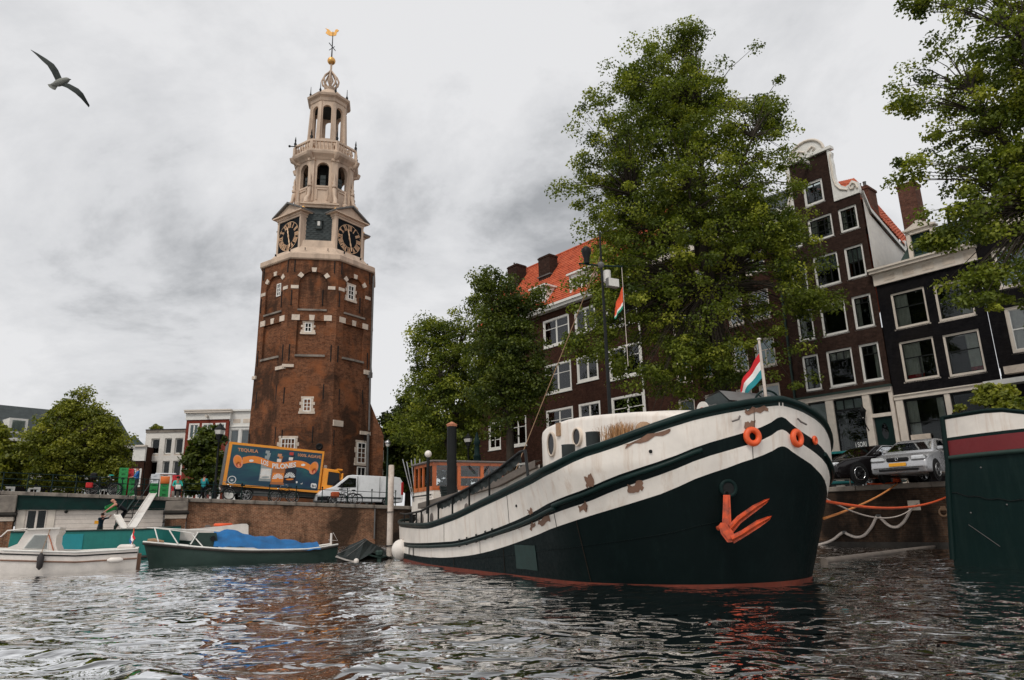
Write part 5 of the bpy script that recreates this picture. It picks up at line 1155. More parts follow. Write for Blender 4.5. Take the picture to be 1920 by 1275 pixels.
# gable neck with its own opening
nk0, nk1 = X(-18.35), X(-15.98)
facade(bh, nk1-nk0, 18.55, 21.9, [(X(-17.72), X(-16.52), 18.86, 20.35)], 'brick_brown', x0=nk0, name='gable_neck')
window(bh, X(-17.72), X(-16.52), 18.86, 20.35, cols=2, rows=1, fw=0.13)
for sx, ex, ed in ((1, nk1, W_), (-1, nk0, 0.0)):
    cx = lambda d: ex+sx*d; lim = abs(ed-ex)
    out = [(0, 18.56), (lim, 18.56), (lim+0.04, 18.8), (lim, 19.2), (lim-0.3, 19.45), (lim-0.5, 19.25), (lim-0.7, 19.2), (0.42, 19.45), (0.26, 19.8), (0.22, 20.3), (0.24, 20.9), (0.2, 21.3), (0.28, 21.6), (0.1, 21.8), (0, 21.85)]
    pl = [(cx(a), b_) for a, b_ in out]; sc = MB().prism(pl if sx > 0 else pl[::-1], -0.06, 0.22, 'y').build('gable_scroll', 'white_trim', bh)
    MB().tube([(cx(a), -0.10, b_) for a, b_ in [(lim-0.05, 18.85), (lim-0.12, 19.15), (lim-0.3, 19.28), (lim-0.48, 19.1), (lim-0.42, 18.92), (lim-0.25, 18.9), (lim-0.2, 19.05)]], 0.05, 6).build('volute', 'cream_trim', sc)
    MB().tube([(cx(a), -0.09, b_) for a, b_ in [(lim-0.6, 18.95), (0.45, 19.15), (0.22, 19.5), (0.12, 20.0), (0.14, 20.6), (0.1, 21.2), (0.18, 21.5)]], [0.05, 0.06, 0.05, 0.04, 0.06, 0.04, 0.05], 6).build('carving', 'cream_trim', sc)
MB().box(nk0-0.3, nk1+0.3, -0.16, 0.25, 21.84, 22.02).build('gable_cornice', 'white_trim', bh)
cx0 = (nk0+nk1)/2; arc = [(cx0+1.05*math.cos(math.pi*i/14), 22.02+0.92*math.sin(math.pi*i/14)) for i in range(15)]
pdm = MB().prism(arc, -0.08, 0.2, 'y').build('gable_pediment', 'white_trim', bh)
MB().tube([(x, -0.10, z) for x, z in arc], 0.09, 6).build('pediment_moulding', 'cream_trim', pdm)
for s_ in (-1, 1): MB().tube([(cx0+s_*0.1, -0.12, 22.25), (cx0+s_*0.4, -0.13, 22.45), (cx0+s_*0.55, -0.13, 22.25), (cx0+s_*0.4, -0.13, 22.15)], 0.06, 6).build('carving', 'cream_trim', pdm)
MB().prism([(-0.95, 21.42), (0.1, 21.42), (0.1, 21.62), (-0.95, 21.62)], cx0-0.1, cx0+0.1, 'x').build('hoist_beam', 'white_trim', bh)
# house body, roof and side wall
m = MB(); m.add([(W_-0.002, 0.28, 7.4), (W_-0.002, 13, 7.4), (W_-0.002, 13, 14.0), (W_-0.002, 5.2, 16.0), (W_-0.002, 0.9, 17.5), (W_-0.002, 0.28, 18.4)], [(0, 1, 2, 3, 4, 5)]); m.build('side_wall', 'white_paint', bh)
m = MB(); m.add([(0.002, 0.28, 2.1), (0.002, 13, 2.1), (0.002, 13, 18), (0.002, 0.28, 18.4)], [(3, 2, 1, 0)]).add([(0.0, 13, 2.1), (W_, 13, 2.1), (W_, 13, 14.0), (0, 13, 14.0)], [(3, 2, 1, 0)]); m.build('party_wall', 'brick_brown', bh)
MB().add([(W_+0.12, 0.25, 18.55), (W_+0.12, 0.9, 17.62), (W_+0.12, 5.2, 16.12), (W_+0.12, 13, 14.1), (W_-0.12, 13, 14.1), (W_-0.12, 5.2, 16.12), (W_-0.12, 0.9, 17.62), (W_-0.12, 0.25, 18.55), (W_+0.12, 0.25, 18.75), (W_+0.12, 0.9, 17.85), (W_+0.12, 5.2, 16.35), (W_+0.12, 13, 14.3), (W_-0.12, 13, 14.3), (W_-0.12, 5.2, 16.35), (W_-0.12, 0.9, 17.85), (W_-0.12, 0.25, 18.75)], [(0, 1, 9, 8), (1, 2, 10, 9), (2, 3, 11, 10), (8, 9, 14, 15), (9, 10, 13, 14), (10, 11, 12, 13)]).build('verge_board', 'white_trim', bh)
tiles(bh, lambda u, v: (W_-0.1-2.45*v, 0.4+12.5*u, 18.3-4.2*max(0, (u*12.5-0.5)/12)*0.9+(1.6+4.2*min(1, u*2.2))*v), 46, 15)
tiles(bh, lambda u, v: (0.1+2.45*v, 12.9-12.5*u, 18.3-4.2*max(0, ((1-u)*12.5-0.5)/12)*0.9+(1.6+4.2*min(1, (1-u)*2.2))*v), 46, 15)
chimney(bh, X(-15.45), X(-14.62), 1.4, 2.5, 17.0, 19.55, 2)
dm = MB().box(W_-1.3, W_-0.05, 5.6, 7.4, 15.6, 17.15).build('roof_dormer', 'white_trim', bh); MB().box(W_-0.06, W_-0.03, 5.75, 7.25, 15.9, 17.0).build('pane', 'glass_dark', dm)
# street front of the house
MB().box(-0.06, W_+0.02, -0.22, 0.0, 7.56, 7.66).build('lead_flashing', 'hull_olive', bh)
MB().box(0.1, W_, -0.10, 0.25, 7.30, 7.555).build('fascia', 'cream_trim', bh)
for a, b_ in ((0.1, 0.62), (X(-18.12), X(-17.68)), (X(-16.10), X(-15.73)), (X(-14.74), W_)): MB().bbox(a, b_, -0.06, 0.3, 2.15, 7.298, 0.02).build('pilaster', 'cream_trim', bh)
def shopwin(x0, x1, z0, z1, tr, n, nm='shop_window'):
    w = MB().box(x0, x0+0.06, 0.05, 0.15, z0, z1).box(x1-0.06, x1, 0.05, 0.15, z0, z1).box(x0+0.06, x1-0.06, 0.05, 0.15, z1-0.06, z1).box(x0+0.06, x1-0.06, 0.05, 0.15, z0, z0+0.3).box(x0+0.06, x1-0.06, 0.04, 0.14, tr-0.04, tr+0.04).build(nm, 'black_iron', bh)
    for i in range(1, n): xx = x0+(x1-x0)*i/n; MB().box(xx-0.02, xx+0.02, 0.06, 0.13, tr+0.04, z1-0.06).build('glazing_bar', 'black_iron', w)
    MB().box(x0+0.06, x1-0.06, 0.10, 0.105, z0+0.3, z1-0.06).build('pane', 'glass_dark', w); MB().box(x0+0.06, x1-0.06, 0.2, 0.21, tr+0.04, z1-0.06).build('blind', 'blind', w)
    MB().box(x0+0.06, x1-0.06, 0.9, 0.92, z0, z1).build('room_shade', 'dark_room', w); return w
sw = shopwin(X(-17.68), X(-16.10), 2.2, 7.26, 6.66, 3)
for zz in (5.9, 5.1): MB().box(X(-17.6), X(-16.16), 0.115, 0.135, zz-0.015, zz+0.015).build('glazing_bar', 'slate', sw)
MB().box(X(-17.1)-0.012, X(-17.1)+0.012, 0.114, 0.134, 2.6, 6.6).build('glazing_bar', 'slate', sw); MB().box(X(-17.55), X(-17.12), 0.3, 0.31, 4.7, 6.5).build('blind', 'lead', sw)
vs, fs, wd = text_mesh('i SORI', 0.36, bold=0.006); mt_ = MB(); mt_.add([(X(-16.85)+v[0]*0.62, 0.092, 4.62+v[1]) for v in vs], fs); mt_.build('lettering', 'print_white', sw)
shopwin(0.62, X(-18.12), 2.2, 7.26, 6.2, 1)
dr = MB().box(X(-15.73), X(-14.74), 0.0, 0.2, 6.05, 6.24).build('door_transom', 'cream_trim', bh)
MB().box(X(-15.73), X(-14.74), 0.12, 0.125, 6.24, 7.28).build('fanlight', 'glass_dark', dr); MB().box(X(-15.73), X(-14.74), 0.6, 0.62, 2.2, 7.3).build('room_shade', 'dark_room', dr)
dd = MB().bbox(X(-15.68), X(-14.79), 0.10, 0.16, 2.6, 6.04, 0.01).build('front_door', 'dark_green', bh)
n = 20; MB().add([(X(-15.23)+0.17*math.cos(2*math.pi*i/n), 0.095, 5.3+0.42*math.sin(2*math.pi*i/n)) for i in range(n)], [tuple(range(n))]).build('oval_pane', 'glass_car', dd)
MB().ball((X(-14.9), 0.05, 4.4), 0.05).build('door_knob', 'gilt', dd)
MB().box(X(-15.9), X(-14.6), -0.9, 0.1, 2.15, 2.58).build('door_step', 'stone_grey', bh)
wl_ = MB().tube([(X(-15.98), -0.05, 5.4), (X(-15.98), -0.35, 5.7), (X(-16.0), -0.42, 6.0)], 0.03, 6).build('wall_lantern', 'black_iron', bh); MB().lathe([(0.08, 6.0), (0.16, 6.35), (0.2, 6.4), (0.06, 6.62), (0.02, 6.75)], 6, (X(-16.0), -0.42)).build('lantern_head', 'black_iron', wl_); MB().lathe([(0.07, 6.03), (0.135, 6.33)], 6, (X(-16.0), -0.435)).build('lantern_glass', 'lamp_glass', wl_)
MB().tube([(-0.08, -0.08, 2.2), (-0.08, -0.08, 17.9)], 0.055, 8).build('downpipe', 'hull_olive', bh)

# ---- black canal house with cream frames
HX = -14.50; dh_ = rhouse('canal_house', 'low black painted canal house with red-hemmed curtains and a roof dormer', HX); X = lambda x: x-HX; W_ = 4.78
wins = [(-13.88, -12.23, 10.45, 12.40), (-11.81, -10.19, 10.38, 12.30), (-13.87, -12.23, 7.65, 9.75), (-11.81, -10.22, 7.56, 9.68)]
facade(dh_, W_, 7.05, 13.0, [(X(a), X(b_), c, d) for a, b_, c, d in wins], 'brick_black', x0=0.0)
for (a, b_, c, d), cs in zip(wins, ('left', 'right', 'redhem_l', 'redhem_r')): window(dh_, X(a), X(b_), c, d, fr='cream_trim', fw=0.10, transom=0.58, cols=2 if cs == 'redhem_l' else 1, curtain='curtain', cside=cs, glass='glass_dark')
MB().box(-0.05, W_+0.05, -0.12, 0.2, 13.0, 13.62).build('frieze', 'cream_trim', dh_); MB().box(-0.12, W_+0.12, -0.38, 0.2, 13.62, 13.78).box(-0.16, W_+0.16, -0.46, 0.2, 13.78, 13.88).build('cornice', 'cream_trim', dh_)
for i in range(5): MB().box(0.5+i*0.95, 1.05+i*0.95, -0.135, -0.12, 13.15, 13.5).build('frieze_panel', 'stone_pale', dh_)
MB().add([(1.15, 0.2, 13.85), (W_, 0.2, 13.85), (W_, 1.9, 16.0), (1.75, 1.9, 16.0), (1.75, 11, 16.0), (W_, 11, 16.0), (1.15, 11, 13.85)], [(0, 1, 2, 3), (3, 2, 5, 4), (0, 3, 4, 6)]).add([(0, 0.2, 13.86), (1.15, 0.2, 13.86), (1.15, 11, 13.86), (0, 11, 13.86)], [(0, 1, 2, 3)]).build('mansard_roof', 'hull_olive', dh_)
MB().add([(0.0, 0.2, 2.1), (0.0, 11, 2.1), (0.0, 11, 13.8), (0.0, 1.9, 13.8), (0.0, 0.2, 13.8)], [(4, 3, 2, 1, 0)]).add([(W_, 0.2, 2.1), (W_, 11, 2.1), (W_, 11, 16.0), (W_, 1.9, 16.0), (W_, 0.2, 13.9)], [(0, 1, 2, 3, 4)]).build('party_wall', 'brick_black', dh_)
d0, d1 = X(-12.78), X(-11.42)
dmr = MB().box(d0, d0+0.2, 0.45, 0.8, 14.1, 15.6).box(d1-0.2, d1, 0.45, 0.8, 14.1, 15.6).box(d0, d1, 0.45, 0.8, 15.45, 15.65).build('roof_dormer', 'cream_trim', dh_)
MB().box(d0+0.05, d1-0.05, 0.8, 2.4, 14.0, 15.6).build('dormer_cheek', 'hull_olive', dmr); MB().box(d0-0.1, d1+0.1, 0.35, 0.9, 15.65, 15.75).prism([(d0-0.05, 15.75), (d1+0.05, 15.75), ((d0+d1)/2+0.25, 15.98), ((d0+d1)/2+0.1, 16.12), ((d0+d1)/2-0.1, 16.12), ((d0+d1)/2-0.25, 15.98)], 0.4, 0.85, 'y').build('dormer_pediment', 'cream_trim', dmr)
MB().box(d0+0.2, d1-0.2, 0.6, 0.64, 14.15, 15.45).build('shutter', 'dark_green', dmr); MB().box((d0+d1)/2-0.03, (d0+d1)/2+0.03, 0.56, 0.6, 14.15, 15.45).box(d0+0.2, d1-0.2, 0.57, 0.6, 14.6, 14.66).box(d0+0.2, d1-0.2, 0.57, 0.6, 15.0, 15.06).build('shutter_rail', 'hull_olive', dmr)
chimney(dh_, X(-13.3), X(-12.4), 1.95, 2.8, 13.9, 19.1, 0)
MB().tube([(X(-11.0), 1.6, 15.6), (X(-11.0), 1.6, 16.6)], 0.08, 8).build('flue', 'black_iron', dh_)
MB().box(0.0, W_, -0.14, 0.2, 6.98, 7.04).box(0.0, W_, -0.08, 0.2, 6.78, 6.98).build('fascia', 'cream_trim', dh_)
for a, b_ in ((0.02, X(-14.12)), (X(-12.2), X(-11.95)), (X(-9.98), W_)): MB().bbox(a, b_, -0.04, 0.3, 2.15, 6.778, 0.02).build('pilaster', 'cream_trim', dh_)
window(dh_, X(-14.12), X(-12.2), 3.6, 6.77, fr='black_iron', fw=0.06, transom=0.62, curtain='curtain', cside='both', sill=False); window(dh_, X(-11.95), X(-9.98), 3.6, 6.77, fr='black_iron', fw=0.06, transom=0.62, curtain=None, sill=False)
for a, b_ in ((X(-14.12), X(-12.2)), (X(-11.95), X(-9.98))): MB().box(a, b_, 0.02, 0.3, 2.15, 3.55).build('stall_riser', 'brick_black', dh_)
MB().box(X(-14.0), X(-13.1), -0.05, 0.05, 4.55, 4.95).build('flower_box', 'stone_pale', dh_)

# ---- right-hand house, mostly behind leaves
HX = -9.70; rh = rhouse('canal_house', 'black canal house with pale cornice, cut by the right edge', HX); X = lambda x: x-HX; W_ = 7.5
wins = [(-9.1, -7.55, 11.3, 13.35), (-6.9, -5.35, 11.3, 13.35), (-9.06, -7.5, 8.2, 10.4), (-6.9, -5.35, 8.2, 10.4)]
facade(rh, W_, 7.6, 14.3, [(X(a), X(b_), c, d) for a, b_, c, d in wins], 'brick_black')
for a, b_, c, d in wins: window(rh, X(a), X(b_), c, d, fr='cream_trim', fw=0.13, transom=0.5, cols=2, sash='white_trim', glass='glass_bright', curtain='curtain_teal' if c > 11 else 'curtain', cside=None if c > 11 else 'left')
MB().box(0, W_, -0.15, 0.3, 14.3, 15.2).box(-0.1, W_, -0.45, 0.3, 15.2, 15.5).build('cornice', 'cream_trim', rh)
MB().prism([(0.5, 15.5), (W_, 15.5), (W_, 17.8), (3.0, 17.2), (1.6, 16.2)], 0.3, 0.6, 'y').build('pediment', 'cream_trim', rh)
MB().add([(0, 0.3, 2.1), (0, 12, 2.1), (0, 12, 15.2), (0, 0.3, 15.2)], [(3, 2, 1, 0)]).add([(0, 0.3, 15.2), (W_, 0.3, 15.2), (W_, 12, 15.4), (0, 12, 15.4)], [(0, 1, 2, 3)]).build('party_wall', 'brick_black', rh)
MB().box(0.25, W_, -0.35, 0.25, 7.25, 7.6).build('fascia', 'stone_pale', rh); MB().box(0, W_, 0.05, 0.3, 2.15, 7.25).build('shop_front', 'brick_black', rh)
MB().box(-0.5, W_, -0.95, -0.3, 6.72, 6.95).build('awning', 'white_trim', rh)

# ---- middle house behind the big tree
HX = -30.5; mh = rhouse('canal_house', 'dark red brick house with teal curtains behind the large tree', HX); X = lambda x: x-HX; W_ = 10.68
wins = []
for zc, zd in ((5.6, 8.8), (9.85, 11.65), (12.8, 14.7), (15.8, 17.3)):
    for a, b_ in ((-23.62, -22.52), (-22.08, -20.70), (-25.9, -24.6), (-28.0, -26.7)): wins.append((a, b_, zc, zd))
facade(mh, W_, 2.15, 18.6, [(X(a), X(b_), c, d) for a, b_, c, d in wins], 'brick_redbrown')
for a, b_, c, d in wins: window(mh, X(a), X(b_), c, d, fr='cream_trim', fw=0.1, transom=0.6, cols=2, sash='cream_trim', glass='glass_bright', curtain='curtain_teal' if 9 < c < 12 else 'blind', room=False)
MB().box(-0.1, W_, -0.4, 0.3, 18.6, 19.0).build('cornice', 'cream_trim', mh)
MB().add([(0, 0, 19.0), (W_, 0, 19.0), (W_, 5, 23), (0, 5, 23)], [(0, 1, 2, 3)]).add([(W_, 0, 2), (W_, 10, 2), (W_, 10, 19), (W_, 5, 23), (W_, 0, 19)], [(0, 1, 2, 3, 4)]).build('roof', 'slate', mh)

# ---- long red-roofed house
HX = -50.0; rr = rhouse('corner_house', 'long brown brick house with bright orange tiled roof and white windows', HX); X = lambda x: x-HX; W_ = 19.4
wins = []
for zc, zd in ((14.95, 17.32), (11.08, 13.5), (7.3, 9.8), (3.4, 5.9)):
    wins += [(-40.95, -37.88, zc, zd, 2), (-33.9, -30.85, zc, zd, 2), (-48.5, -46.8, zc, zd-0.1, 1), (-45.6, -43.4, zc, zd, 2)]
    wins.append((-37.25, -35.0, zc+0.38, zd, 3))
facade(rr, W_, 2.15, 17.9, [(X(w[0]), X(w[1]), w[2], w[3]) for w in wins], 'brick_redbrown')
for a, b_, c, d, k in wins:
    window(rr, X(a), X(b_), c, d, fw=0.16, proud=0.06, transom=0.66 if k < 3 else None, cols=2, tcols=2 if k == 2 else 1, rows=2 if k == 1 else 1, sash='white_trim', glass='glass_bright', curtain='blind' if (int(a*7) % 3) else 'curtain_teal', bar=0.09 if k > 1 else 0.04, room=False)
MB().box(-0.3, W_+0.1, -0.55, 0.3, 17.9, 18.12).box(-0.35, W_+0.15, -0.7, 0.3, 18.12, 18.32).build('gutter_cornice', 'white_trim', rr)
MB().add([(0, 0, 2.1), (0, 10, 2.1), (0, 10, 17.9), (0, 5, 25.2), (0, 0, 18.1)], [(4, 3, 2, 1, 0)]).add([(W_, 0, 2.1), (W_, 10, 2.1), (W_, 10, 17.9), (W_, 5, 25.2), (W_, 0, 18.1)], [(0, 1, 2, 3, 4)]).build('gable_wall', 'brick_redbrown', rr)
MB().add([(-0.2, -0.4, 18.25), (W_+0.1, -0.4, 18.25), (W_+0.1, 5, 25.3), (-0.2, 5, 25.3), (-0.2, 10, 18.2), (W_+0.1, 10, 18.2)], [(0, 1, 2, 3), (3, 2, 5, 4)]).build('roof', 'roof_tile', rr)
tiles(rr, lambda u, v: (-0.2+(W_+0.3)*u, -0.45+5.45*v, 18.28+7.05*v), 76, 26)
MB().tube([(-0.2, 5, 25.38), (W_+0.1, 5, 25.38)], 0.14, 8).build('ridge_tiles', 'roof_tile', rr)
for a, b_ in ((-37.6, -35.15), (-42.25, -40.4), (-47.6, -45.6)):
    x0, x1 = X(a), X(b_); d = MB().box(x0, x0+0.2, -0.05, 0.35, 18.55, 20.35).box(x1-0.2, x1, -0.05, 0.35, 18.55, 20.35).box(x0, x1, -0.05, 0.35, 20.05, 20.35).box(x0, x1, -0.05, 0.35, 18.5, 18.85).box(x0-0.15, x1+0.15, -0.25, 2.0, 20.35, 20.5).build('dormer', 'white_trim', rr)
    MB().box(x0+0.02, x1-0.02, 0.36, 1.9, 18.5, 20.34).build('dormer_cheek', 'white_trim', d); MB().box(x0+0.2, x1-0.2, 0.18, 0.19, 18.85, 20.05).build('pane', 'glass_bright', d); MB().box(x0+0.2, x1-0.2, 0.3, 0.31, 18.85, 20.05).build('blind', 'blind', d)
    mm = MB()
    for i in range(1, 4): xx = x0+0.2+(x1-x0-0.4)*i/4; mm.box(xx-0.05, xx+0.05, 0.1, 0.17, 18.85, 20.05)
    mm.box(x0+0.2, x1-0.2, 0.11, 0.16, 19.4, 19.47); mm.build('glazing_bar', 'white_trim', d)
c = chimney(rr, X(-44.1), X(-42.6), 2.6, 3.6, 21.5, 24.6, 0, 'brick_brown'); MB().box(X(-44.2), X(-42.5), 2.5, 3.7, 22.6, 22.7).build('lead_flashing', 'lead', c)
chimney(rr, X(-49.0), X(-47.6), 3.0, 4.2, 22.0, 25.3, 1, 'brick_brown')
MB().tube([(W_-0.12, -0.1, 2.2), (W_-0.12, -0.1, 18.0)], 0.07, 8).build('downpipe', 'white_trim', rr)

# ------------------------------------------------------------------ houses beyond the left bank
def lhouse(name, label, px0, px1, pytop, Y, skew=0.0):
    a = at_y(px0, pytop, Y); b_ = at_y(px1, pytop, Y+skew); rz = math.atan2(b_.y-a.y, b_.x-a.x); t = thing(name, label, 'house', (a.x, a.y, 0), rz); return t, math.hypot(b_.x-a.x, b_.y-a.y), a.z
def body(t, w, z1, d, mat):
    MB().add([(0, 0.3, 2.2), (0, d, 2.2), (0, d, z1), (0, 0.3, z1)], [(3, 2, 1, 0)]).add([(w, 0.3, 2.2), (w, d, 2.2), (w, d, z1), (w, 0.3, z1)], [(0, 1, 2, 3)]).add([(0, d, 2.2), (w, d, 2.2), (w, d, z1), (0, d, z1)], [(3, 2, 1, 0)]).build('side_wall', mat, t)
    MB().add([(0, 0.3, z1-0.3), (w, 0.3, z1-0.3), (w, d, z1-0.3), (0, d, z1-0.3)], [(0, 1, 2, 3)]).build('roof', 'lead', t)
t, w, zt = lhouse('modern_house', 'white concrete house with six square windows', 275, 350, 806, 105)
cs = [(0.9, 2.15), (2.95, 4.0), (4.5, 5.7)]; rws = [(12.0, 14.6), (8.6, 11.2), (4.6, 7.6)]; hs = [(a, b_, c, d) for a, b_ in cs for c, d in rws]
facade(t, w, 2.2, zt-0.45, hs, 'white_paint', th=0.35); body(t, w, zt-0.45, 12, 'white_paint')
for a, b_, c, d in hs: window(t, a, b_, c+0.25, d, fw=0.1, y=0.22, sash='white_trim', sill=False)
MB().box(-0.05, w+0.05, -0.12, 0.4, zt-0.45, zt-0.1).build('parapet', 'stone_grey', t); MB().box(-0.08, w+0.08, -0.16, 0.4, zt-0.1, zt+0.05).build('coping', 'stone_dark', t)
for c, d in rws: MB().box(0.6, 5.7, 0.02, 0.15, c-0.1, c+0.2).build('spandrel', 'stone_pale', t)
t, w, zt = lhouse('row_house', 'red brick house with white cornice beside the white houses', 352, 432, 768, 104)
cs = [(0.45, 2.0), (2.4, 4.0), (4.4, 5.95)]; rws = [(14.2, 16.6), (9.8, 12.4), (5.4, 8.2)]; hs = [(a, b_, c, d) for a, b_ in cs for c, d in rws]
facade(t, w, 2.2, zt-1.6, hs, 'brick_red', th=0.3); body(t, w, zt-1.5, 12, 'white_paint')
for a, b_, c, d in hs: window(t, a, b_, c, d, fw=0.22, proud=0.1, cols=2, sash='white_trim', glass='glass_bright', curtain='curtain_teal', bar=0.1, room=False)
MB().box(-0.1, w+0.1, -0.15, 0.4, zt-1.6, zt-0.6).build('frieze', 'white_trim', t); MB().box(-0.25, w+0.25, -0.5, 0.4, zt-0.6, zt-0.3).box(-0.3, w+0.3, -0.6, 0.4, zt-0.3, zt-0.12).build('cornice', 'cream_trim', t); MB().box(w/2-0.15, w/2+0.15, -0.9, 0, zt-1.3, zt-1.05).build('hoist_beam', 'cream_trim', t)
t, w, zt = lhouse('row_house', 'pale grey panelled house next to the clock tower', 433, 492, 768, 104.5)
cs = [(0.2, 1.5), (1.8, 3.1), (3.5, 4.7)]; rws = [(11.5, 15.6), (6.5, 10.2)]; hs = [(a, b_, c, d) for a, b_ in cs for c, d in rws]
facade(t, w, 2.2, zt-0.3, hs, 'white_trim', th=0.3); body(t, w, zt-0.3, 12, 'white_trim')
for a, b_, c, d in hs: window(t, a, b_, c, d, fw=0.1, sash='white_trim', glass='glass_bright', curtain='blind', sill=False, room=False)
MB().box(-0.05, w+0.1, -0.3, 0.4, zt-0.3, zt-0.05).box(0, w, -0.12, 0.0, 16.0, 16.15).build('cornice', 'white_trim', t)
for i in range(3): MB().box(0.5+i*1.5, 1.6+i*1.5, -0.03, 0.0, 16.6, 17.2).build('frieze_panel', 'stone_pale', t)
t, w, zt = lhouse('row_house', 'low brick house with white upper band left of white concrete house', 205, 274, 836, 103)
hs = [(3.4, 5.2, 7.4, 10.0), (0.6, 2.4, 7.4, 10.0), (3.4, 5.2, 3.0, 5.8)]
facade(t, w, 2.2, zt-2.3, hs, 'brick_redbrown', th=0.3); body(t, w, zt-0.2, 10, 'brick_redbrown')
for a, b_, c, d in hs: window(t, a, b_, c, d, fw=0.2, proud=0.08, cols=2, sash='white_trim', glass='glass_bright', curtain='curtain_teal', bar=0.08, room=False)
MB().box(0, w, -0.1, 0.4, zt-2.3, zt-0.25).build('upper_band', 'white_trim', t); MB().box(-0.1, w+0.1, -0.4, 0.4, zt-0.25, zt).build('cornice', 'cream_trim', t)
MB().add([(0.6, 1, zt), (3.6, 1, zt), (3.6, 4, zt), (0.6, 4, zt), (2.1, 2.5, zt+1.9)], [(0, 1, 4), (1, 2, 4), (2, 3, 4), (3, 0, 4)]).build('roof_lantern', 'hull_olive', t)
# terrace with slate roofs receding at the far left
o_ = at_y(-70, 900, 66); t = thing('terrace_house', 'dark brick houses with slate roof and white windows at far left', 'house', (o_.x, o_.y, 0), R(52)); TWd = 15.0
hs = [(1.0+2.2*i, 2.1+2.2*i, c, d) for i in range(6) for c, d in ((3.0, 5.6), (6.4, 8.8))]
facade(t, TWd, 2.2, 10.0, hs, 'brick_black', th=0.3)
for a, b_, c, d in hs: window(t, a, b_, c, d, fw=0.2, proud=0.1, sash='white_trim', cols=2, sill=False)
MB().box(0, TWd, -0.4, 0.3, 10.0, 10.3).build('gutter', 'white_trim', t); MB().add([(0, -0.4, 10.3), (TWd, -0.4, 10.3), (TWd, 5, 14.2), (0, 5, 14.2), (0, 10, 10.3), (TWd, 10, 10.3)], [(0, 1, 2, 3), (3, 2, 5, 4), (1, 5, 2), (4, 0, 3)]).build('roof', 'slate', t)
MB().add([(0, 0, 2.2), (0, 10, 2.2), (0, 10, 10.3), (0, 0, 10.3)], [(3, 2, 1, 0)]).add([(TWd, 0, 2.2), (TWd, 10, 2.2), (TWd, 10, 10.3), (TWd, 0, 10.3)], [(0, 1, 2, 3)]).build('gable_wall', 'brick_black', t)
for i in range(2):
    x0 = 3+i*6.5; d = MB().box(x0, x0+1.6, 0.2, 2.5, 10.8, 12.3).build('dormer', 'white_trim', t); MB().box(x0+0.25, x0+1.35, 0.15, 0.19, 11.0, 12.1).build('pane', 'glass_dark', d)
# ------------------------------------------------------------------ trees
def leaf_mesh(name, centers, radii, per, size, mat, seed, flat=0.55, droop=0.25, tint0=None):
    """leaf-sized folded faces gathered in sprays around the given points"""
    r = np.random.default_rng(seed); C = np.asarray(centers); n = len(C)
    idx = np.repeat(np.arange(n), per); N = len(idx); rad = np.asarray(radii)[idx]
    d = r.normal(size=(N, 3)); d /= np.linalg.norm(d, axis=1)[:, None]; q = r.random(N)**0.45
    off = d*(q*rad)[:, None]; off[:, 2] *= flat; off[:, 2] -= droop*(np.hypot(off[:, 0], off[:, 1])**2)/np.maximum(rad, 1e-3)
    p = C[idx]+off
    s = size*r.uniform(0.65, 1.3, N)
    nr = d*0.6+r.normal(size=(N, 3))*0.55; nr[:, 2] += 0.55; nr /= np.linalg.norm(nr, axis=1)[:, None]
    t = r.normal(size=(N, 3)); t -= (t*nr).sum(1)[:, None]*nr; t /= np.linalg.norm(t, axis=1)[:, None]; b_ = np.cross(nr, t)
    w = 0.36
    v0 = p-t*s[:, None]*0.5; v1 = p+b_*(s*w)[:, None]-nr*(s*0.08)[:, None]; v2 = p+t*s[:, None]*0.5-nr*(s*0.12)[:, None]; v3 = p-b_*(s*w)[:, None]-nr*(s*0.08)[:, None]
    co = np.stack([v0, v1, v2, v3], 1).reshape(-1, 3)
    me = bpy.data.meshes.new(name); me.vertices.add(N*4); me.vertices.foreach_set('co', co.ravel())
    me.loops.add(N*4); me.loops.foreach_set('vertex_index', np.arange(N*4, dtype=np.int32)); me.polygons.add(N); me.polygons.foreach_set('loop_start', np.arange(N, dtype=np.int32)*4)
    me.update(calc_edges=True)
    ct = r.normal(0.0, 0.21, n) if tint0 is None else np.asarray(tint0)+r.normal(0, 0.12, n)
    tint = np.clip(0.42+ct[idx]+r.normal(0, 0.13, N), 0, 1)
    at = me.attributes.new('tint', 'FLOAT', 'FACE'); at.data.foreach_set('value', tint.astype(np.float32)); me.materials.append(MATS[mat]); return me
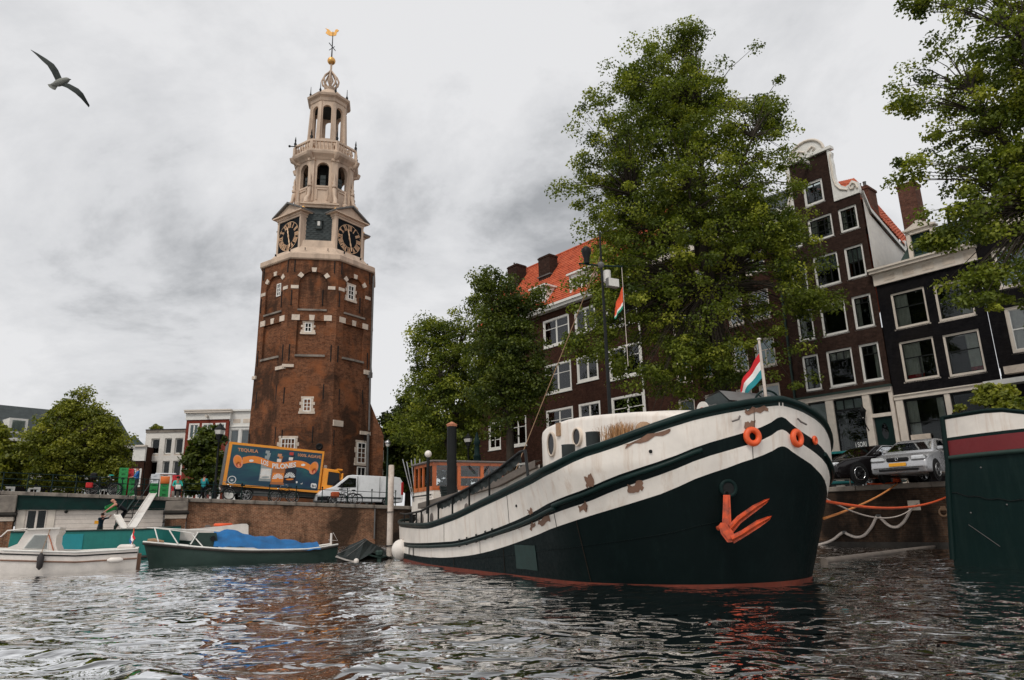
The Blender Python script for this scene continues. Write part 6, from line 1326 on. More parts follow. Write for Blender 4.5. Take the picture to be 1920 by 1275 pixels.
def tree(name, label, base, height, crown_c, crown_r, trunk_r, nclus, per, leaf, mat='leaf_elm', seed=1, cl_r=0.75, shape=1.0, group='trees along the canal', lobes=(), lean=(0, 0), trunk_h=None, parent_kind='tree', low=0.0, flat=0.55, hollow=0.35):
    """base: world foot of the trunk; crown_c / crown_r relative to the base (centre, radii)"""
    r = random.Random(seed); t = thing(name, label, 'tree', base, 0, group)
    cc = Vector(crown_c); cr = Vector(crown_r); th = trunk_h or max(1.5, cc.z-cr.z*0.75)
    # cluster centres through the crown volume: denser towards the outside, uneven outline
    P = []; ph = [r.uniform(0, 6.28) for _ in range(8)]
    def lump(a, e): return 1+0.10*math.sin(3*a+ph[0])+0.08*math.sin(5*a+ph[1]+2*e)+0.08*math.sin(4*e+ph[2])+0.07*math.sin(7*a+3*e+ph[3])
    while len(P) < nclus:
        z = r.uniform(-1, 1); a = r.uniform(0, 6.28); e = math.asin(z); rr = (hollow+(1-hollow)*r.random())**0.6 if r.random() < 0.85 else r.random()
        # egg-shaped: widest below the middle
        wz = math.sqrt(max(0, 1-z*z))*(1-0.28*shape*z)/(1+0.12*max(0, shape-0.9))
        q = Vector((math.cos(a)*wz*cr.x, math.sin(a)*wz*cr.y, z*cr.z))*rr*lump(a, e)
        P.append(cc+q)
    for lc, lr, ln in lobes:
        for _ in range(ln):
            v = Vector((r.gauss(0, 1), r.gauss(0, 1), r.gauss(0, 1))).normalized()*r.random()**0.4; P.append(Vector(lc)+Vector((v.x*lr[0], v.y*lr[1], v.z*lr[2])))
    rad = [cl_r*r.uniform(0.55, 1.25) for _ in P]
    link('crown', leaf_mesh('crown', [tuple(p) for p in P], rad, per, leaf, mat, seed, flat), t)
    # trunk and limbs
    top = Vector((cc.x*0.8, cc.y*0.8, cc.z+cr.z*0.55)); fork = Vector((lean[0], lean[1], th))
    m = MB(); m.tube([(0, 0, -0.3), (lean[0]*0.15, lean[1]*0.15, th*0.12), (lean[0]*0.5, lean[1]*0.5, th*0.55), fork], [trunk_r*1.5, trunk_r*1.1, trunk_r*0.92, trunk_r*0.8], 10); m.build('trunk', 'bark', t)
    nl = 7; limbs = []; lm = MB()
    for i in range(nl):
        a = 2*math.pi*i/nl+r.uniform(-0.3, 0.3); k = 0.25 if i == 0 else r.uniform(0.45, 0.8)
        e = cc+Vector((math.cos(a)*cr.x*k, math.sin(a)*cr.y*k, cr.z*(0.62 if i == 0 else r.uniform(0.0, 0.45))))
        mid = fork.lerp(e, 0.45)+Vector((math.cos(a)*-0.1*cr.x*0.3, math.sin(a)*-0.1*cr.y*0.3, cr.z*0.12))
        q = [fork-Vector((0, 0, 0.3)), fork.lerp(mid, 0.5)+Vector((r.uniform(-.2, .2), r.uniform(-.2, .2), 0)), mid, mid.lerp(e, 0.5)+Vector((r.uniform(-.3, .3), r.uniform(-.3, .3), 0)), e]
        lm.tube(q, [trunk_r*0.55, trunk_r*0.45, trunk_r*0.34, trunk_r*0.2, trunk_r*0.06], 7); limbs += [(x, trunk_r*0.2) for x in (q[1], q[2], q[3], q[2].lerp(q[3], 0.5), q[3].lerp(q[4], 0.6))]
    lm.build('limb', 'bark', t)
    bm_ = MB(); step = max(1, len(P)//1000)
    for p in P[::step]:
        b0 = min(limbs, key=lambda L: (L[0]-p).length+max(0, L[0].z-p.z)*1.5)[0]
        mid = b0.lerp(p, 0.55)+Vector((0, 0, (p-b0).length*0.10)); bm_.tube([b0, mid, p], [trunk_r*0.085, trunk_r*0.045, 0.008], 4, cap=False)
    bm_.build('branches', 'bark', t)
    return t
def foot(px, Y, z): p = at_y(px, 900, Y); return (p.x, p.y, z)
# large elm in front of the houses: stands on the right quay
pz = lambda px, py, o, Y: at_y(px, py, Y)-Vector(o)
b0 = on_plane(1372, 900, NDIR, KQ+1.6); b0 = (b0.x, b0.y, ZR); Yb = b0[1]
top = pz(1290, 35, b0, Yb); lft = pz(1055, 380, b0, Yb); rgt = pz(1492, 380, b0, Yb); bot = pz(1300, 740, b0, Yb)
cz = (top.z+bot.z)/2; cc = ((lft.x+rgt.x)/2+0.1, 0, cz-0.6)
tree('elm_tree', 'tallest green tree, rising above the barge before the houses', b0, top.z, cc, ((rgt.x-lft.x)/2*1.03, 4.4, (top.z-bot.z)/2*0.97), 0.42, 1280, 112, 0.135, 'leaf_elm', 11, 0.66, 1.15, lobes=[(tuple(pz(1480, 480, b0, Yb)), (1.0, 1.4, 2.2), 26), (tuple(pz(1525, 565, b0, Yb-1)), (1.4, 1.3, 0.6), 22), (tuple(pz(1110, 640, b0, Yb-1)), (1.6, 1.4, 0.7), 22), (tuple(pz(1440, 210, b0, Yb)), (0.8, 0.8, 1.3), 30), (tuple(pz(1290, 70, b0, Yb)), (0.8, 0.8, 1.0), 24), (tuple(pz(1190, 160, b0, Yb)), (0.9, 0.8, 1.0), 24), (tuple(pz(1300, 680, b0, Yb-1.5)), (2.2, 1.5, 1.4), 60), (tuple(pz(1420, 430, b0, Yb-1.5)), (2.4, 1.5, 1.6), 50), (tuple(pz(1180, 560, b0, Yb-1.0)), (1.8, 1.5, 1.6), 40)], trunk_h=7.5, hollow=0.25)
# tree whose crown hangs in from the top right
b1 = on_plane(2080, 900, NDIR, KQ+1.6); b1 = (b1.x, b1.y, ZR); Y1 = b1[1]-0.6
c1 = pz(2010, 200, b1, Y1); l1 = pz(1690, 200, b1, Y1)
tree('elm_tree', 'tree with its branches hanging in from the top right corner', b1, 20, tuple(c1), (abs(c1.x-l1.x)*0.80, 3.6, 7.2), 0.4, 950, 105, 0.125, 'leaf_elm', 23, 0.50, 0.2, lobes=[(tuple(pz(1800, 420, b1, Y1-0.5)), (1.5, 1.2, 0.7), 26), (tuple(pz(1850, 540, b1, Y1-0.5)), (1.6, 1.2, 0.9), 30), (tuple(pz(1700, 200, b1, Y1)), (0.7, 0.8, 0.25), 8), (tuple(pz(1700, 320, b1, Y1)), (0.7, 0.8, 0.3), 9), (tuple(pz(1720, 10, b1, Y1)), (0.6, 0.8, 0.3), 8), (tuple(pz(1760, 450, b1, Y1)), (0.7, 0.6, 0.3), 8), (tuple(pz(1880, 360, b1, Y1)), (1.3, 1.2, 1.4), 30)], trunk_h=7, hollow=0.2)
# pair of trees before the red-roofed house
def bank_tree(px, top_py, bot_py, l_px, r_px, t_off, label, seed, ncl, leaf, mat, per=60, lob=(), cl_r=0.7, th=None, depth=None):
    q = on_plane(px, 900, NDIR, KQ+t_off); o = (q.x, q.y, ZR); Y = q.y; mid = (top_py+bot_py)/2
    tp = pz(px, top_py, o, Y); bt = pz(px, bot_py, o, Y); l_ = pz(l_px, mid, o, Y); r_ = pz(r_px, mid, o, Y)
    return tree('elm_tree', label, o, tp.z, ((l_.x+r_.x)/2, 0, (tp.z+bt.z)/2), ((r_.x-l_.x)/2, depth or (r_.x-l_.x)/2*0.9, (tp.z-bt.z)/2), 0.3, ncl, per, leaf, mat, seed, cl_r, 0.6, trunk_h=th, lobes=[(tuple(pz(a, b_, o, Y-0.5)), s_, n_) for a, b_, s_, n_ in lob], hollow=0.25)
bank_tree(958, 510, 830, 880, 1022, 1.5, 'dark narrow tree in front of the orange-roofed house', 31, 400, 0.175, 'leaf_dark', 92, [(1010, 720, (1.2, 1.2, 0.8), 16), (915, 530, (1.2, 1, 1.2), 20), (1000, 560, (1.0, 1, 1.0), 14)], 0.85, 4.5)
bank_tree(845, 590, 880, 755, 925, 2.0, 'broad lighter green tree left of the orange-roofed house', 37, 430, 0.175, 'leaf_elm', 92, [(800, 620, (1.6, 1.2, 1.2), 26), (900, 570, (1.2, 1.2, 1.0), 20), (770, 800, (1.6, 1.5, 1.0), 20)], 0.85, 4.0)
bank_tree(765, 735, 905, 712, 830, 9.0, 'small tree behind the white van and stern of the barge', 41, 260, 0.40, 'leaf_dark', 60, (), 1.0, 3.0)
bank_tree(850, 750, 910, 790, 960, 12.0, 'low dark tree behind the wheelhouse of the barge', 43, 260, 0.42, 'leaf_dark', 60, (), 1.1, 3.0)
def left_tree(px, Y, top_py, bot_py, l_px, r_px, label, seed, ncl, leaf, mat, per=60, cl_r=0.9, lob=(), th=None, z0=2.4, tr=0.3):
    q = at_y(px, 900, Y); o = (q.x, q.y, z0); mid = (top_py+bot_py)/2
    tp = pz(px, top_py, o, Y); bt = pz(px, bot_py, o, Y); l_ = pz(l_px, mid, o, Y); r_ = pz(r_px, mid, o, Y)
    return tree('elm_tree', label, o, tp.z, ((l_.x+r_.x)/2, 0, (tp.z+bt.z)/2), ((r_.x-l_.x)/2, (r_.x-l_.x)/2*0.8, (tp.z-bt.z)/2), tr, ncl, per, leaf, mat, seed, cl_r, 1.5, trunk_h=th, lobes=[(tuple(pz(a, b_, o, Y-0.5)), s_, n_) for a, b_, s_, n_ in lob], group='trees beyond the left quay')
left_tree(135, 60, 735, 935, 48, 232, 'broad green tree behind the bridge railing at left', 51, 520, 0.21, 'leaf_light', 96, 0.85, [(190, 800, (1.4, 1.2, 1.0), 20), (80, 850, (1.6, 1.2, 1.2), 24), (210, 880, (1.6, 1.2, 1.0), 24), (130, 760, (1, 1, 0.8), 14)], 2.5)
left_tree(-15, 58, 790, 930, -80, 30, 'tree at the far left edge beside the terrace', 53, 240, 0.36, 'leaf_light', 60, 0.8, (), 2.5)
left_tree(384, 80, 795, 925, 345, 425, 'slim young tree in front of the red brick house', 57, 200, 0.40, 'leaf_dark', 60, 0.85, (), 2.5, tr=0.18)
# far trees closing the view behind the barge stern
bank_tree(735, 800, 930, 690, 780, 30, 'distant tree mass right of the clock tower', 61, 200, 0.6, 'leaf_dark', 50, (), 1.6, 3.0)
# shrubs on the second barge
_gn = Vector((-GD.y, GD.x, 0))
def shrub(label, px, py, Y, r_, n, seed, mat, leaf=0.10, cl=0.22, per=60):
    c = on_plane(px, py, _gn, _gn.dot(Vector((P0.x, P0.y, 0)))+Y); t = thing('potted_shrub', label, 'plant', (c.x, c.y, c.z-r_[2]-0.25), 0, 'shrubs on the green barge'); rr = random.Random(seed); P = []
    for _ in range(n):
        v = Vector((rr.gauss(0, 1), rr.gauss(0, 1), rr.gauss(0, 1))).normalized()*rr.random()**0.4; P.append((v.x*r_[0], v.y*r_[1], v.z*r_[2]+r_[2]+0.25))
    link('foliage', leaf_mesh('foliage', P, [cl*rr.uniform(0.6, 1.2) for _ in P], per, leaf, mat, seed), t)
    m = MB()
    for p in P[::3]: m.tube([(0, 0, 0.1), (p[0]*0.5, p[1]*0.5, p[2]*0.6), p], [0.02, 0.012, 0.004], 4, cap=False)
    m.build('stems', 'bark', t); MB().lathe([(0.12, -0.35), (0.14, -0.33), (0.17, -0.05), (0.18, -0.04), (0.16, -0.04), (0.14, -0.08)], 14).build('pot', 'terracotta', t); return t
shrub('large olive green shrub on the foredeck of the green barge', 1865, 742, 0.1, (0.52, 0.4, 0.26), 46, 71, 'leaf_light')
shrub('bright leafy shrub at the right edge on the green barge', 1908, 762, -0.5, (0.34, 0.3, 0.16), 26, 72, 'leaf_light')
shrub('small sprouting plant beside the roller on the green barge', 1797, 764, 0.0, (0.12, 0.1, 0.09), 7, 73, 'leaf_light', 0.08, 0.10, 40)
q = at_y(295, 806, 107); t = thing('rooftop_plant', 'small bush on the roof of the white concrete house', 'plant', (q.x, q.y, q.z-0.5), 0)
link('foliage', leaf_mesh('foliage', [(random.gauss(0, 0.5), random.gauss(0, 0.4), 0.9+random.gauss(0, 0.25)) for _ in range(14)], [0.4]*14, 40, 0.3, 'leaf_light', 75), t); MB().lathe([(0.3, 0), (0.4, 0.5), (0.35, 0.5)], 10).build('pot', 'terracotta', t)
# ------------------------------------------------------------------ small boats
def loft_boat(par, xb, xs_, yn, beam, sheer, mat, bow='left', keel=-0.3, top_band=None, nst=26, full=0.55, transom=0.8, name='hull'):
    """hull lofted in world axes relative to the thing: bow at xb, stern at xs_, near side at y=yn, far side yn+beam; sheer(t) gives the rail height, t from bow 0 to stern 1"""
    yc = yn+beam/2; rows = []
    for i in range(nst+1):
        t = i/nst; x = xb+(xs_-xb)*t; w = beam/2*(min(1.0, (t/full))**0.6 if t < full else 1-(1-transom)*((t-full)/(1-full))**2); zs = sheer(t); rk = 0.0
        sec = []
        for k, (fy, fz) in enumerate(((1, 1.0), (0.985, 0.72), (0.95, 0.42), (0.86, 0.18), (0.6, 0.02), (0.0, 0.0))): sec.append((fy*w, keel+(zs-keel)*fz))
        dx = (xb-xs_)/abs(xb-xs_)*0.35*(1-t)**6
        rows.append([Vector((x+dx*max(0, (z-keel)/(zs-keel)-0.3), yc-y, z)) for y, z in sec]+[Vector((x+dx*max(0, (z-keel)/(zs-keel)-0.3), yc+y, z)) for y, z in reversed(sec[:-1])])
    m = MB(); m.grid(rows, True, flip=(xb > xs_)); n = len(rows[0]); m.add(rows[-1], [tuple(range(n))]); h = m.build(name, mat, par)
    MB().grid([[r[0]+Vector((0, 0.02, -0.06)) for r in rows], [r[-1]+Vector((0, -0.02, -0.06)) for r in rows]], False, flip=(xb < xs_)).build('deck', 'white_paint' if mat != 'hull_teal' else 'hull_teal', par)
    for j in (0, n-1): MB().tube([r[j] for r in rows], 0.028, 6).build('gunwale', top_band or 'white_trim', par)
    return rows
def lpz(px, py, o, off=0.0):
    """photo pixel -> boat-local point on the plane parallel to the left quay through the boat's near side"""
    P = on_plane(px, py, MD, MD.dot(o)+off); r = P-o; return Vector((r.dot(QD), off, P.z))
def xz(px, py, Y, o): v = lpz(px, py, o, Y-o[1]); return (v.x, v.z)
def pprism(par, pts, Y0, o, y0, y1, name, mat, bev=0.0):
    """outline given in photo pixels on the plane Y=Y0, built as a solid from y0 to y1 (relative to Y0)"""
    q = [xz(a, b_, Y0, o) for a, b_ in pts]; ar = sum(q[i][0]*q[(i+1) % len(q)][1]-q[(i+1) % len(q)][0]*q[i][1] for i in range(len(q)))
    if ar < 0: q = q[::-1]
    return MB().prism(q, y0, y1, 'y').build(name, mat, par)
# white cabin cruiser, bow out of frame to the left
Yw = 21.3; o = at_y(258, 1066, Yw); o = Vector((o.x, Yw, 0)); wb = thing('cabin_boat', 'small white cabin boat with flag, cut by the left edge', 'boat', o, QROT)
xb = xz(-150, 1040, Yw, o)[0]; xe = xz(257, 1040, Yw, o)[0]
shr = lambda t: interp([(0, 0.80), (0.4, 0.66), (0.7, 0.56), (1, 0.60)], t)
rows = loft_boat(wb, xb, xe, 0.0, 2.0, shr, 'fender_white', keel=-0.35, transom=0.85)
for dz, mt, r_ in ((-0.10, 'black_iron', 0.022), (-0.27, 'primer_brown', 0.024)):
    MB().tube([r[0]+Vector((0, 0.0, dz)) for r in rows[6:]], r_, 6).build('rub_strip', mt, wb)
MB().tube([r[2]+Vector((0, -0.0, -0.26)) for r in rows[2:]], 0.05, 6).build('boot_line', 'stone_dark', wb)
cab = pprism(wb, [(-10, 1036), (30, 1020), (47, 994), (52, 991), (100, 989), (109, 990), (110, 998), (104, 1006), (102, 1022), (112, 1046), (60, 1046)], Yw, o, 0.22, 1.78, 'cabin', 'fender_white')
pprism(wb, [(39, 1030), (61, 1001), (89, 1001), (88, 1032)], Yw, o, 0.205, 0.225, 'side_window', 'white_trim'); pprism(wb, [(43, 1028), (63, 1003.5), (87, 1003.5), (86, 1029.5)], Yw, o, 0.195, 0.21, 'side_pane', 'glass_bright')
pprism(wb, [(30, 1016), (47, 996), (50, 996), (33, 1016)], Yw, o, 0.3, 1.7, 'windscreen', 'glass_car'); pprism(wb, [(48, 991), (111, 988.5), (111, 991.5), (48, 993.5)], Yw, o, 0.15, 1.85, 'cabin_roof', 'white_paint')
pprism(wb, [(89, 1003), (91, 1003), (101, 1038), (99, 1038)], Yw, o, 0.19, 0.22, 'grab_rail', 'varnish')
rl = [lpz(*p, o) for p in [(-40, 1012), (0, 1006), (12, 995), (50, 991)]]; MB().tube([p+Vector((0, 0.15, 0)) for p in rl], 0.02, 6).build('bow_rail', 'fender_white', wb)
x, z = xz(76, 1053, Yw, o); MB().lathe([(0.01, z-0.22), (0.075, z-0.15), (0.09, z+0.12), (0.05, z+0.2), (0.02, z+0.24)], 10, (x, -0.08)).build('fender', 'fender_dark', wb); MB().tube([(x, -0.08, z+0.22), (x+0.1, 0.2, xz(85, 990, Yw, o)[1])], 0.01, 5).build('fender_line', 'rope_tan', wb)
x, z = xz(216, 1050, Yw, o); MB().tube([(x-0.2, -0.06, z), (x-0.12, -0.07, z), (x+0.12, -0.07, z), (x+0.2, -0.06, z)], [0.03, 0.08, 0.08, 0.03], 10).build('fender', 'fender_white', wb)
MB().bbox(xe-0.02, xe+0.10, 0.75, 1.2, -0.3, 0.45, 0.02).build('rudder', 'primer_brown', wb); MB().bbox(xe-0.55, xe-0.1, 0.3, 1.6, 0.5, 0.72, 0.05).build('stern_seat', 'fender_white', wb)
q0 = lpz(244, 1036, o); q1 = lpz(250, 990, o); MB().tube([q0+Vector((0, 0.8, 0)), q1+Vector((0, 0.8, 0))], 0.018, 6).build('flag_staff', 'varnish', wb)
q2 = lpz(250, 993, o); flag('ensign', wb, q2+Vector((0, 0.8, 0)), Vector((0.06, -0.22, -0.26)), Vector((-0.10, 0, -0.30)), ['flag_red', 'flag_white', 'flag_blue'], amp=0.05, fold=0.3)
# teal work boat under the plank
Yt = 30.0; o = at_y(330, 1040, Yt); o = Vector((o.x, Yt, 0)); tb = thing('work_boat', 'teal steel work boat moored below the bridge', 'boat', o, QROT)
xl = xz(20, 1000, Yt, o)[0]; ztop = xz(105, 996, Yt, o)[1]
m = MB(); XS2 = [xl+(0.1-xl)*i/20 for i in range(21)]; zt_ = lambda x: ztop+0.10*smoothstep((x+1.5)/1.6)
sec = lambda x: [Vector((x, 0.35*smoothstep((x+0.8)/0.9)+0.0, zt_(x))), Vector((x-0.02, 0.37*smoothstep((x+0.8)/0.9)+0.02, 0.42)), Vector((x-0.1, 0.5*smoothstep((x+0.9)/1.0)+0.08, 0.12)), Vector((x-0.2, 0.6*smoothstep((x+0.9)/1.0)+0.2, -0.4))]
m.grid([[sec(x)[k] for x in XS2] for k in (3, 2, 1, 0)], True); m.add([sec(XS2[-1])[k] for k in (3, 2, 1, 0)]+[Vector((p.x, 2.6-p.y, p.z)) for p in [sec(XS2[-1])[k] for k in (0, 1, 2, 3)]], [(0, 7, 6, 5, 4, 3, 2, 1)[::-1]]); m.grid([[Vector((p.x, 2.6-p.y, p.z)) for p in [sec(x)[k] for x in XS2]] for k in (0, 1, 2, 3)], True)
m.build('hull', 'hull_teal', tb); MB().tube([sec(x)[0]+Vector((0, -0.01, 0)) for x in XS2], 0.035, 6).build('gunwale', 'hull_olive', tb); MB().tube([sec(x)[2]+Vector((0, -0.02, -0.02)) for x in XS2], 0.06, 6).build('boot_line', 'stone_dark', tb)
MB().box(xl, -0.3, 0.4, 2.2, 0.3, 0.6).build('hold_floor', 'deck_grey', tb)
x0_, z0_ = xz(112, 1002, Yt, o); x1_, _ = xz(157, 1002, Yt, o); MB().bbox(x0_, x1_, -0.012, 0.0, z0_-0.95, z0_, 0.01).build('side_panel', 'flag_teal', tb)
# dark green launch with blue tarpaulin
Yg = 23.4; o = at_y(460, 1055, Yg); o = Vector((o.x, Yg, 0)); gb = thing('launch', 'dark green open launch with a blue tarpaulin', 'boat', o, QROT)
xb = xz(284, 1020, Yg, o)[0]; xe = xz(640, 1025, Yg, o)[0]; zb_ = [(0, xz(285, 1016, Yg, o)[1]), (0.25, xz(375, 1026, Yg, o)[1]), (0.5, xz(470, 1031, Yg, o)[1]), (0.8, xz(570, 1030, Yg, o)[1]), (1, xz(640, 1021, Yg, o)[1])]
rows = loft_boat(gb, xb, xe, 0.0, 2.1, lambda t: hermite(zb_, t), 'hull_olive', keel=-0.3, full=0.35, transom=0.5, top_band='white_trim')
MB().tube([r[0]+Vector((0, -0.01, -0.06)) for r in rows], 0.035, 6).build('rub_strip', 'stone_dark', gb); MB().tube([r[2]+Vector((0, -0.01, -0.16)) for r in rows[1:]], 0.04, 6).build('boot_line', 'stone_dark', gb)
x, z = xz(279, 1017, Yg, o); MB().tube([(x-0.05, 0.95, z+0.03), (x+0.12, 0.98, z+0.02), (x+0.42, 1.0, z-0.02)], [0.07, 0.10, 0.05], 10).build('bow_fender', 'rope_tan', gb)
pprism(gb, [(356, 1025), (374, 999), (408, 999), (412, 1030), (380, 1030)], Yg, o, 0.45, 1.65, 'cuddy', 'hull_olive'); x, z = xz(401, 1010, Yg, o); MB().tube([(x, 0.40, z), (x, 0.46, z)], 0.085, 14).build('porthole', 'black_iron', gb)
# tarpaulin as a crumpled ridge
TL = [(405, 998, 1024), (420, 994, 1025), (440, 995, 1026), (470, 1000, 1027), (500, 1006, 1029), (540, 1012, 1031), (570, 1015, 1032), (598, 1016, 1028)]
prf = [(0.22, 0.0), (0.3, 0.14), (0.45, 0.36), (0.62, 0.62), (0.8, 0.86), (0.95, 1.0), (1.1, 0.97), (1.3, 0.72), (1.55, 0.4), (1.8, 0.0)]; NT_ = 40; P = []
for i in range(NT_+1):
    f = i/NT_; px = 405+(598-405)*f; tp = interp([(a, b_) for a, b_, c in TL], px); bt = interp([(a, c) for a, b_, c in TL], px); xt, zt2 = xz(px, tp, Yg+0.8, o); xo, zb2 = xz(px, bt, Yg+0.3, o)
    P.append([Vector((xo+(0.1*(f-0.5)), y, zb2+(zt2-zb2)*h+0.035*math.sin(i*0.55+y*3.1+1.2*math.sin(i*0.23))*h+0.02*math.sin(i*0.31-y*6)+0.012*math.sin(i*1.37+y*2))) for y, h in prf])
P = [[Vector((P[0][k].x-0.02, P[0][k].y, min(P[0][k].z, P[0][0].z+0.02))) for k in range(len(prf))]]+P
MB().grid(P, True, True).build('tarpaulin', 'tarp_blue', gb)
for a, b_ in (((290, 990), (297, 1016)), ((318, 994), (334, 1020)), ((362, 1003), (381, 1025)), ((373, 998), (358, 1021))):
    p, q = lpz(*a, o), lpz(*b_, o); MB().tube([p+Vector((0, 0.5, 0)), q+Vector((0, 0.3, 0))], 0.02, 6).build('stanchion', 'white_trim', gb)
for pts in ([(275, 989), (300, 991), (340, 996), (365, 1001)], [(285, 989), (330, 992), (380, 994), (412, 995)]): MB().tube([lpz(*p, o)+Vector((0, 0.5, 0)) for p in pts], 0.018, 6).build('guard_rail', 'white_trim', gb)
p = lpz(627, 1018, o); MB().bbox(p.x-0.03, p.x+0.03, 0.5, 0.6, p.z-0.15, p.z+0.32, 0.01).build('stern_post', 'fender_white', gb); MB().tube([(p.x-0.1, 0.5, p.z+0.1), (p.x+0.22, 0.5, p.z+0.06), (p.x+0.05, 0.5, p.z+0.34)], 0.008, 5).build('stern_bracket', 'fender_white', gb)
# low white boat behind it
Y2 = 32.0; o = at_y(400, 1020, Y2); o = Vector((o.x, Y2, 0)); w2 = thing('motor_boat', 'low white motor boat behind the blue tarpaulin launch', 'boat', o, QROT)
xb = xz(300, 1000, Y2, o)[0]; xe = xz(470, 1000, Y2, o)[0]; loft_boat(w2, xb, xe, 0.0, 1.9, lambda t: 0.55+0.25*(1-t)**2, 'hull_olive', keel=-0.3)
pprism(w2, [(327, 1008), (330, 994), (390, 989), (455, 982), (464, 982), (467, 985), (467, 1012), (327, 1012)], Y2, o, 0.25, 1.65, 'cabin', 'fender_white')
x, z = xz(421, 985, Y2, o); q_ = MB().torus((x, 0.8, z+0.03), 0.34, 0.07, 'z', 24, 8).build('life_buoy', 'buoy_orange', w2); pprism(w2, [(384, 989), (398, 988), (394, 984), (388, 984)], Y2, o, 0.5, 0.7, 'cleat', 'deck_grey')
# covered dinghy with outboard
Yc = 24.2; o = at_y(685, 1060, Yc); o = Vector((o.x, Yc, 0)); cb = thing('dinghy', 'small dinghy under a dark cover beside the barge stern', 'boat', o, QROT)
V = lambda px, py, dy=0.0: lpz(px, py, o, dy)
hv = [V(631, 1042), V(668, 1054), V(735, 1045, 0.6), V(728, 1030, 2.2), V(660, 1030, 2.2)]; lo_ = [Vector((p.x*0.92, p.y*0.9+0.1, -0.15)) for p in hv]; n = 5
MB().add(hv+lo_, [(0, 1, 2, 3, 4), (9, 8, 7, 6, 5)]+[(i, 5+i, 5+(i+1) % n, (i+1) % n) for i in range(n)]).build('hull', 'stone_dark', cb)
MB().tube([V(630, 1043), V(650, 1050), V(669, 1054)], 0.035, 6).build('rub_strip', 'fender_white', cb); MB().ball(V(668, 1052, -0.05), 0.09, 10, 7).build('fender', 'fender_white', cb)
m = MB(); n = 12; ridge = [V(629+ (688-629)*0, 1040), V(655, 1022, 0.9), V(684, 1009, 1.2), V(706, 1022, 1.4), V(736, 1042, 1.2)]; near = [V(629, 1041, -0.05), V(648, 1046, -0.06), V(672, 1051, -0.06), V(698, 1036, 0.2), V(737, 1046, 0.55)]; far = [V(631, 1040, 0.1), V(660, 1027, 2.3), V(690, 1022, 2.4), V(712, 1025, 2.4), V(735, 1040, 2.2)]
def dens(l): return [l[0]]+[x for a, b_ in zip(l, l[1:]) for x in (a.lerp(b_, 0.33)+Vector((0, 0, -0.015)), a.lerp(b_, 0.66)+Vector((0, 0, -0.015)), b_)]
A3, B3, C3 = dens(near), dens(ridge), dens(far); mid1 = [a.lerp(b_, 0.5)+Vector((0, 0, -0.04+0.03*math.sin(i*2.3))) for i, (a, b_) in enumerate(zip(A3, B3))]; mid2 = [a.lerp(b_, 0.5)+Vector((0, 0, -0.03)) for a, b_ in zip(B3, C3)]
m.grid([A3, mid1, B3, mid2, C3], False); m.build('cover', 'tarp_black', cb)
for a, b_ in (((633, 1038), (686, 1011)), ((650, 1043), (688, 1012))): MB().tube([V(*a, -0.02), V((a[0]+b_[0])/2, (a[1]+b_[1])/2+1.5, 0.3), V(*b_, 1.05)], 0.012, 5).build('cover_seam', 'lead', cb)
ob = MB().bbox(-0.07, 0.07, -0.06, 0.08, -0.4, 0.12, 0.03).bbox(-0.12, 0.12, -0.1, 0.14, 0.12, 0.32, 0.05).build('outboard_motor', 'hull_olive', cb, V(711, 1050, 0.25)); MB().tube([V(690, 1040, 0.2), V(712, 1046, 0.2), V(724, 1043, 0.4)], 0.035, 6).build('tiller', 'hull_olive', cb)

# mooring post and rope gear near the barge stern
p = at_y(731, 1003, 25.5); t = thing('mooring_post', 'tall white weathered mooring post beside the barge stern', 'post', (p.x, p.y, 0)); zt = at_y(731, 872, 25.5).z
MB().tube([(0, 0, -0.8), (0, 0, zt*0.5), (0, 0, zt-0.02), (0, 0, zt)], [0.108, 0.104, 0.10, 0.07], 14).build('pole', 'pole_wood', t); MB().torus((0, 0, at_y(731, 960, 25.5).z), 0.13, 0.015, 'z', 20, 6).build('iron_band', 'black_iron', t); MB().torus((0, 0, 0.42), 0.13, 0.02, 'z', 20, 6).build('iron_band', 'black_iron', t)

# ------------------------------------------------------------------ street lamps
def lantern(label, loc, zh, lan=1.0, group='street lanterns'):
    t = thing('street_lamp', label, 'lamp', loc, 0, group); z = zh-loc[2]; L = lan
    MB().lathe([(0.16, 0), (0.16, 0.3), (0.12, 0.35), (0.11, 1.0), (0.07, 1.1), (0.055, z*0.6), (0.05, z-0.9*L), (0.09, z-0.85*L), (0.05, z-0.8*L)], 12).build('post', 'black_iron', t)
    h = MB().lathe([(0.13*L, z-0.78*L), (0.14*L, z-0.74*L), (0.30*L, z-0.26*L), (0.33*L, z-0.24*L), (0.22*L, z-0.12*L), (0.12*L, z-0.06*L), (0.10*L, z), (0.03*L, z+0.1*L)], 6, smooth=False).build('lantern_cap', 'black_iron', t)
    MB().lathe([(0.145*L, z-0.72*L), (0.295*L, z-0.28*L), (0.30*L, z-0.28*L)], 6, smooth=False).build('lantern_glass', 'lamp_glass', t); MB().bar((-0.3, 0, z-0.88*L), (0.3, 0, z-0.88*L), 0.03).build('ladder_bar', 'black_iron', t)
    return t
p = LB(9.0*1.18, 0.35); lantern('black street lantern at the left end of the truck', p, at_y(412, 797, p.y).z, 1.15)
q = on_plane(878, 870, NDIR, KQ+1.0); lantern('street lantern behind the wooden wheelhouse', (q.x, q.y, ZR), on_plane(878, 815, NDIR, KQ+1.0).z, 1.0)
p = LB(18.06*1.18, 0.4); t = thing('street_lamp', 'slim grey lamp post with round head right of the tower', 'lamp', p, 0, 'street lanterns'); zt = at_y(728, 826, p.y).z-p.z
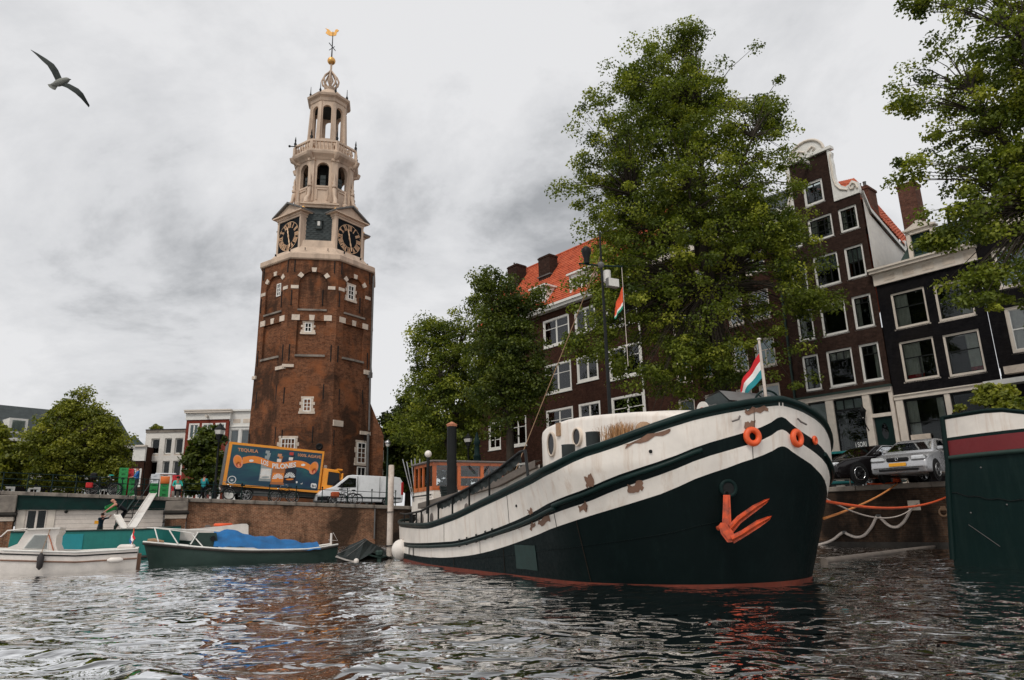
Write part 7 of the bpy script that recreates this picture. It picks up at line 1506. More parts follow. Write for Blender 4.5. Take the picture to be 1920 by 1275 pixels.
MB().tube([(0, 0, 0), (0, 0, 1.0), (0, 0, zt-0.3)], [0.09, 0.07, 0.05], 10).build('post', 'hull_olive', t); MB().lathe([(0.06, zt-0.35), (0.20, zt-0.22), (0.22, zt-0.1), (0.12, zt), (0.03, zt+0.05)], 14).build('lamp_head', 'steel', t); MB().lathe([(0.08, zt-0.42), (0.16, zt-0.3), (0.16, zt-0.24)], 12).build('lamp_lens', 'lamp_glass', t)

# ------------------------------------------------------------------ delivery truck
def bevelled(mb, name, mats, par, off, seg=2, loc=None, rot=None):
    me = mb.mesh(name, mats); bm = bmesh.new(); bm.from_mesh(me); bmesh.ops.remove_doubles(bm, verts=bm.verts, dist=1e-4)
    ed = [e for e in bm.edges if len(e.link_faces) == 2 and e.calc_face_angle(0) > R(20)]
    bmesh.ops.bevel(bm, geom=ed, offset=off, segments=seg, affect='EDGES', profile=0.6, clamp_overlap=True)
    for f in bm.faces: f.smooth = True
    bm.to_mesh(me); bm.free(); me.update(); return link(name, me, par, loc, rot)
def wheel_set(par, pts, r, wd, rim='steel', spokes=5):
    for x, y, sd_ in pts:
        w = MB().tube([(0, -wd/2, 0), (0, -wd/2+0.03, 0), (0, wd/2-0.03, 0), (0, wd/2, 0)], [r*0.93, r, r, r*0.93], 28).build('wheel', 'rubber', par, (x, y, r)); yo = sd_*(wd/2+0.004)
        MB().tube([(0, yo-0.012*sd_, 0), (0, yo, 0)] if sd_ > 0 else [(0, yo, 0), (0, yo+0.012, 0)], r*0.68, 24).build('rim_well', 'plastic_black', w)
        m = MB()
        for k in range(spokes):
            a = 2*math.pi*k/spokes+0.4; m.add([(math.cos(a-0.28)*r*0.16, yo+sd_*0.012, math.sin(a-0.28)*r*0.16), (math.cos(a+0.28)*r*0.16, yo+sd_*0.012, math.sin(a+0.28)*r*0.16), (math.cos(a+0.17)*r*0.66, yo+sd_*0.006, math.sin(a+0.17)*r*0.66), (math.cos(a-0.17)*r*0.66, yo+sd_*0.006, math.sin(a-0.17)*r*0.66)], [(0, 1, 2, 3), (3, 2, 1, 0)])
        m.torus((0, yo+sd_*0.004, 0), r*0.66, r*0.045, 'y', 28, 6); m.tube([(0, yo-0.002, 0), (0, yo+sd_*0.02, 0)], r*0.17, 12); m.build('rim', rim, w)
p = LB(9.47*1.18, 3.6, SC(3.46)-0.95); TR = thing('delivery_truck', 'orange box truck with a teal bottle advertisement on its side', 'truck', p, rot=(0, R(4.6), QROT)); BL_, BH0, BH1 = 6.25, 0.95, 3.80
bevelled(MB().box(0, BL_, 0.02, 2.4, BH0+0.02, BH1-0.02), 'cargo_box', 'truck_orange', TR, 0.03)
fr_ = MB().box(0, BL_, -0.01, 0.05, BH1-0.16, BH1).box(0, BL_, -0.01, 0.05, BH0, BH0+0.14).box(0, 0.2, -0.012, 0.05, BH0+0.14, BH1-0.16).box(BL_-0.13, BL_, -0.012, 0.05, BH0+0.14, BH1-0.16).build('box_frame', 'truck_orange', TR)
pn = MB().box(0.2, BL_-0.13, 0.0, 0.019, BH0+0.14, BH1-0.16).build('advert_panel', 'print_teal', TR)
o5 = Vector((110, 145)); u5 = Vector((955, 110)); v5 = Vector((-40, 430)); det = u5.x*v5.y-u5.y*v5.x
def ad(x, y, lay=1):
    d = Vector((x, y))-o5; a = (d.x*v5.y-d.y*v5.x)/det; b_ = (u5.x*d.y-u5.y*d.x)/det; return Vector((a*BL_, -0.002-0.003*lay, BH1-b_*(BH1-BH0)))
def adpoly(pts, mat, name, lay=1): return MB().add([ad(x, y, lay) for x, y in pts], [tuple(range(len(pts)))]).build(name, mat, pn)
def ell(cx, cy, rx, ry, n=24, rot=0.0): return [(cx+rx*math.cos(2*math.pi*i/n)*math.cos(rot)-ry*math.sin(2*math.pi*i/n)*math.sin(rot), cy+rx*math.cos(2*math.pi*i/n)*math.sin(rot)+ry*math.sin(2*math.pi*i/n)*math.cos(rot)) for i in range(n)]
for bx_, nt, b0_, b1_, hw, gl, cap, lab in ((478, 238, 372, 552, 58, 'print_grey', 'print_grey', 'print_pale'), (600, 272, 418, 590, 66, 'print_amber', 'print_copper', 'print_orange'), (718, 258, 424, 580, 60, 'print_dark', 'print_red', 'print_dark')):
    sk = lambda y: -0.09*(y-(b0_+b1_)/2)
    adpoly([(bx_-hw+sk(b0_), b0_+6), (bx_-18+sk(nt), b0_-25), (bx_-20+sk(nt), nt+25), (bx_+20+sk(nt), nt+28), (bx_+18, b0_-22), (bx_+hw+sk(b0_), b0_+14), (bx_+hw+sk(b1_), b1_), (bx_-hw+sk(b1_), b1_-10)], gl, 'bottle_print', 1)
    adpoly([(bx_-20+8, nt), (bx_+20+8, nt+4), (bx_+20+5, nt+34), (bx_-20+5, nt+30)], cap, 'cap_print', 2); adpoly([(bx_-22+4, nt+52), (bx_+22+4, nt+55), (bx_+20, nt+88), (bx_-20, nt+84)], 'print_pale' if gl != 'print_grey' else 'print_grey', 'neck_print', 2)
    adpoly([(bx_-hw*0.85+sk(b0_+60), b0_+46), (bx_+hw*0.85+sk(b0_+60), b0_+54), (bx_+hw*0.85+sk(b1_-30), b1_-26), (bx_-hw*0.85+sk(b1_-30), b1_-34)], lab if gl != 'print_dark' else 'print_dark', 'label_print', 2)
    m = MB(); cy = b1_-62; cx_ = bx_+sk(cy)
    for k in range(9):
        a = math.pi*(k/8)*0.9+math.pi*0.05; c_, s_ = math.cos(a), math.sin(a); r0, r1 = 12, 50; m.add([ad(cx_+c_*r0-s_*2, cy-s_*r0-c_*2, 3), ad(cx_+c_*r1-s_*6, cy-s_*r1-c_*6, 3), ad(cx_+c_*(r1+6), cy-s_*(r1+6), 3), ad(cx_+c_*r1+s_*6, cy-s_*r1+c_*6, 3), ad(cx_+c_*r0+s_*2, cy-s_*r0+c_*2, 3)], [(0, 1, 2, 3, 4)])
    m.build('burst_print', 'print_white', pn); adpoly(ell(cx_, cy+18, 40, 9), 'print_orange' if gl != 'print_grey' else 'print_grey', 'base_print', 3)
# ribbon with scrolled ends
rc = [(245, 338), (300, 326), (360, 326), (425, 342), (490, 372), (560, 392), (640, 398), (710, 386), (770, 378), (830, 384), (880, 400), (925, 428)]; m = MB()
for (ax, ay), (bx_, by_) in zip(rc, rc[1:]): m.add([ad(ax, ay-34, 4), ad(ax, ay+34, 4), ad(bx_, by_+34, 4), ad(bx_, by_-34, 4)], [(0, 1, 2, 3)])
m.build('ribbon_print', 'print_orange', pn)
for cx_, cy, rt in ((203, 345, -0.35), (958, 426, 0.35)):
    adpoly(ell(cx_, cy, 44, 68, 28, rt), 'print_salmon', 'scroll_print', 5); adpoly(ell(cx_-4, cy-12, 34, 44, 24, rt), 'print_orange', 'scroll_print', 6); adpoly(ell(cx_+6, cy+30, 24, 28, 20, rt), 'print_red', 'scroll_print', 6); adpoly(ell(cx_+8, cy+40, 10, 16, 16, rt), 'print_salmon', 'scroll_print', 7)
for cx_, cy in ((330, 340), (848, 392)): adpoly(ell(cx_, cy, 22, 12), 'print_white', 'leaf_print', 5)
def adtext(body, x0, y0, x1, y1, h, mat, name, lay=8, bold=0.03, arcf=None):
    vs, fs, w = text_mesh(body, 1.0, bold=bold); m = MB(); out = []
    for vx, vy, _ in vs:
        f = vx/w; x = x0+(x1-x0)*f; y = y0+(y1-y0)*f-vy/0.72*h+(arcf(f) if arcf else 0); out.append(ad(x, y, lay))
    m.add(out, fs); return m.build(name, mat, pn)
adtext('TEQUILA', 193, 240, 392, 262, 32, 'print_copper', 'lettering'); adtext('100% AGAVE', 782, 300, 1032, 330, 30, 'print_copper', 'lettering')
adtext('LOS', 424, 372, 497, 396, 46, 'print_white', 'lettering', 9); adtext('PILONES', 534, 418, 775, 410, 50, 'print_white', 'lettering', 9, arcf=lambda f: 10*math.sin(math.pi*f))
adpoly(ell(156, 524, 40, 38), 'print_white', 'emblem_print', 5); adpoly(ell(156, 524, 33, 31), 'print_teal', 'emblem_print', 6)
m = MB()
for k in range(7):
    a = math.pi*(0.1+0.8*k/6); m.add([ad(156-4, 540, 7), ad(156+4, 540, 7), ad(156+30*math.cos(a), 540-34*math.sin(a), 7)], [(0, 1, 2)])
m.build('emblem_print', 'print_white', pn)
adpoly([(935, 590), (945, 582), (985, 588), (994, 598), (994, 625), (984, 636), (944, 630), (934, 620)], 'print_white', 'badge_print', 5); adtext('BH', 944, 622, 986, 628, 26, 'print_dark', 'badge_print', 6)
adpoly([(780, 560), (795, 555), (800, 572), (784, 580)], 'print_white', 'small_print', 4); adpoly([(820, 585), (845, 590), (852, 572), (838, 584)], 'print_white', 'small_print', 4)
cabp = [(6.32, 0.55), (7.72, 0.55), (7.80, 1.0), (7.74, 1.45), (7.55, 2.45), (7.38, 2.62), (6.32, 2.68)]
bevelled(MB().prism(cabp, 0.08, 2.3, 'y'), 'cab', 'truck_orange', TR, 0.06)
MB().prism([(6.72, 1.55), (7.62, 1.52), (7.5, 2.42), (6.72, 2.46)], 0.05, 0.09, 'y').build('side_window', 'plastic_black', TR); MB().prism([(6.76, 1.6), (7.56, 1.57), (7.46, 2.38), (6.76, 2.42)], 0.04, 0.052, 'y').build('side_pane', 'glass_car', TR)
MB().add([(7.77, 0.25, 1.5), (7.77, 2.15, 1.5), (7.58, 2.15, 2.42), (7.58, 0.25, 2.42)], [(0, 1, 2, 3)]).build('windscreen', 'glass_car', TR)
MB().bbox(7.60, 7.72, -0.22, -0.02, 1.85, 2.4, 0.03).build('mirror', 'truck_orange', TR); MB().bbox(7.3, 7.7, 0.1, 2.3, 2.6, 2.72, 0.03).build('sun_visor', 'truck_orange', TR)
MB().box(0.1, 7.4, 0.4, 2.0, 0.62, 0.93).build('chassis', 'truck_grey', TR); MB().bbox(2.0, 4.6, 0.05, 0.12, 0.45, 0.75, 0.01).build('side_guard', 'truck_grey', TR); MB().bbox(7.5, 7.85, 0.1, 2.3, 0.35, 0.62, 0.04).build('bumper', 'truck_grey', TR)
wheel_set(TR, [(6.85, 0.22, -1), (1.5, 0.22, -1), (6.85, 2.15, 1), (1.5, 2.15, 1)], 0.45, 0.28, 'steel', 6)
MB().bbox(-0.06, 0.02, 0.1, 2.3, BH0, BH1-0.05, 0.02).build('rear_door', 'lead', TR)
MB().bbox(6.5, 6.75, 0.9, 1.1, 2.68, 2.95, 0.04).build('beacon', 'lamp_glass', TR)

# ------------------------------------------------------------------ cars and van: body from a side profile with tucked-in cabin
def car(name, label, cat, loc, rz, L, Wd, lower, upper, paint, glass_pts, rim, wheels, r, spokes=5, rotx=0.0, tuck=0.22, group=None, side_glass=None):
    """profiles in x (0 front .. L rear) and z; local y centred"""
    t = thing(name, label, cat, loc, rz, group); h = Wd/2
    bd_ = MB(); n = len(lower); inner = 0.0
    bd_.prism(lower, -h, h, 'y'); bo = bevelled(bd_, 'body', paint, t, 0.07, 3)
    up = MB(); k = len(upper); zlo = min(p[1] for p in upper); zhi = max(p[1] for p in upper)
    ins = lambda z: tuck*(z-zlo)/(zhi-zlo)+0.05
    up.add([(x, -h+ins(z), z) for x, z in upper]+[(x, h-ins(z), z) for x, z in upper], [tuple(range(k)), tuple(range(2*k-1, k-1, -1))]+[((i+1) % k, i, k+i, k+(i+1) % k) for i in range(k)])
    bevelled(up, 'cabin', paint, t, 0.05, 3)
    for nm, quad in glass_pts:   # front / rear screens spanning the width
        (x0, z0), (x1, z1) = quad; y0, y1 = h-ins(z0)-0.07, h-ins(z1)-0.07; nx, nz = (z1-z0), -(x1-x0); l_ = math.hypot(nx, nz); nx, nz = nx/l_*0.012, nz/l_*0.012
        if nz < 0: nx, nz = -nx, -nz
        MB().add([(x0+nx, -y0, z0+nz), (x0+nx, y0, z0+nz), (x1+nx, y1, z1+nz), (x1+nx, -y1, z1+nz)], [(0, 1, 2, 3), (3, 2, 1, 0)]).build(nm, 'glass_car', t)
    for sg in (side_glass or []):
        for sd_ in (-1, 1):
            a = [(x, sd_*(h-ins(z)+0.006), z) for x, z in sg]; MB().add(a, [tuple(range(len(a))), tuple(range(len(a)-1, -1, -1))]).build('side_pane', 'glass_car', t)
    for x in wheels:
        for sd_ in (-1, 1):
            m = MB(); m.tube([(x, sd_*(h-0.02), r), (x, sd_*(h+0.012), r)], r*1.16, 28); m.build('wheel_arch', 'plastic_black', t)
    wheel_set(t, [(x, sd_*(h-0.07), sd_) for x in wheels for sd_ in (-1, 1)], r, 0.2, rim, spokes)
    return t
# heading helper: nose of the car (local -x) points along angle
def nose(px, py, z, turn):
    p = on_z(px, py, z) if z is not None else None; d = Vector((-p.x, -p.y, 0)).normalized(); a = math.atan2(d.y, d.x)-R(turn); return p, a
def place_car(px, py, turn, xo, yo):
    """px, py: where the near front wheel touches the ground; xo, yo: that wheel in the car's frame"""
    p, a = nose(px, py, ZR+0.004, turn); rz = a+math.pi; return p-Vector((math.cos(rz)*xo-math.sin(rz)*yo, math.sin(rz)*xo+math.cos(rz)*yo, 0)), rz
# silver hatchback
p, rz = place_car(1757, 899, 18, 0.82, -0.80)
sc_ = car('parked_car', 'silver hatchback facing the canal, partly behind the green barge', 'car', (p.x, p.y, ZR+0.004), rz, 4.1, 1.70, [(0.05, 0.22), (4.0, 0.25), (4.1, 0.6), (4.05, 0.92), (3.4, 0.95), (1.15, 0.96), (0.35, 0.78), (0.02, 0.62), (-0.02, 0.40)], [(0.98, 0.92), (4.0, 0.9), (3.85, 1.12), (3.35, 1.40), (2.1, 1.43), (1.75, 1.36)], 'car_silver', [('windscreen', ((1.12, 1.0), (1.78, 1.36))), ('rear_screen', ((4.0, 0.98), (3.5, 1.33)))], 'steel', (0.82, 3.35), 0.31, 6, side_glass=[[(1.5, 1.0), (2.35, 1.0), (2.35, 1.36), (1.9, 1.34)], [(2.42, 1.0), (3.4, 1.0), (3.3, 1.34), (2.42, 1.36)]])
for sd_ in (-1, 1):
    MB().bbox(-0.035, 0.34, min(sd_*0.40, sd_*0.83), max(sd_*0.40, sd_*0.83), 0.60, 0.755, 0.045).build('headlight', 'headlight', sc_)
    MB().bbox(1.35, 1.5, sd_*0.86-0.09, sd_*0.86+0.09, 0.98, 1.1, 0.03).build('mirror', 'car_silver', sc_)
MB().bbox(-0.035, 0.10, -0.33, 0.33, 0.60, 0.72, 0.03).build('grille', 'plastic_black', sc_); MB().bbox(-0.05, 0.02, -0.6, 0.6, 0.30, 0.37, 0.02).build('air_intake', 'plastic_black', sc_); MB().bbox(-0.05, -0.03, -0.75, 0.75, 0.39, 0.41, 0.005).build('bumper_strip', 'plastic_black', sc_); MB().bbox(-0.055, -0.03, -0.26, 0.26, 0.44, 0.55, 0.008).build('number_plate', 'plate_yellow', sc_); MB().torus((-0.045, 0, 0.67), 0.04, 0.008, 'x', 16, 6).build('badge', 'chrome', sc_)
# black coupe
p, rz = place_car(1612, 906.5, 46, 0.95, -0.88)
bc = car('parked_car', 'black coupe with five-spoke wheels parked on the quay', 'car', (p.x, p.y, ZR+0.004), rz, 4.7, 1.84, [(0.1, 0.18), (4.6, 0.2), (4.72, 0.55), (4.68, 0.9), (3.9, 0.95), (1.25, 0.93), (0.45, 0.80), (0.03, 0.62), (-0.03, 0.36)], [(1.30, 0.88), (4.35, 0.9), (4.05, 1.0), (3.2, 1.30), (2.5, 1.37), (2.15, 1.34)], 'car_black', [('windscreen', ((1.45, 0.95), (2.15, 1.33))), ('rear_screen', ((4.2, 1.0), (3.3, 1.28)))], 'chrome', (0.95, 3.75), 0.335, 5, side_glass=[[(1.85, 0.96), (2.85, 0.97), (2.85, 1.28), (2.35, 1.29)], [(2.92, 0.97), (3.85, 1.0), (3.25, 1.24), (2.92, 1.28)]])
for sd_ in (-1, 1):
    bevelled(MB().bbox(-0.01, 0.35, sd_*0.66-0.2, sd_*0.66+0.2, 0.58, 0.72, 0.04), 'headlight', 'headlight', bc, 0.004, 1); MB().bbox(1.75, 1.95, sd_*0.98-0.1, sd_*0.98+0.1, 0.95, 1.09, 0.035).build('mirror', 'car_black', bc)
    MB().tube([(1.8, sd_*0.83, 1.0), (2.3, sd_*0.73, 1.31), (2.8, sd_*0.70, 1.33), (3.3, sd_*0.70, 1.27), (4.0, sd_*0.80, 1.0)], 0.014, 6).build('window_trim', 'chrome', bc)
MB().bbox(-0.06, 0.05, -0.4, 0.4, 0.35, 0.66, 0.03).build('grille', 'plastic_black', bc); MB().bbox(-0.05, 0.05, 0.5, 0.8, 0.30, 0.42, 0.02).bbox(-0.05, 0.05, -0.8, -0.5, 0.30, 0.42, 0.02).build('fog_light', 'headlight', bc)
# teal car further back
q = on_plane(1572, 845, NDIR, KQ+6.0); tc_ = car('parked_car', 'dark teal car whose roof shows behind the black coupe', 'car', (q.x-1.9, q.y+1.0, ZR+0.004), RROT, 4.2, 1.7, [(0.05, 0.22), (4.1, 0.25), (4.2, 0.6), (4.1, 0.92), (3.4, 0.95), (1.15, 0.96), (0.35, 0.80), (0.0, 0.6), (-0.02, 0.40)], [(0.98, 0.92), (4.0, 0.9), (3.75, 1.1), (3.1, 1.44), (2.1, 1.46), (1.75, 1.40)], 'car_teal', [('windscreen', ((1.1, 0.98), (1.78, 1.38)))], 'steel', (0.82, 3.35), 0.31, 6, side_glass=[[(1.5, 1.0), (3.4, 1.0), (3.1, 1.36), (1.9, 1.36)]])
tc_.scale = (1.15, 1.15, 1.2)
# white van
pv = LB(14.6*1.18, 2.7); vn = thing('van', 'white panel van parked right of the truck', 'van', (pv.x, pv.y, zq(17.3)-0.03), rot=(0, R(1.2), QROT)); vn.location.z = zq(19.5)+0.05
vp = [(0.0, 0.38), (0.05, 0.28), (5.9, 0.28), (5.95, 0.6), (5.92, 1.7), (5.75, 2.02), (5.5, 2.06), (2.3, 2.12), (1.95, 2.05), (1.05, 1.28), (0.25, 1.02), (0.02, 0.75)]
m = MB(); k = len(vp); ins = lambda z: 0.02+0.16*max(0, (z-1.1)/1.0); m.add([(x, ins(z), z) for x, z in vp]+[(x, 1.9-ins(z), z) for x, z in vp], [tuple(range(k)), tuple(range(2*k-1, k-1, -1))]+[((i+1) % k, i, k+i, k+(i+1) % k) for i in range(k)]); bevelled(m, 'body', 'van_white', vn, 0.06, 3)
def vside(pts, nm, mt, off=0.006): a = [(x, ins(z)-off, z) for x, z in pts]; MB().add(a, [tuple(range(len(a))), tuple(range(len(a)-1, -1, -1))]).build(nm, mt, vn)
vside([(1.25, 1.25), (1.6, 1.22), (2.55, 1.28), (2.55, 1.88), (2.05, 1.92)], 'window_trim', 'plastic_black', 0.006); vside([(1.55, 1.27), (2.5, 1.33), (2.5, 1.84), (2.08, 1.86), (1.70, 1.5)], 'side_pane', 'glass_bright', 0.012); vside([(1.3, 1.27), (1.5, 1.26), (1.63, 1.44)], 'quarter_pane', 'glass_bright', 0.012)
MB().add([(1.08, 0.2, 1.32), (1.08, 1.7, 1.32), (1.93, 1.65, 2.04), (1.93, 0.25, 2.04)], [(0, 1, 2, 3), (3, 2, 1, 0)]).build('windscreen', 'glass_car', vn)
MB().bbox(0.0, 0.7, 0.0, 0.3, 0.3, 0.62, 0.05).build('bumper_corner', 'plastic_black', vn); MB().bbox(5.8, 5.97, 0.02, 0.14, 0.8, 1.7, 0.03).build('tail_light', 'tail_red', vn); MB().bbox(2.62, 2.66, -0.0, 0.03, 0.45, 2.0, 0.005).build('door_seam', 'lead', vn); MB().bbox(4.2, 4.23, -0.0, 0.03, 0.45, 2.0, 0.005).build('door_seam', 'lead', vn); MB().bbox(2.35, 2.5, -0.01, 0.05, 1.05, 1.1, 0.01).build('door_handle', 'plastic_black', vn); MB().bbox(1.45, 1.6, -0.2, 0.0, 1.2, 1.5, 0.04).build('mirror', 'plastic_black', vn)
MB().box(0.6, 5.8, -0.005, 0.03, 0.55, 0.62).build('side_moulding', 'plastic_black', vn); wheel_set(vn, [(0.98, 0.1, -1), (4.75, 0.1, -1), (0.98, 1.8, 1), (4.75, 1.8, 1)], 0.33, 0.22, 'steel', 8)

# ------------------------------------------------------------------ bicycles
def make_bike(label, loc, rz, frame='black_iron'):
    t = thing('bicycle', label, 'bicycle', loc, rz, 'bicycles parked along the railing'); r = 0.34
    for x in (0, 1.08):
        w = MB().torus((0, 0, 0), r, 0.022, 'y', 26, 6).build('wheel', 'rubber', t, (x, 0, r)); m = MB()
        for k in range(9): a = math.pi*k/9; m.tube([(r*math.cos(a), 0, r*math.sin(a)), (-r*math.cos(a), 0, -r*math.sin(a))], 0.003, 3, cap=False)
        m.torus((0, 0, 0), r-0.03, 0.01, 'y', 26, 4); m.build('spokes', 'steel', w)
        MB().torus((x, 0, r), r+0.045, 0.014, 'y', 14, 4, math.pi*0.75, 0.2+(0.5 if x else 0.3)).build('mudguard', frame, t)
    A, B_, C_, D_ = (0, 0, r), (0.45, 0, 0.28), (0.30, 0, 0.80), (0.86, 0, 0.85)
    MB().tube([A, B_], 0.014, 6).tube([A, C_], 0.012, 6).tube([B_, C_], 0.017, 6).tube([B_, (0.87, 0, 0.72)], 0.018, 6).tube([(0.36, 0, 0.62), D_], 0.016, 6).tube([D_, (1.08, 0, r)], 0.014, 6).build('frame', frame, t)
    MB().tube([C_, (0.28, 0, 0.92)], 0.012, 6).bbox(0.14, 0.40, -0.08, 0.08, 0.92, 0.98, 0.03).build('saddle', 'seat_black', t); MB().tube([D_, (0.84, 0, 1.0)], 0.012, 6).tube([(0.68, -0.26, 1.06), (0.80, -0.22, 1.06), (0.86, 0, 1.0), (0.80, 0.22, 1.06), (0.68, 0.26, 1.06)], 0.012, 6).build('handlebar', 'steel', t)
    MB().bbox(-0.3, 0.22, -0.07, 0.07, 0.70, 0.72, 0.008).build('carrier', 'black_iron', t); MB().tube([(0.45, -0.09, 0.28), (0.45, 0.09, 0.28)], 0.03, 8).build('crank', 'steel', t); MB().ball((0.98, 0, 0.86), 0.05, 8, 6).build('lamp', 'chrome', t)
    return t
bk = make_bike('black bicycle with pale rear wheel near the lantern post', LB(10.4, 0.55), QROT+R(4))
def bike(label, s, d, rz, extra=None):
    c = copytree(bk); c['label'] = label; c.location = LB(s, d); c.rotation_euler = (0, 0, QROT+R(rz))
    if extra: extra(c)
    return c
bike('dark bicycle under the left bottle of the advertisement', 12.5, 0.6, 176); bike('bicycle below the middle of the truck advertisement', 14.1, 0.7, 3); bike('bicycle leaning under the right end of the truck box', 15.3, 0.55, 182)
bike('bicycle with an orange pannier in front of the van nose', 18.0, 0.55, 2, lambda c: MB().bbox(-0.34, 0.14, -0.24, 0.24, 0.42, 0.78, 0.05).build('pannier', 'pannier', c)); bike('bicycle against the railing in front of the van door', 19.4, 0.6, 178); bike('bicycle at the right end of the railing by the lamp post', 21.6, 0.7, 60)
def kid(c):
    MB().bbox(-0.2, 0.16, -0.18, 0.18, 0.85, 1.25, 0.08).build('child_seat', 'plastic_black', c); MB().bbox(-0.36, 0.0, -0.3, -0.08, 0.38, 0.72, 0.06).build('red_bag', 'bag_red', c); MB().ball((0.86, 0, 1.12), 0.1, 10, 7, (1.5, 1, 0.4)).build('teal_saddle_cover', 'jacket_teal', c)
bike('bicycle with child seat and red bag by the bridge railing', 4.2, 0.7, 5, kid); bike('bicycle beside the green crates at the bridge', 5.35, 0.8, 175)

# ------------------------------------------------------------------ crates on the quay
cm = MB(); cm.box(0, 0.46, 0, 0.34, 0, 0.02)
for y in (0, 0.32): cm.box(0, 0.46, y, y+0.02, 0.02, 0.1).box(0, 0.46, y, y+0.02, 0.20, 0.265).box(0, 0.14, y, y+0.02, 0.1, 0.2).box(0.32, 0.46, y, y+0.02, 0.1, 0.2)
for x in (0, 0.44): cm.box(x, x+0.02, 0.02, 0.32, 0.02, 0.1).box(x, x+0.02, 0.02, 0.32, 0.20, 0.265).box(x, x+0.02, 0.02, 0.10, 0.1, 0.2).box(x, x+0.02, 0.24, 0.32, 0.1, 0.2)
cm.box(0.14, 0.32, 0.05, 0.29, 0.02, 0.18); CM = {c: cm.mesh('crate', c) for c in ('crate_green', 'crate_red', 'crate_white')}
ORD = ['lowest', 'second', 'third', 'fourth', 'fifth', 'topmost']
def stack(s, d, n, mt, where, names=ORD):
    for i in range(n):
        o = link('crate', CM[mt], None, LB(s, d)+Vector((0, 0, 0.004+0.272*i)), (0, 0, QROT+R(random.uniform(-3, 3)))); c = mt.split('_')[1]
        nm = 'topmost' if i == n-1 else names[i]; tag(o, '%s %s crate in the %s' % (nm, c, where), 'crate', 'crates on the quay')
stack(5.42, 0.95, 6, 'crate_green', 'tall stack left of the blue jacket'); stack(5.98, 0.9, 4, 'crate_green', 'shorter stack against the blue jacket'); stack(5.70, 1.45, 6, 'crate_red', 'stack behind the tall green stack')
stack(7.10, 0.95, 3, 'crate_green', 'stack right of the gangway post'); stack(7.65, 0.95, 3, 'crate_green', 'stack below the orange box'); stack(8.25, 1.0, 5, 'crate_red', 'stack at the right end of the bridge')
for k in range(2): tag(link('crate', CM['crate_white'], None, LB(7.1, 0.95)+Vector((0, 0, 0.004+0.272*(3+k))), (0, 0, QROT)), '%s white crate on top of the green stack by the gangway post' % ('upper', 'lower')[1-k], 'crate', 'crates on the quay')
bevelled(MB().box(0, 0.5, 0, 0.4, 0, 0.42), 'carton', 'box_orange', None, 0.01, 1, LB(7.62, 0.9)+Vector((0, 0, 0.83)), (0, 0, QROT)); cn = bpy.data.objects['carton']; tag(cn, 'orange carton on the stacked green crates', 'box')
tag(bevelled(MB().box(0, 1.15, 0, 0.4, 0, 0.10), 'folded_tarp', 'crate_white', None, 0.04, 2, LB(7.3, 1.42)+Vector((0, 0, 1.3)), (0, 0, QROT)) , 'white folded sheet over the crates behind the carton', 'sheet'); bpy.data.objects['folded_tarp'].location.z = zq(7.3)+1.37
tag(bpy.data.objects['folded_tarp'], 'white folded sheet over the crates behind the carton', 'sheet')
# plank slides and steps from the quay to the work boat
def plank(label, a, b_, w, th, mat='white_paint'):
    a, b_ = Vector(a), Vector(b_); d = b_-a; t = thing('plank', label, 'plank', a, 0); MB().bar((0, 0, 0), d, w, th).build('board', mat, t)
    for s_ in (-1, 1):
        x = d.normalized().cross(Vector((0, 0, 1))).normalized()*w*0.48*s_; MB().bar(x+Vector((0, 0, 0.03)), d+x+Vector((0, 0, 0.03)), 0.04, 0.07).build('edge_strip', mat, t)
pa = at_y(287, 926, LB(6.9, -0.1).y); plank('long white slide board from the quay to the teal boat', (pa.x, pa.y, pa.z), at_y(247, 990, 31.2), 0.36, 0.06)
plank('short white board leaning on the teal boat', at_y(219, 966, 33.0), at_y(233, 992, 31.5), 0.24, 0.06)
st = thing('steps', 'dark green steep steps from bridge to teal boat', 'stairs', (0, 0, 0)); top_ = at_y(266, 934, LB(6.3, -0.1).y); bot_ = at_y(228, 990, 33.0); sdv = Vector((0.55, 0.2, 0))
for k_ in (0, 1): MB().bar(top_+sdv*(k_-0.5), bot_+sdv*(k_-0.5), 0.06, 0.2).build('stringer', 'green_fascia', st)
for i in range(8): q = top_.lerp(bot_, (i+0.5)/8); MB().box(q.x-0.28, q.x+0.28, q.y-0.1, q.y+0.12, q.z-0.02, q.z+0.02).build('tread', 'stone_dark', st)
for k_ in (0, 1): MB().tube([top_+sdv*(k_-0.5)*1.1+Vector((0.1, 0, 0.95)), bot_+sdv*(k_-0.5)*1.1+Vector((0, 0, 0.75))], 0.02, 6).build('handrail', 'black_iron', st)
for f in (0.05, 0.5, 0.95):
    for k_ in (0, 1): q = top_.lerp(bot_, f)+sdv*(k_-0.5)*1.1; MB().tube([q, q+Vector((0.05, 0, 0.9))], 0.018, 6).build('baluster', 'black_iron', st)

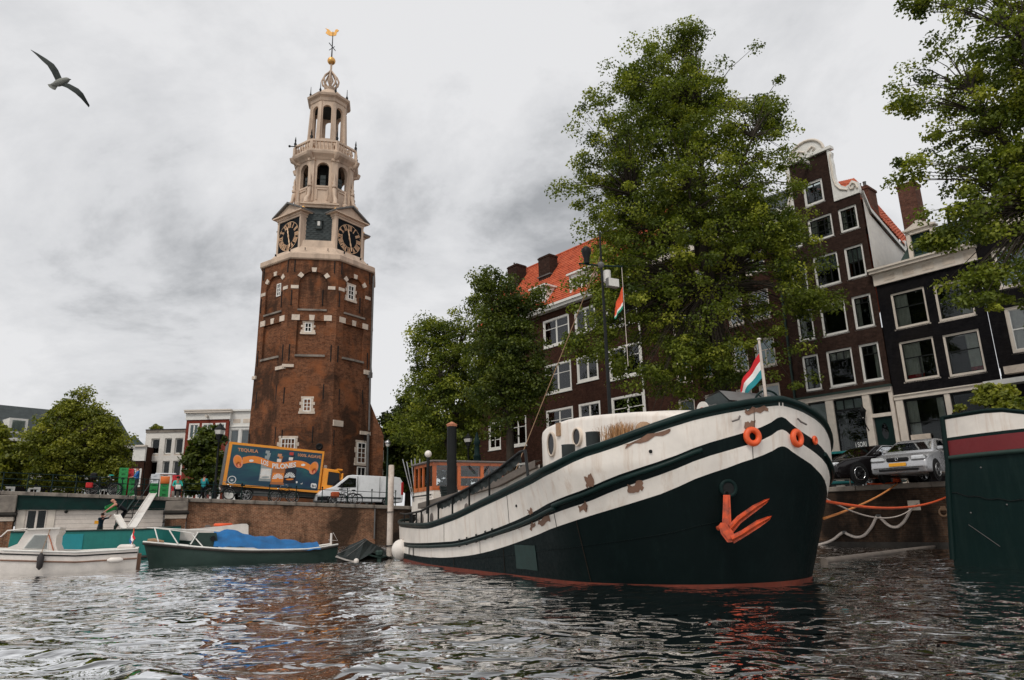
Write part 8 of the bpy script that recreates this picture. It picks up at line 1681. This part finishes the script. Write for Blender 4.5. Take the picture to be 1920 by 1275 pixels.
# ------------------------------------------------------------------ people
def person(label, loc, rz, J, top, legs, hair='hair', shoes='shoe_white', sleeves=None, hold=None, bald=False, scale=1.0):
    """J: joints (x right, -y forward, z up) for a figure 1.75 m tall; body grown as one skin over the skeleton"""
    t = thing('person', label, 'person', loc, rz); t.scale = (scale,)*3
    V_ = []; E_ = []; Rr = []; tagv = []
    def node(p, r, tg, par=None):
        V_.append(Vector(p)); Rr.append(r); tagv.append(tg); i = len(V_)-1
        if par is not None: E_.append((par, i))
        return i
    pel = node(J['pelvis'], (0.15, 0.11), 'L'); wa = node(Vector(J['pelvis']).lerp(Vector(J['chest']), 0.45), (0.135, 0.10), 'T', pel); ch = node(J['chest'], (0.175, 0.12), 'T', wa); nk = node(J['neck'], (0.058, 0.058), 'S', ch); hd0 = node(Vector(J['neck']).lerp(Vector(J['head']), 0.55), (0.075, 0.085), 'S', nk); hd = node(J['head'], (0.078, 0.096), 'S', hd0); hd2 = node(Vector(J['head'])+(Vector(J['head'])-Vector(J['neck'])).normalized()*0.09, (0.055, 0.065), 'H' if not bald else 'S', hd)
    for s_ in 'lr':
        sh = node(J['sh_'+s_], (0.068, 0.068), 'T', ch); el = node(J['el_'+s_], (0.048, 0.048), sleeves or 'T', sh); fa = node(Vector(J['el_'+s_]).lerp(Vector(J['wr_'+s_]), 0.5), (0.042, 0.042), sleeves or 'T', el); wr = node(J['wr_'+s_], (0.029, 0.029), 'S', fa); hx_ = node(Vector(J['wr_'+s_])+(Vector(J['wr_'+s_])-Vector(J['el_'+s_])).normalized()*0.07, (0.042, 0.022), 'S', wr)
        dv = (Vector(J['wr_'+s_])-Vector(J['el_'+s_])).normalized(); sv = dv.cross(Vector((0, 0, 1))); sv = sv.normalized() if sv.length > 0.1 else Vector((1, 0, 0))
        for f in range(4): b_ = node(V_[hx_]+dv*0.03+sv*(f-1.5)*0.02, (0.011, 0.011), 'S', hx_); node(V_[b_]+dv*(0.06-0.008*abs(f-1.5))+Vector((0, 0, -0.02)), (0.008, 0.008), 'S', b_)
        th_ = node(V_[wr]+dv*0.03+sv*0.04, (0.012, 0.012), 'S', wr); node(V_[th_]+dv*0.035+sv*0.015, (0.009, 0.009), 'S', th_)
        hp = node(J['hip_'+s_], (0.098, 0.098), 'L', pel); kn = node(J['kn_'+s_], (0.065, 0.065), 'L', hp); cf = node(Vector(J['kn_'+s_]).lerp(Vector(J['an_'+s_]), 0.35), (0.06, 0.06), 'L', kn); an_ = node(J['an_'+s_], (0.045, 0.045), 'L', cf); node(Vector(J['an_'+s_])+Vector(J.get('toe', (0, -0.17, -0.04))), (0.04, 0.032), 'F', an_)
    me = bpy.data.meshes.new('body'); me.from_pydata([tuple(v) for v in V_], E_, []); ob = bpy.data.objects.new('tmp', me); COL.objects.link(ob)
    md = ob.modifiers.new('skin', 'SKIN'); md.use_smooth_shade = True
    for i, sv in enumerate(me.skin_vertices[0].data): sv.radius = Rr[i]; sv.use_root = (i == 0)
    ob.modifiers.new('sub', 'SUBSURF').levels = 1
    dg = bpy.context.evaluated_depsgraph_get(); bm_ = bpy.data.meshes.new_from_object(ob.evaluated_get(dg)); bpy.data.objects.remove(ob)
    bm_.materials.clear(); keys = {'T': 0, 'L': 1, 'S': 2, 'H': 3, 'F': 4}
    for mt in (top, legs, 'skin', hair, shoes): bm_.materials.append(MATS[mt])
    segs = [(V_[a], V_[b_], tagv[b_]) for a, b_ in E_]
    for f in bm_.polygons:
        c = f.center; best = min(segs, key=lambda s_: ((s_[0]+(s_[1]-s_[0])*min(1, max(0, (c-s_[0]).dot(s_[1]-s_[0])/max(1e-6, (s_[1]-s_[0]).length_squared))))-c).length); f.material_index = keys[best[2]]; f.use_smooth = True
    bo = link('body', bm_, t)
    H = Vector(J['head']); up = (H-Vector(J['neck'])).normalized(); fw = Vector(J.get('face', (0, -1, 0))).normalized(); sx = fw.cross(up).normalized()
    if not bald:
        m = MB(); m.ball(H+up*0.045-fw*0.02, 0.108, 14, 9, (0.92, 1.0, 0.86)); m.build('hair', hair, t)
    m = MB()
    for s_ in (-1, 1): m.ball(H+fw*0.093+sx*0.032*s_+up*0.012, 0.012, 8, 6)
    m.build('eyes', 'black_iron', t); MB().ball(H+fw*0.104-up*0.015, 0.018, 8, 6, (0.7, 1, 1.2)).build('nose', 'skin', t); MB().ball(H+fw*0.092-up*0.055, 0.018, 8, 6, (1.3, 0.5, 0.35)).build('mouth', 'bag_red', t)
    m = MB()
    for s_ in (-1, 1): m.ball(H+sx*0.088*s_-fw*0.005, 0.026, 8, 6, (0.5, 0.7, 1.2))
    m.build('ears', 'skin', t)
    return t
STAND = dict(pelvis=(0, 0, 0.95), chest=(0, 0.0, 1.32), neck=(0, 0, 1.50), head=(0, -0.02, 1.62), sh_l=(-0.19, 0, 1.42), sh_r=(0.19, 0, 1.42), el_l=(-0.24, -0.10, 1.16), el_r=(0.24, -0.10, 1.16), wr_l=(-0.14, -0.34, 1.10), wr_r=(0.14, -0.34, 1.10), hip_l=(-0.10, 0, 0.9), hip_r=(0.10, 0, 0.9), kn_l=(-0.11, -0.03, 0.50), kn_r=(0.11, -0.01, 0.50), an_l=(-0.11, 0.02, 0.08), an_r=(0.12, 0.04, 0.08))
p = LB(6.38, 0.75); person('person in a blue jacket and grey trousers handling the crates', (p.x, p.y, p.z), QROT-R(80), STAND, 'jacket_blue', 'trouser_grey')
BEND = dict(pelvis=(0, 0.12, 0.86), chest=(0, -0.22, 1.10), neck=(0, -0.36, 1.22), head=(0, -0.45, 1.30), sh_l=(-0.19, -0.26, 1.14), sh_r=(0.19, -0.26, 1.14), el_l=(-0.26, -0.48, 0.95), el_r=(0.26, -0.48, 0.95), wr_l=(-0.2, -0.68, 0.80), wr_r=(0.2, -0.68, 0.80), hip_l=(-0.10, 0.12, 0.82), hip_r=(0.10, 0.12, 0.82), kn_l=(-0.13, -0.06, 0.46), kn_r=(0.13, 0.0, 0.46), an_l=(-0.12, 0.08, 0.08), an_r=(0.13, 0.18, 0.08))
hq = at_y(213, 938, 34.2); person('person in black bending down the steps with a green crate', (hq.x+0.42, 34.3, hq.z-1.32), R(-72), BEND, 'shirt_black', 'shirt_black', sleeves='S', bald=True)
cr_ = link('crate', CM['crate_green'], None, at_y(200, 962, 34.1), (R(18), R(-24), R(20))); tag(cr_, 'green crate passed between the two people below the bridge', 'crate')
REACH = dict(pelvis=(0, 0, 0.95), chest=(0, -0.05, 1.32), neck=(0, -0.06, 1.50), head=(0, -0.10, 1.62), sh_l=(-0.19, -0.05, 1.43), sh_r=(0.19, -0.05, 1.43), el_l=(-0.22, -0.32, 1.45), el_r=(0.22, -0.32, 1.45), wr_l=(-0.15, -0.56, 1.56), wr_r=(0.15, -0.56, 1.56), hip_l=(-0.10, 0, 0.9), hip_r=(0.10, 0, 0.9), kn_l=(-0.12, -0.04, 0.50), kn_r=(0.12, 0.02, 0.50), an_l=(-0.12, 0.0, 0.08), an_r=(0.12, 0.1, 0.08))
hq = at_y(190, 968, 31.6); person('person in a navy top on the teal boat reaching up', (hq.x, 31.6, 0.608), R(68), REACH, 'shirt_navy', 'trouser_grey', scale=max(0.75, (hq.z-0.6)/1.62))
SIT = dict(pelvis=(0, 0.05, 0.50), chest=(0, -0.02, 0.88), neck=(0, -0.04, 1.05), head=(0, -0.08, 1.16), sh_l=(-0.19, -0.02, 0.97), sh_r=(0.19, -0.02, 0.97), el_l=(-0.26, -0.12, 0.72), el_r=(0.26, -0.12, 0.72), wr_l=(-0.08, -0.32, 0.66), wr_r=(0.08, -0.32, 0.66), hip_l=(-0.10, 0.02, 0.48), hip_r=(0.10, 0.02, 0.48), kn_l=(-0.13, -0.40, 0.50), kn_r=(0.13, -0.40, 0.50), an_l=(-0.12, -0.38, 0.09), an_r=(0.12, -0.38, 0.09))
p = LB(8.55, 0.55); person('person in a teal jacket sitting with a bag by the railing', (p.x, p.y, p.z), QROT+R(8), SIT, 'jacket_teal', 'shirt_black')
tag(bevelled(MB().box(-0.25, 0.25, -0.2, 0.2, 0, 0.42), 'seat_block', 'stone_grey', None, 0.02, 1, LB(8.53, 0.62), (0, 0, QROT)), 'grey block that the person in teal sits on', 'block')
tag(bevelled(MB().box(-0.14, 0.14, -0.09, 0.09, 0, 0.26), 'shoulder_bag', 'fender_white', None, 0.04, 2, LB(8.60, 0.14)+Vector((0, 0, 0.5)), (0, 0, QROT)), 'pale bag in the lap of the person in teal', 'bag')
p = LB(10.2, 4.6); person('person in a dark teal top walking behind the lantern post', (p.x, p.y, zq(10.2)), QROT+R(150), dict(STAND, kn_l=(-0.11, -0.16, 0.5), an_l=(-0.11, -0.18, 0.08), an_r=(0.12, 0.26, 0.12)), 'jacket_teal_dark', 'shirt_black')

# ------------------------------------------------------------------ gear on the right quay
def catenary(a, b_, sag, n=16): a, b_ = Vector(a), Vector(b_); return [a.lerp(b_, i/n)-Vector((0, 0, sag*4*(i/n)*(1-i/n))) for i in range(n+1)]
def wq(px, py, off=0.0): return on_plane(px, py, NDIR, KQ+off)
bw = lambda px, py: at_y(px, py, 13.6)
def rope(label, pts, r, mat, nm='mooring_rope', cat='rope'): o = MB().tube(pts, r, 8).build(nm, mat); tag(o, label, cat); return o
bq = wq(1683, 906, 0.25)
rope('orange rope from the barge bow along the quay wall', catenary(bw(1540, 938), wq(1776, 931, -0.1), 0.25, 24), 0.030, 'orange_rope'); rope('ochre rope rising from the barge to the quay bollard', catenary(bw(1545, 972), bq, 0.1), 0.026, 'ochre_rope')
rope('thin white line sagging beside the orange rope', catenary(bw(1540, 930), wq(1720, 944, -0.08), 0.45, 20), 0.016, 'rope_white')
t = thing('mooring_bollard', 'rusty bollard with orange rope coils at the quay edge', 'bollard', (bq.x, bq.y, ZR)); MB().lathe([(0.12, 0), (0.1, 0.08), (0.08, 0.25), (0.14, 0.33), (0.12, 0.4)], 14).build('post', 'black_iron', t); MB().torus((0, 0, 0.1), 0.12, 0.03, 'z', 18, 6).torus((0, 0, 0.16), 0.115, 0.03, 'z', 18, 6).tube([(-0.1, 0, 0.06), (-0.6, 0.15, 0.04), (-1.0, 0.2, 0.05)], 0.03, 6).build('rope_coil', 'orange_rope', t)
hs_ = [wq(x, y, -0.07) for x, y in [(1530, 1022), (1545, 1019), (1562, 1012), (1576, 1001), (1583, 998), (1590, 1002), (1605, 1007), (1620, 1004), (1634, 988), (1642, 972), (1647, 967), (1654, 974), (1668, 986), (1682, 988), (1695, 978), (1705, 960), (1710, 950)]]
t = thing('hose', 'white corrugated hose looped along the quay wall', 'hose', hs_[0]); MB().tube([p-hs_[0] for p in spline(hs_, 4)], 0.05, 10).build('pipe', 'rope_white', t)
for i in (4, 10): MB().bbox(-0.07, 0.07, -0.07, 0.07, -0.05, 0.05, 0.015).build('clamp', 'lead', t, hs_[i]-hs_[0])
q = wq(1714, 947, -0.012); tag(MB().bbox(-0.2, 0.2, -0.02, 0.01, -0.18, 0.16, 0.006).build('junction_plate', 'stone_pale', None, q, (0, 0, RROT)), 'pale square plate on the quay wall where the hose ends', 'plate')
q = wq(1770, 960, -0.03); t = thing('mooring_ring', 'rusty iron ring on the quay wall beside the green barge', 'ring', q, RROT); MB().torus((0, -0.05, 0), 0.13, 0.03, 'y', 20, 8).build('ring', 'rope_tan', t); MB().bbox(-0.08, 0.08, -0.05, 0.02, 0.05, 0.2, 0.02).build('staple', 'rope_tan', t)
a, b_ = on_z(1545, 1055, 0.02), on_z(1758, 1024, 0.02); t = thing('floating_pole', 'weathered wooden pole floating before the quay', 'pole', a); MB().tube([(0, 0, 0.02), (b_-a)*0.5+Vector((0, 0, 0.01)), (b_-a)], [0.09, 0.075, 0.05], 8).build('spar', 'wood_grey', t)
t = thing('low_rail', 'low steel guard rail in front of the parked cars', 'railing', RB(0, 0, 0), RROT)
xa = lambda px, py: -(on_plane(px, py, NDIR, KQ+0.5).dot(BDIR)); x0_, x1_ = xa(1500, 905), xa(1692, 893); MB().tube([(x0_, KQ+0.5, ZR+0.34), (x1_, KQ+0.5, ZR+0.34)], 0.035, 8).build('rail', 'wood_grey', t)
for i in range(5): x = x0_+0.3+(x1_-x0_-0.5)*i/4; MB().tube([(x, KQ+0.5, ZR), (x, KQ+0.5, ZR+0.34)], 0.03, 8).build('post', 'wood_grey', t)

# ------------------------------------------------------------------ gull
GY = 10.2; gc = at_y(115, 155, GY); gu = thing('gull', 'gull gliding with spread wings in the sky at left', 'bird', gc)
g = lambda px, py, dy=0.0: at_y(px, py, GY+dy)-gc
m = MB()
body = [g(96, 158, 0.06), g(102, 158, 0.05), g(109, 156, 0.02), g(116, 153.5, 0), g(122, 151, -0.02), g(126, 149.5, -0.03), g(128.5, 149, -0.035), g(131.5, 148.8, -0.04)]
m.cur = 1; m.tube(body, [0.012, 0.035, 0.058, 0.062, 0.05, 0.042, 0.028, 0.004], 12); m.cur = 0
def wing(le, te, dys):
    n = len(le); up_ = []; lo2 = []
    for k in range(n):
        a, b_ = g(*le[k], dys[k]), g(*te[k], dys[k]+0.03); c = a.lerp(b_, 0.35); th_ = 0.018*(1-k/n)+0.003; up_.append([a, c+Vector((0, -th_, th_*0.3)), b_]); lo2.append([a, c+Vector((0, th_, 0)), b_])
    m.grid(up_, True); m.grid(lo2, True, True)
wing([(117, 149), (109, 131), (101, 120), (87, 110), (70, 99.5), (57, 92.5)], [(104, 150.5), (97, 136), (89, 123), (79, 114), (67, 102), (58, 94)], [0, -0.06, -0.10, -0.06, 0.02, 0.10])
wing([(121, 154), (131, 157.5), (147, 166), (156, 175), (163, 188), (168, 197)], [(113, 160), (126, 165), (141, 175), (152, 185), (160, 194), (166.5, 201.5)], [0, -0.06, -0.10, -0.06, 0.02, 0.10])
m.cur = 1; tl = [g(103, 156, 0.05), g(89, 158, 0.09), g(92, 163, 0.09), g(98, 167, 0.09), g(103, 168.5, 0.09), g(108, 161, 0.04)]; m.add(tl+[p+Vector((0, 0.008, 0)) for p in tl], [(0, 1, 2, 3, 4, 5), (11, 10, 9, 8, 7, 6)]); m.build('body', ['gull_grey', 'gull_white'], gu)
MB().tube([g(131, 148.8, -0.04), g(133.5, 149.2, -0.045)], [0.010, 0.003], 6).build('beak', 'gull_black', gu); MB().ball(g(128.5, 148.3, -0.066), 0.006, 6, 5).build('eye', 'gull_black', gu)
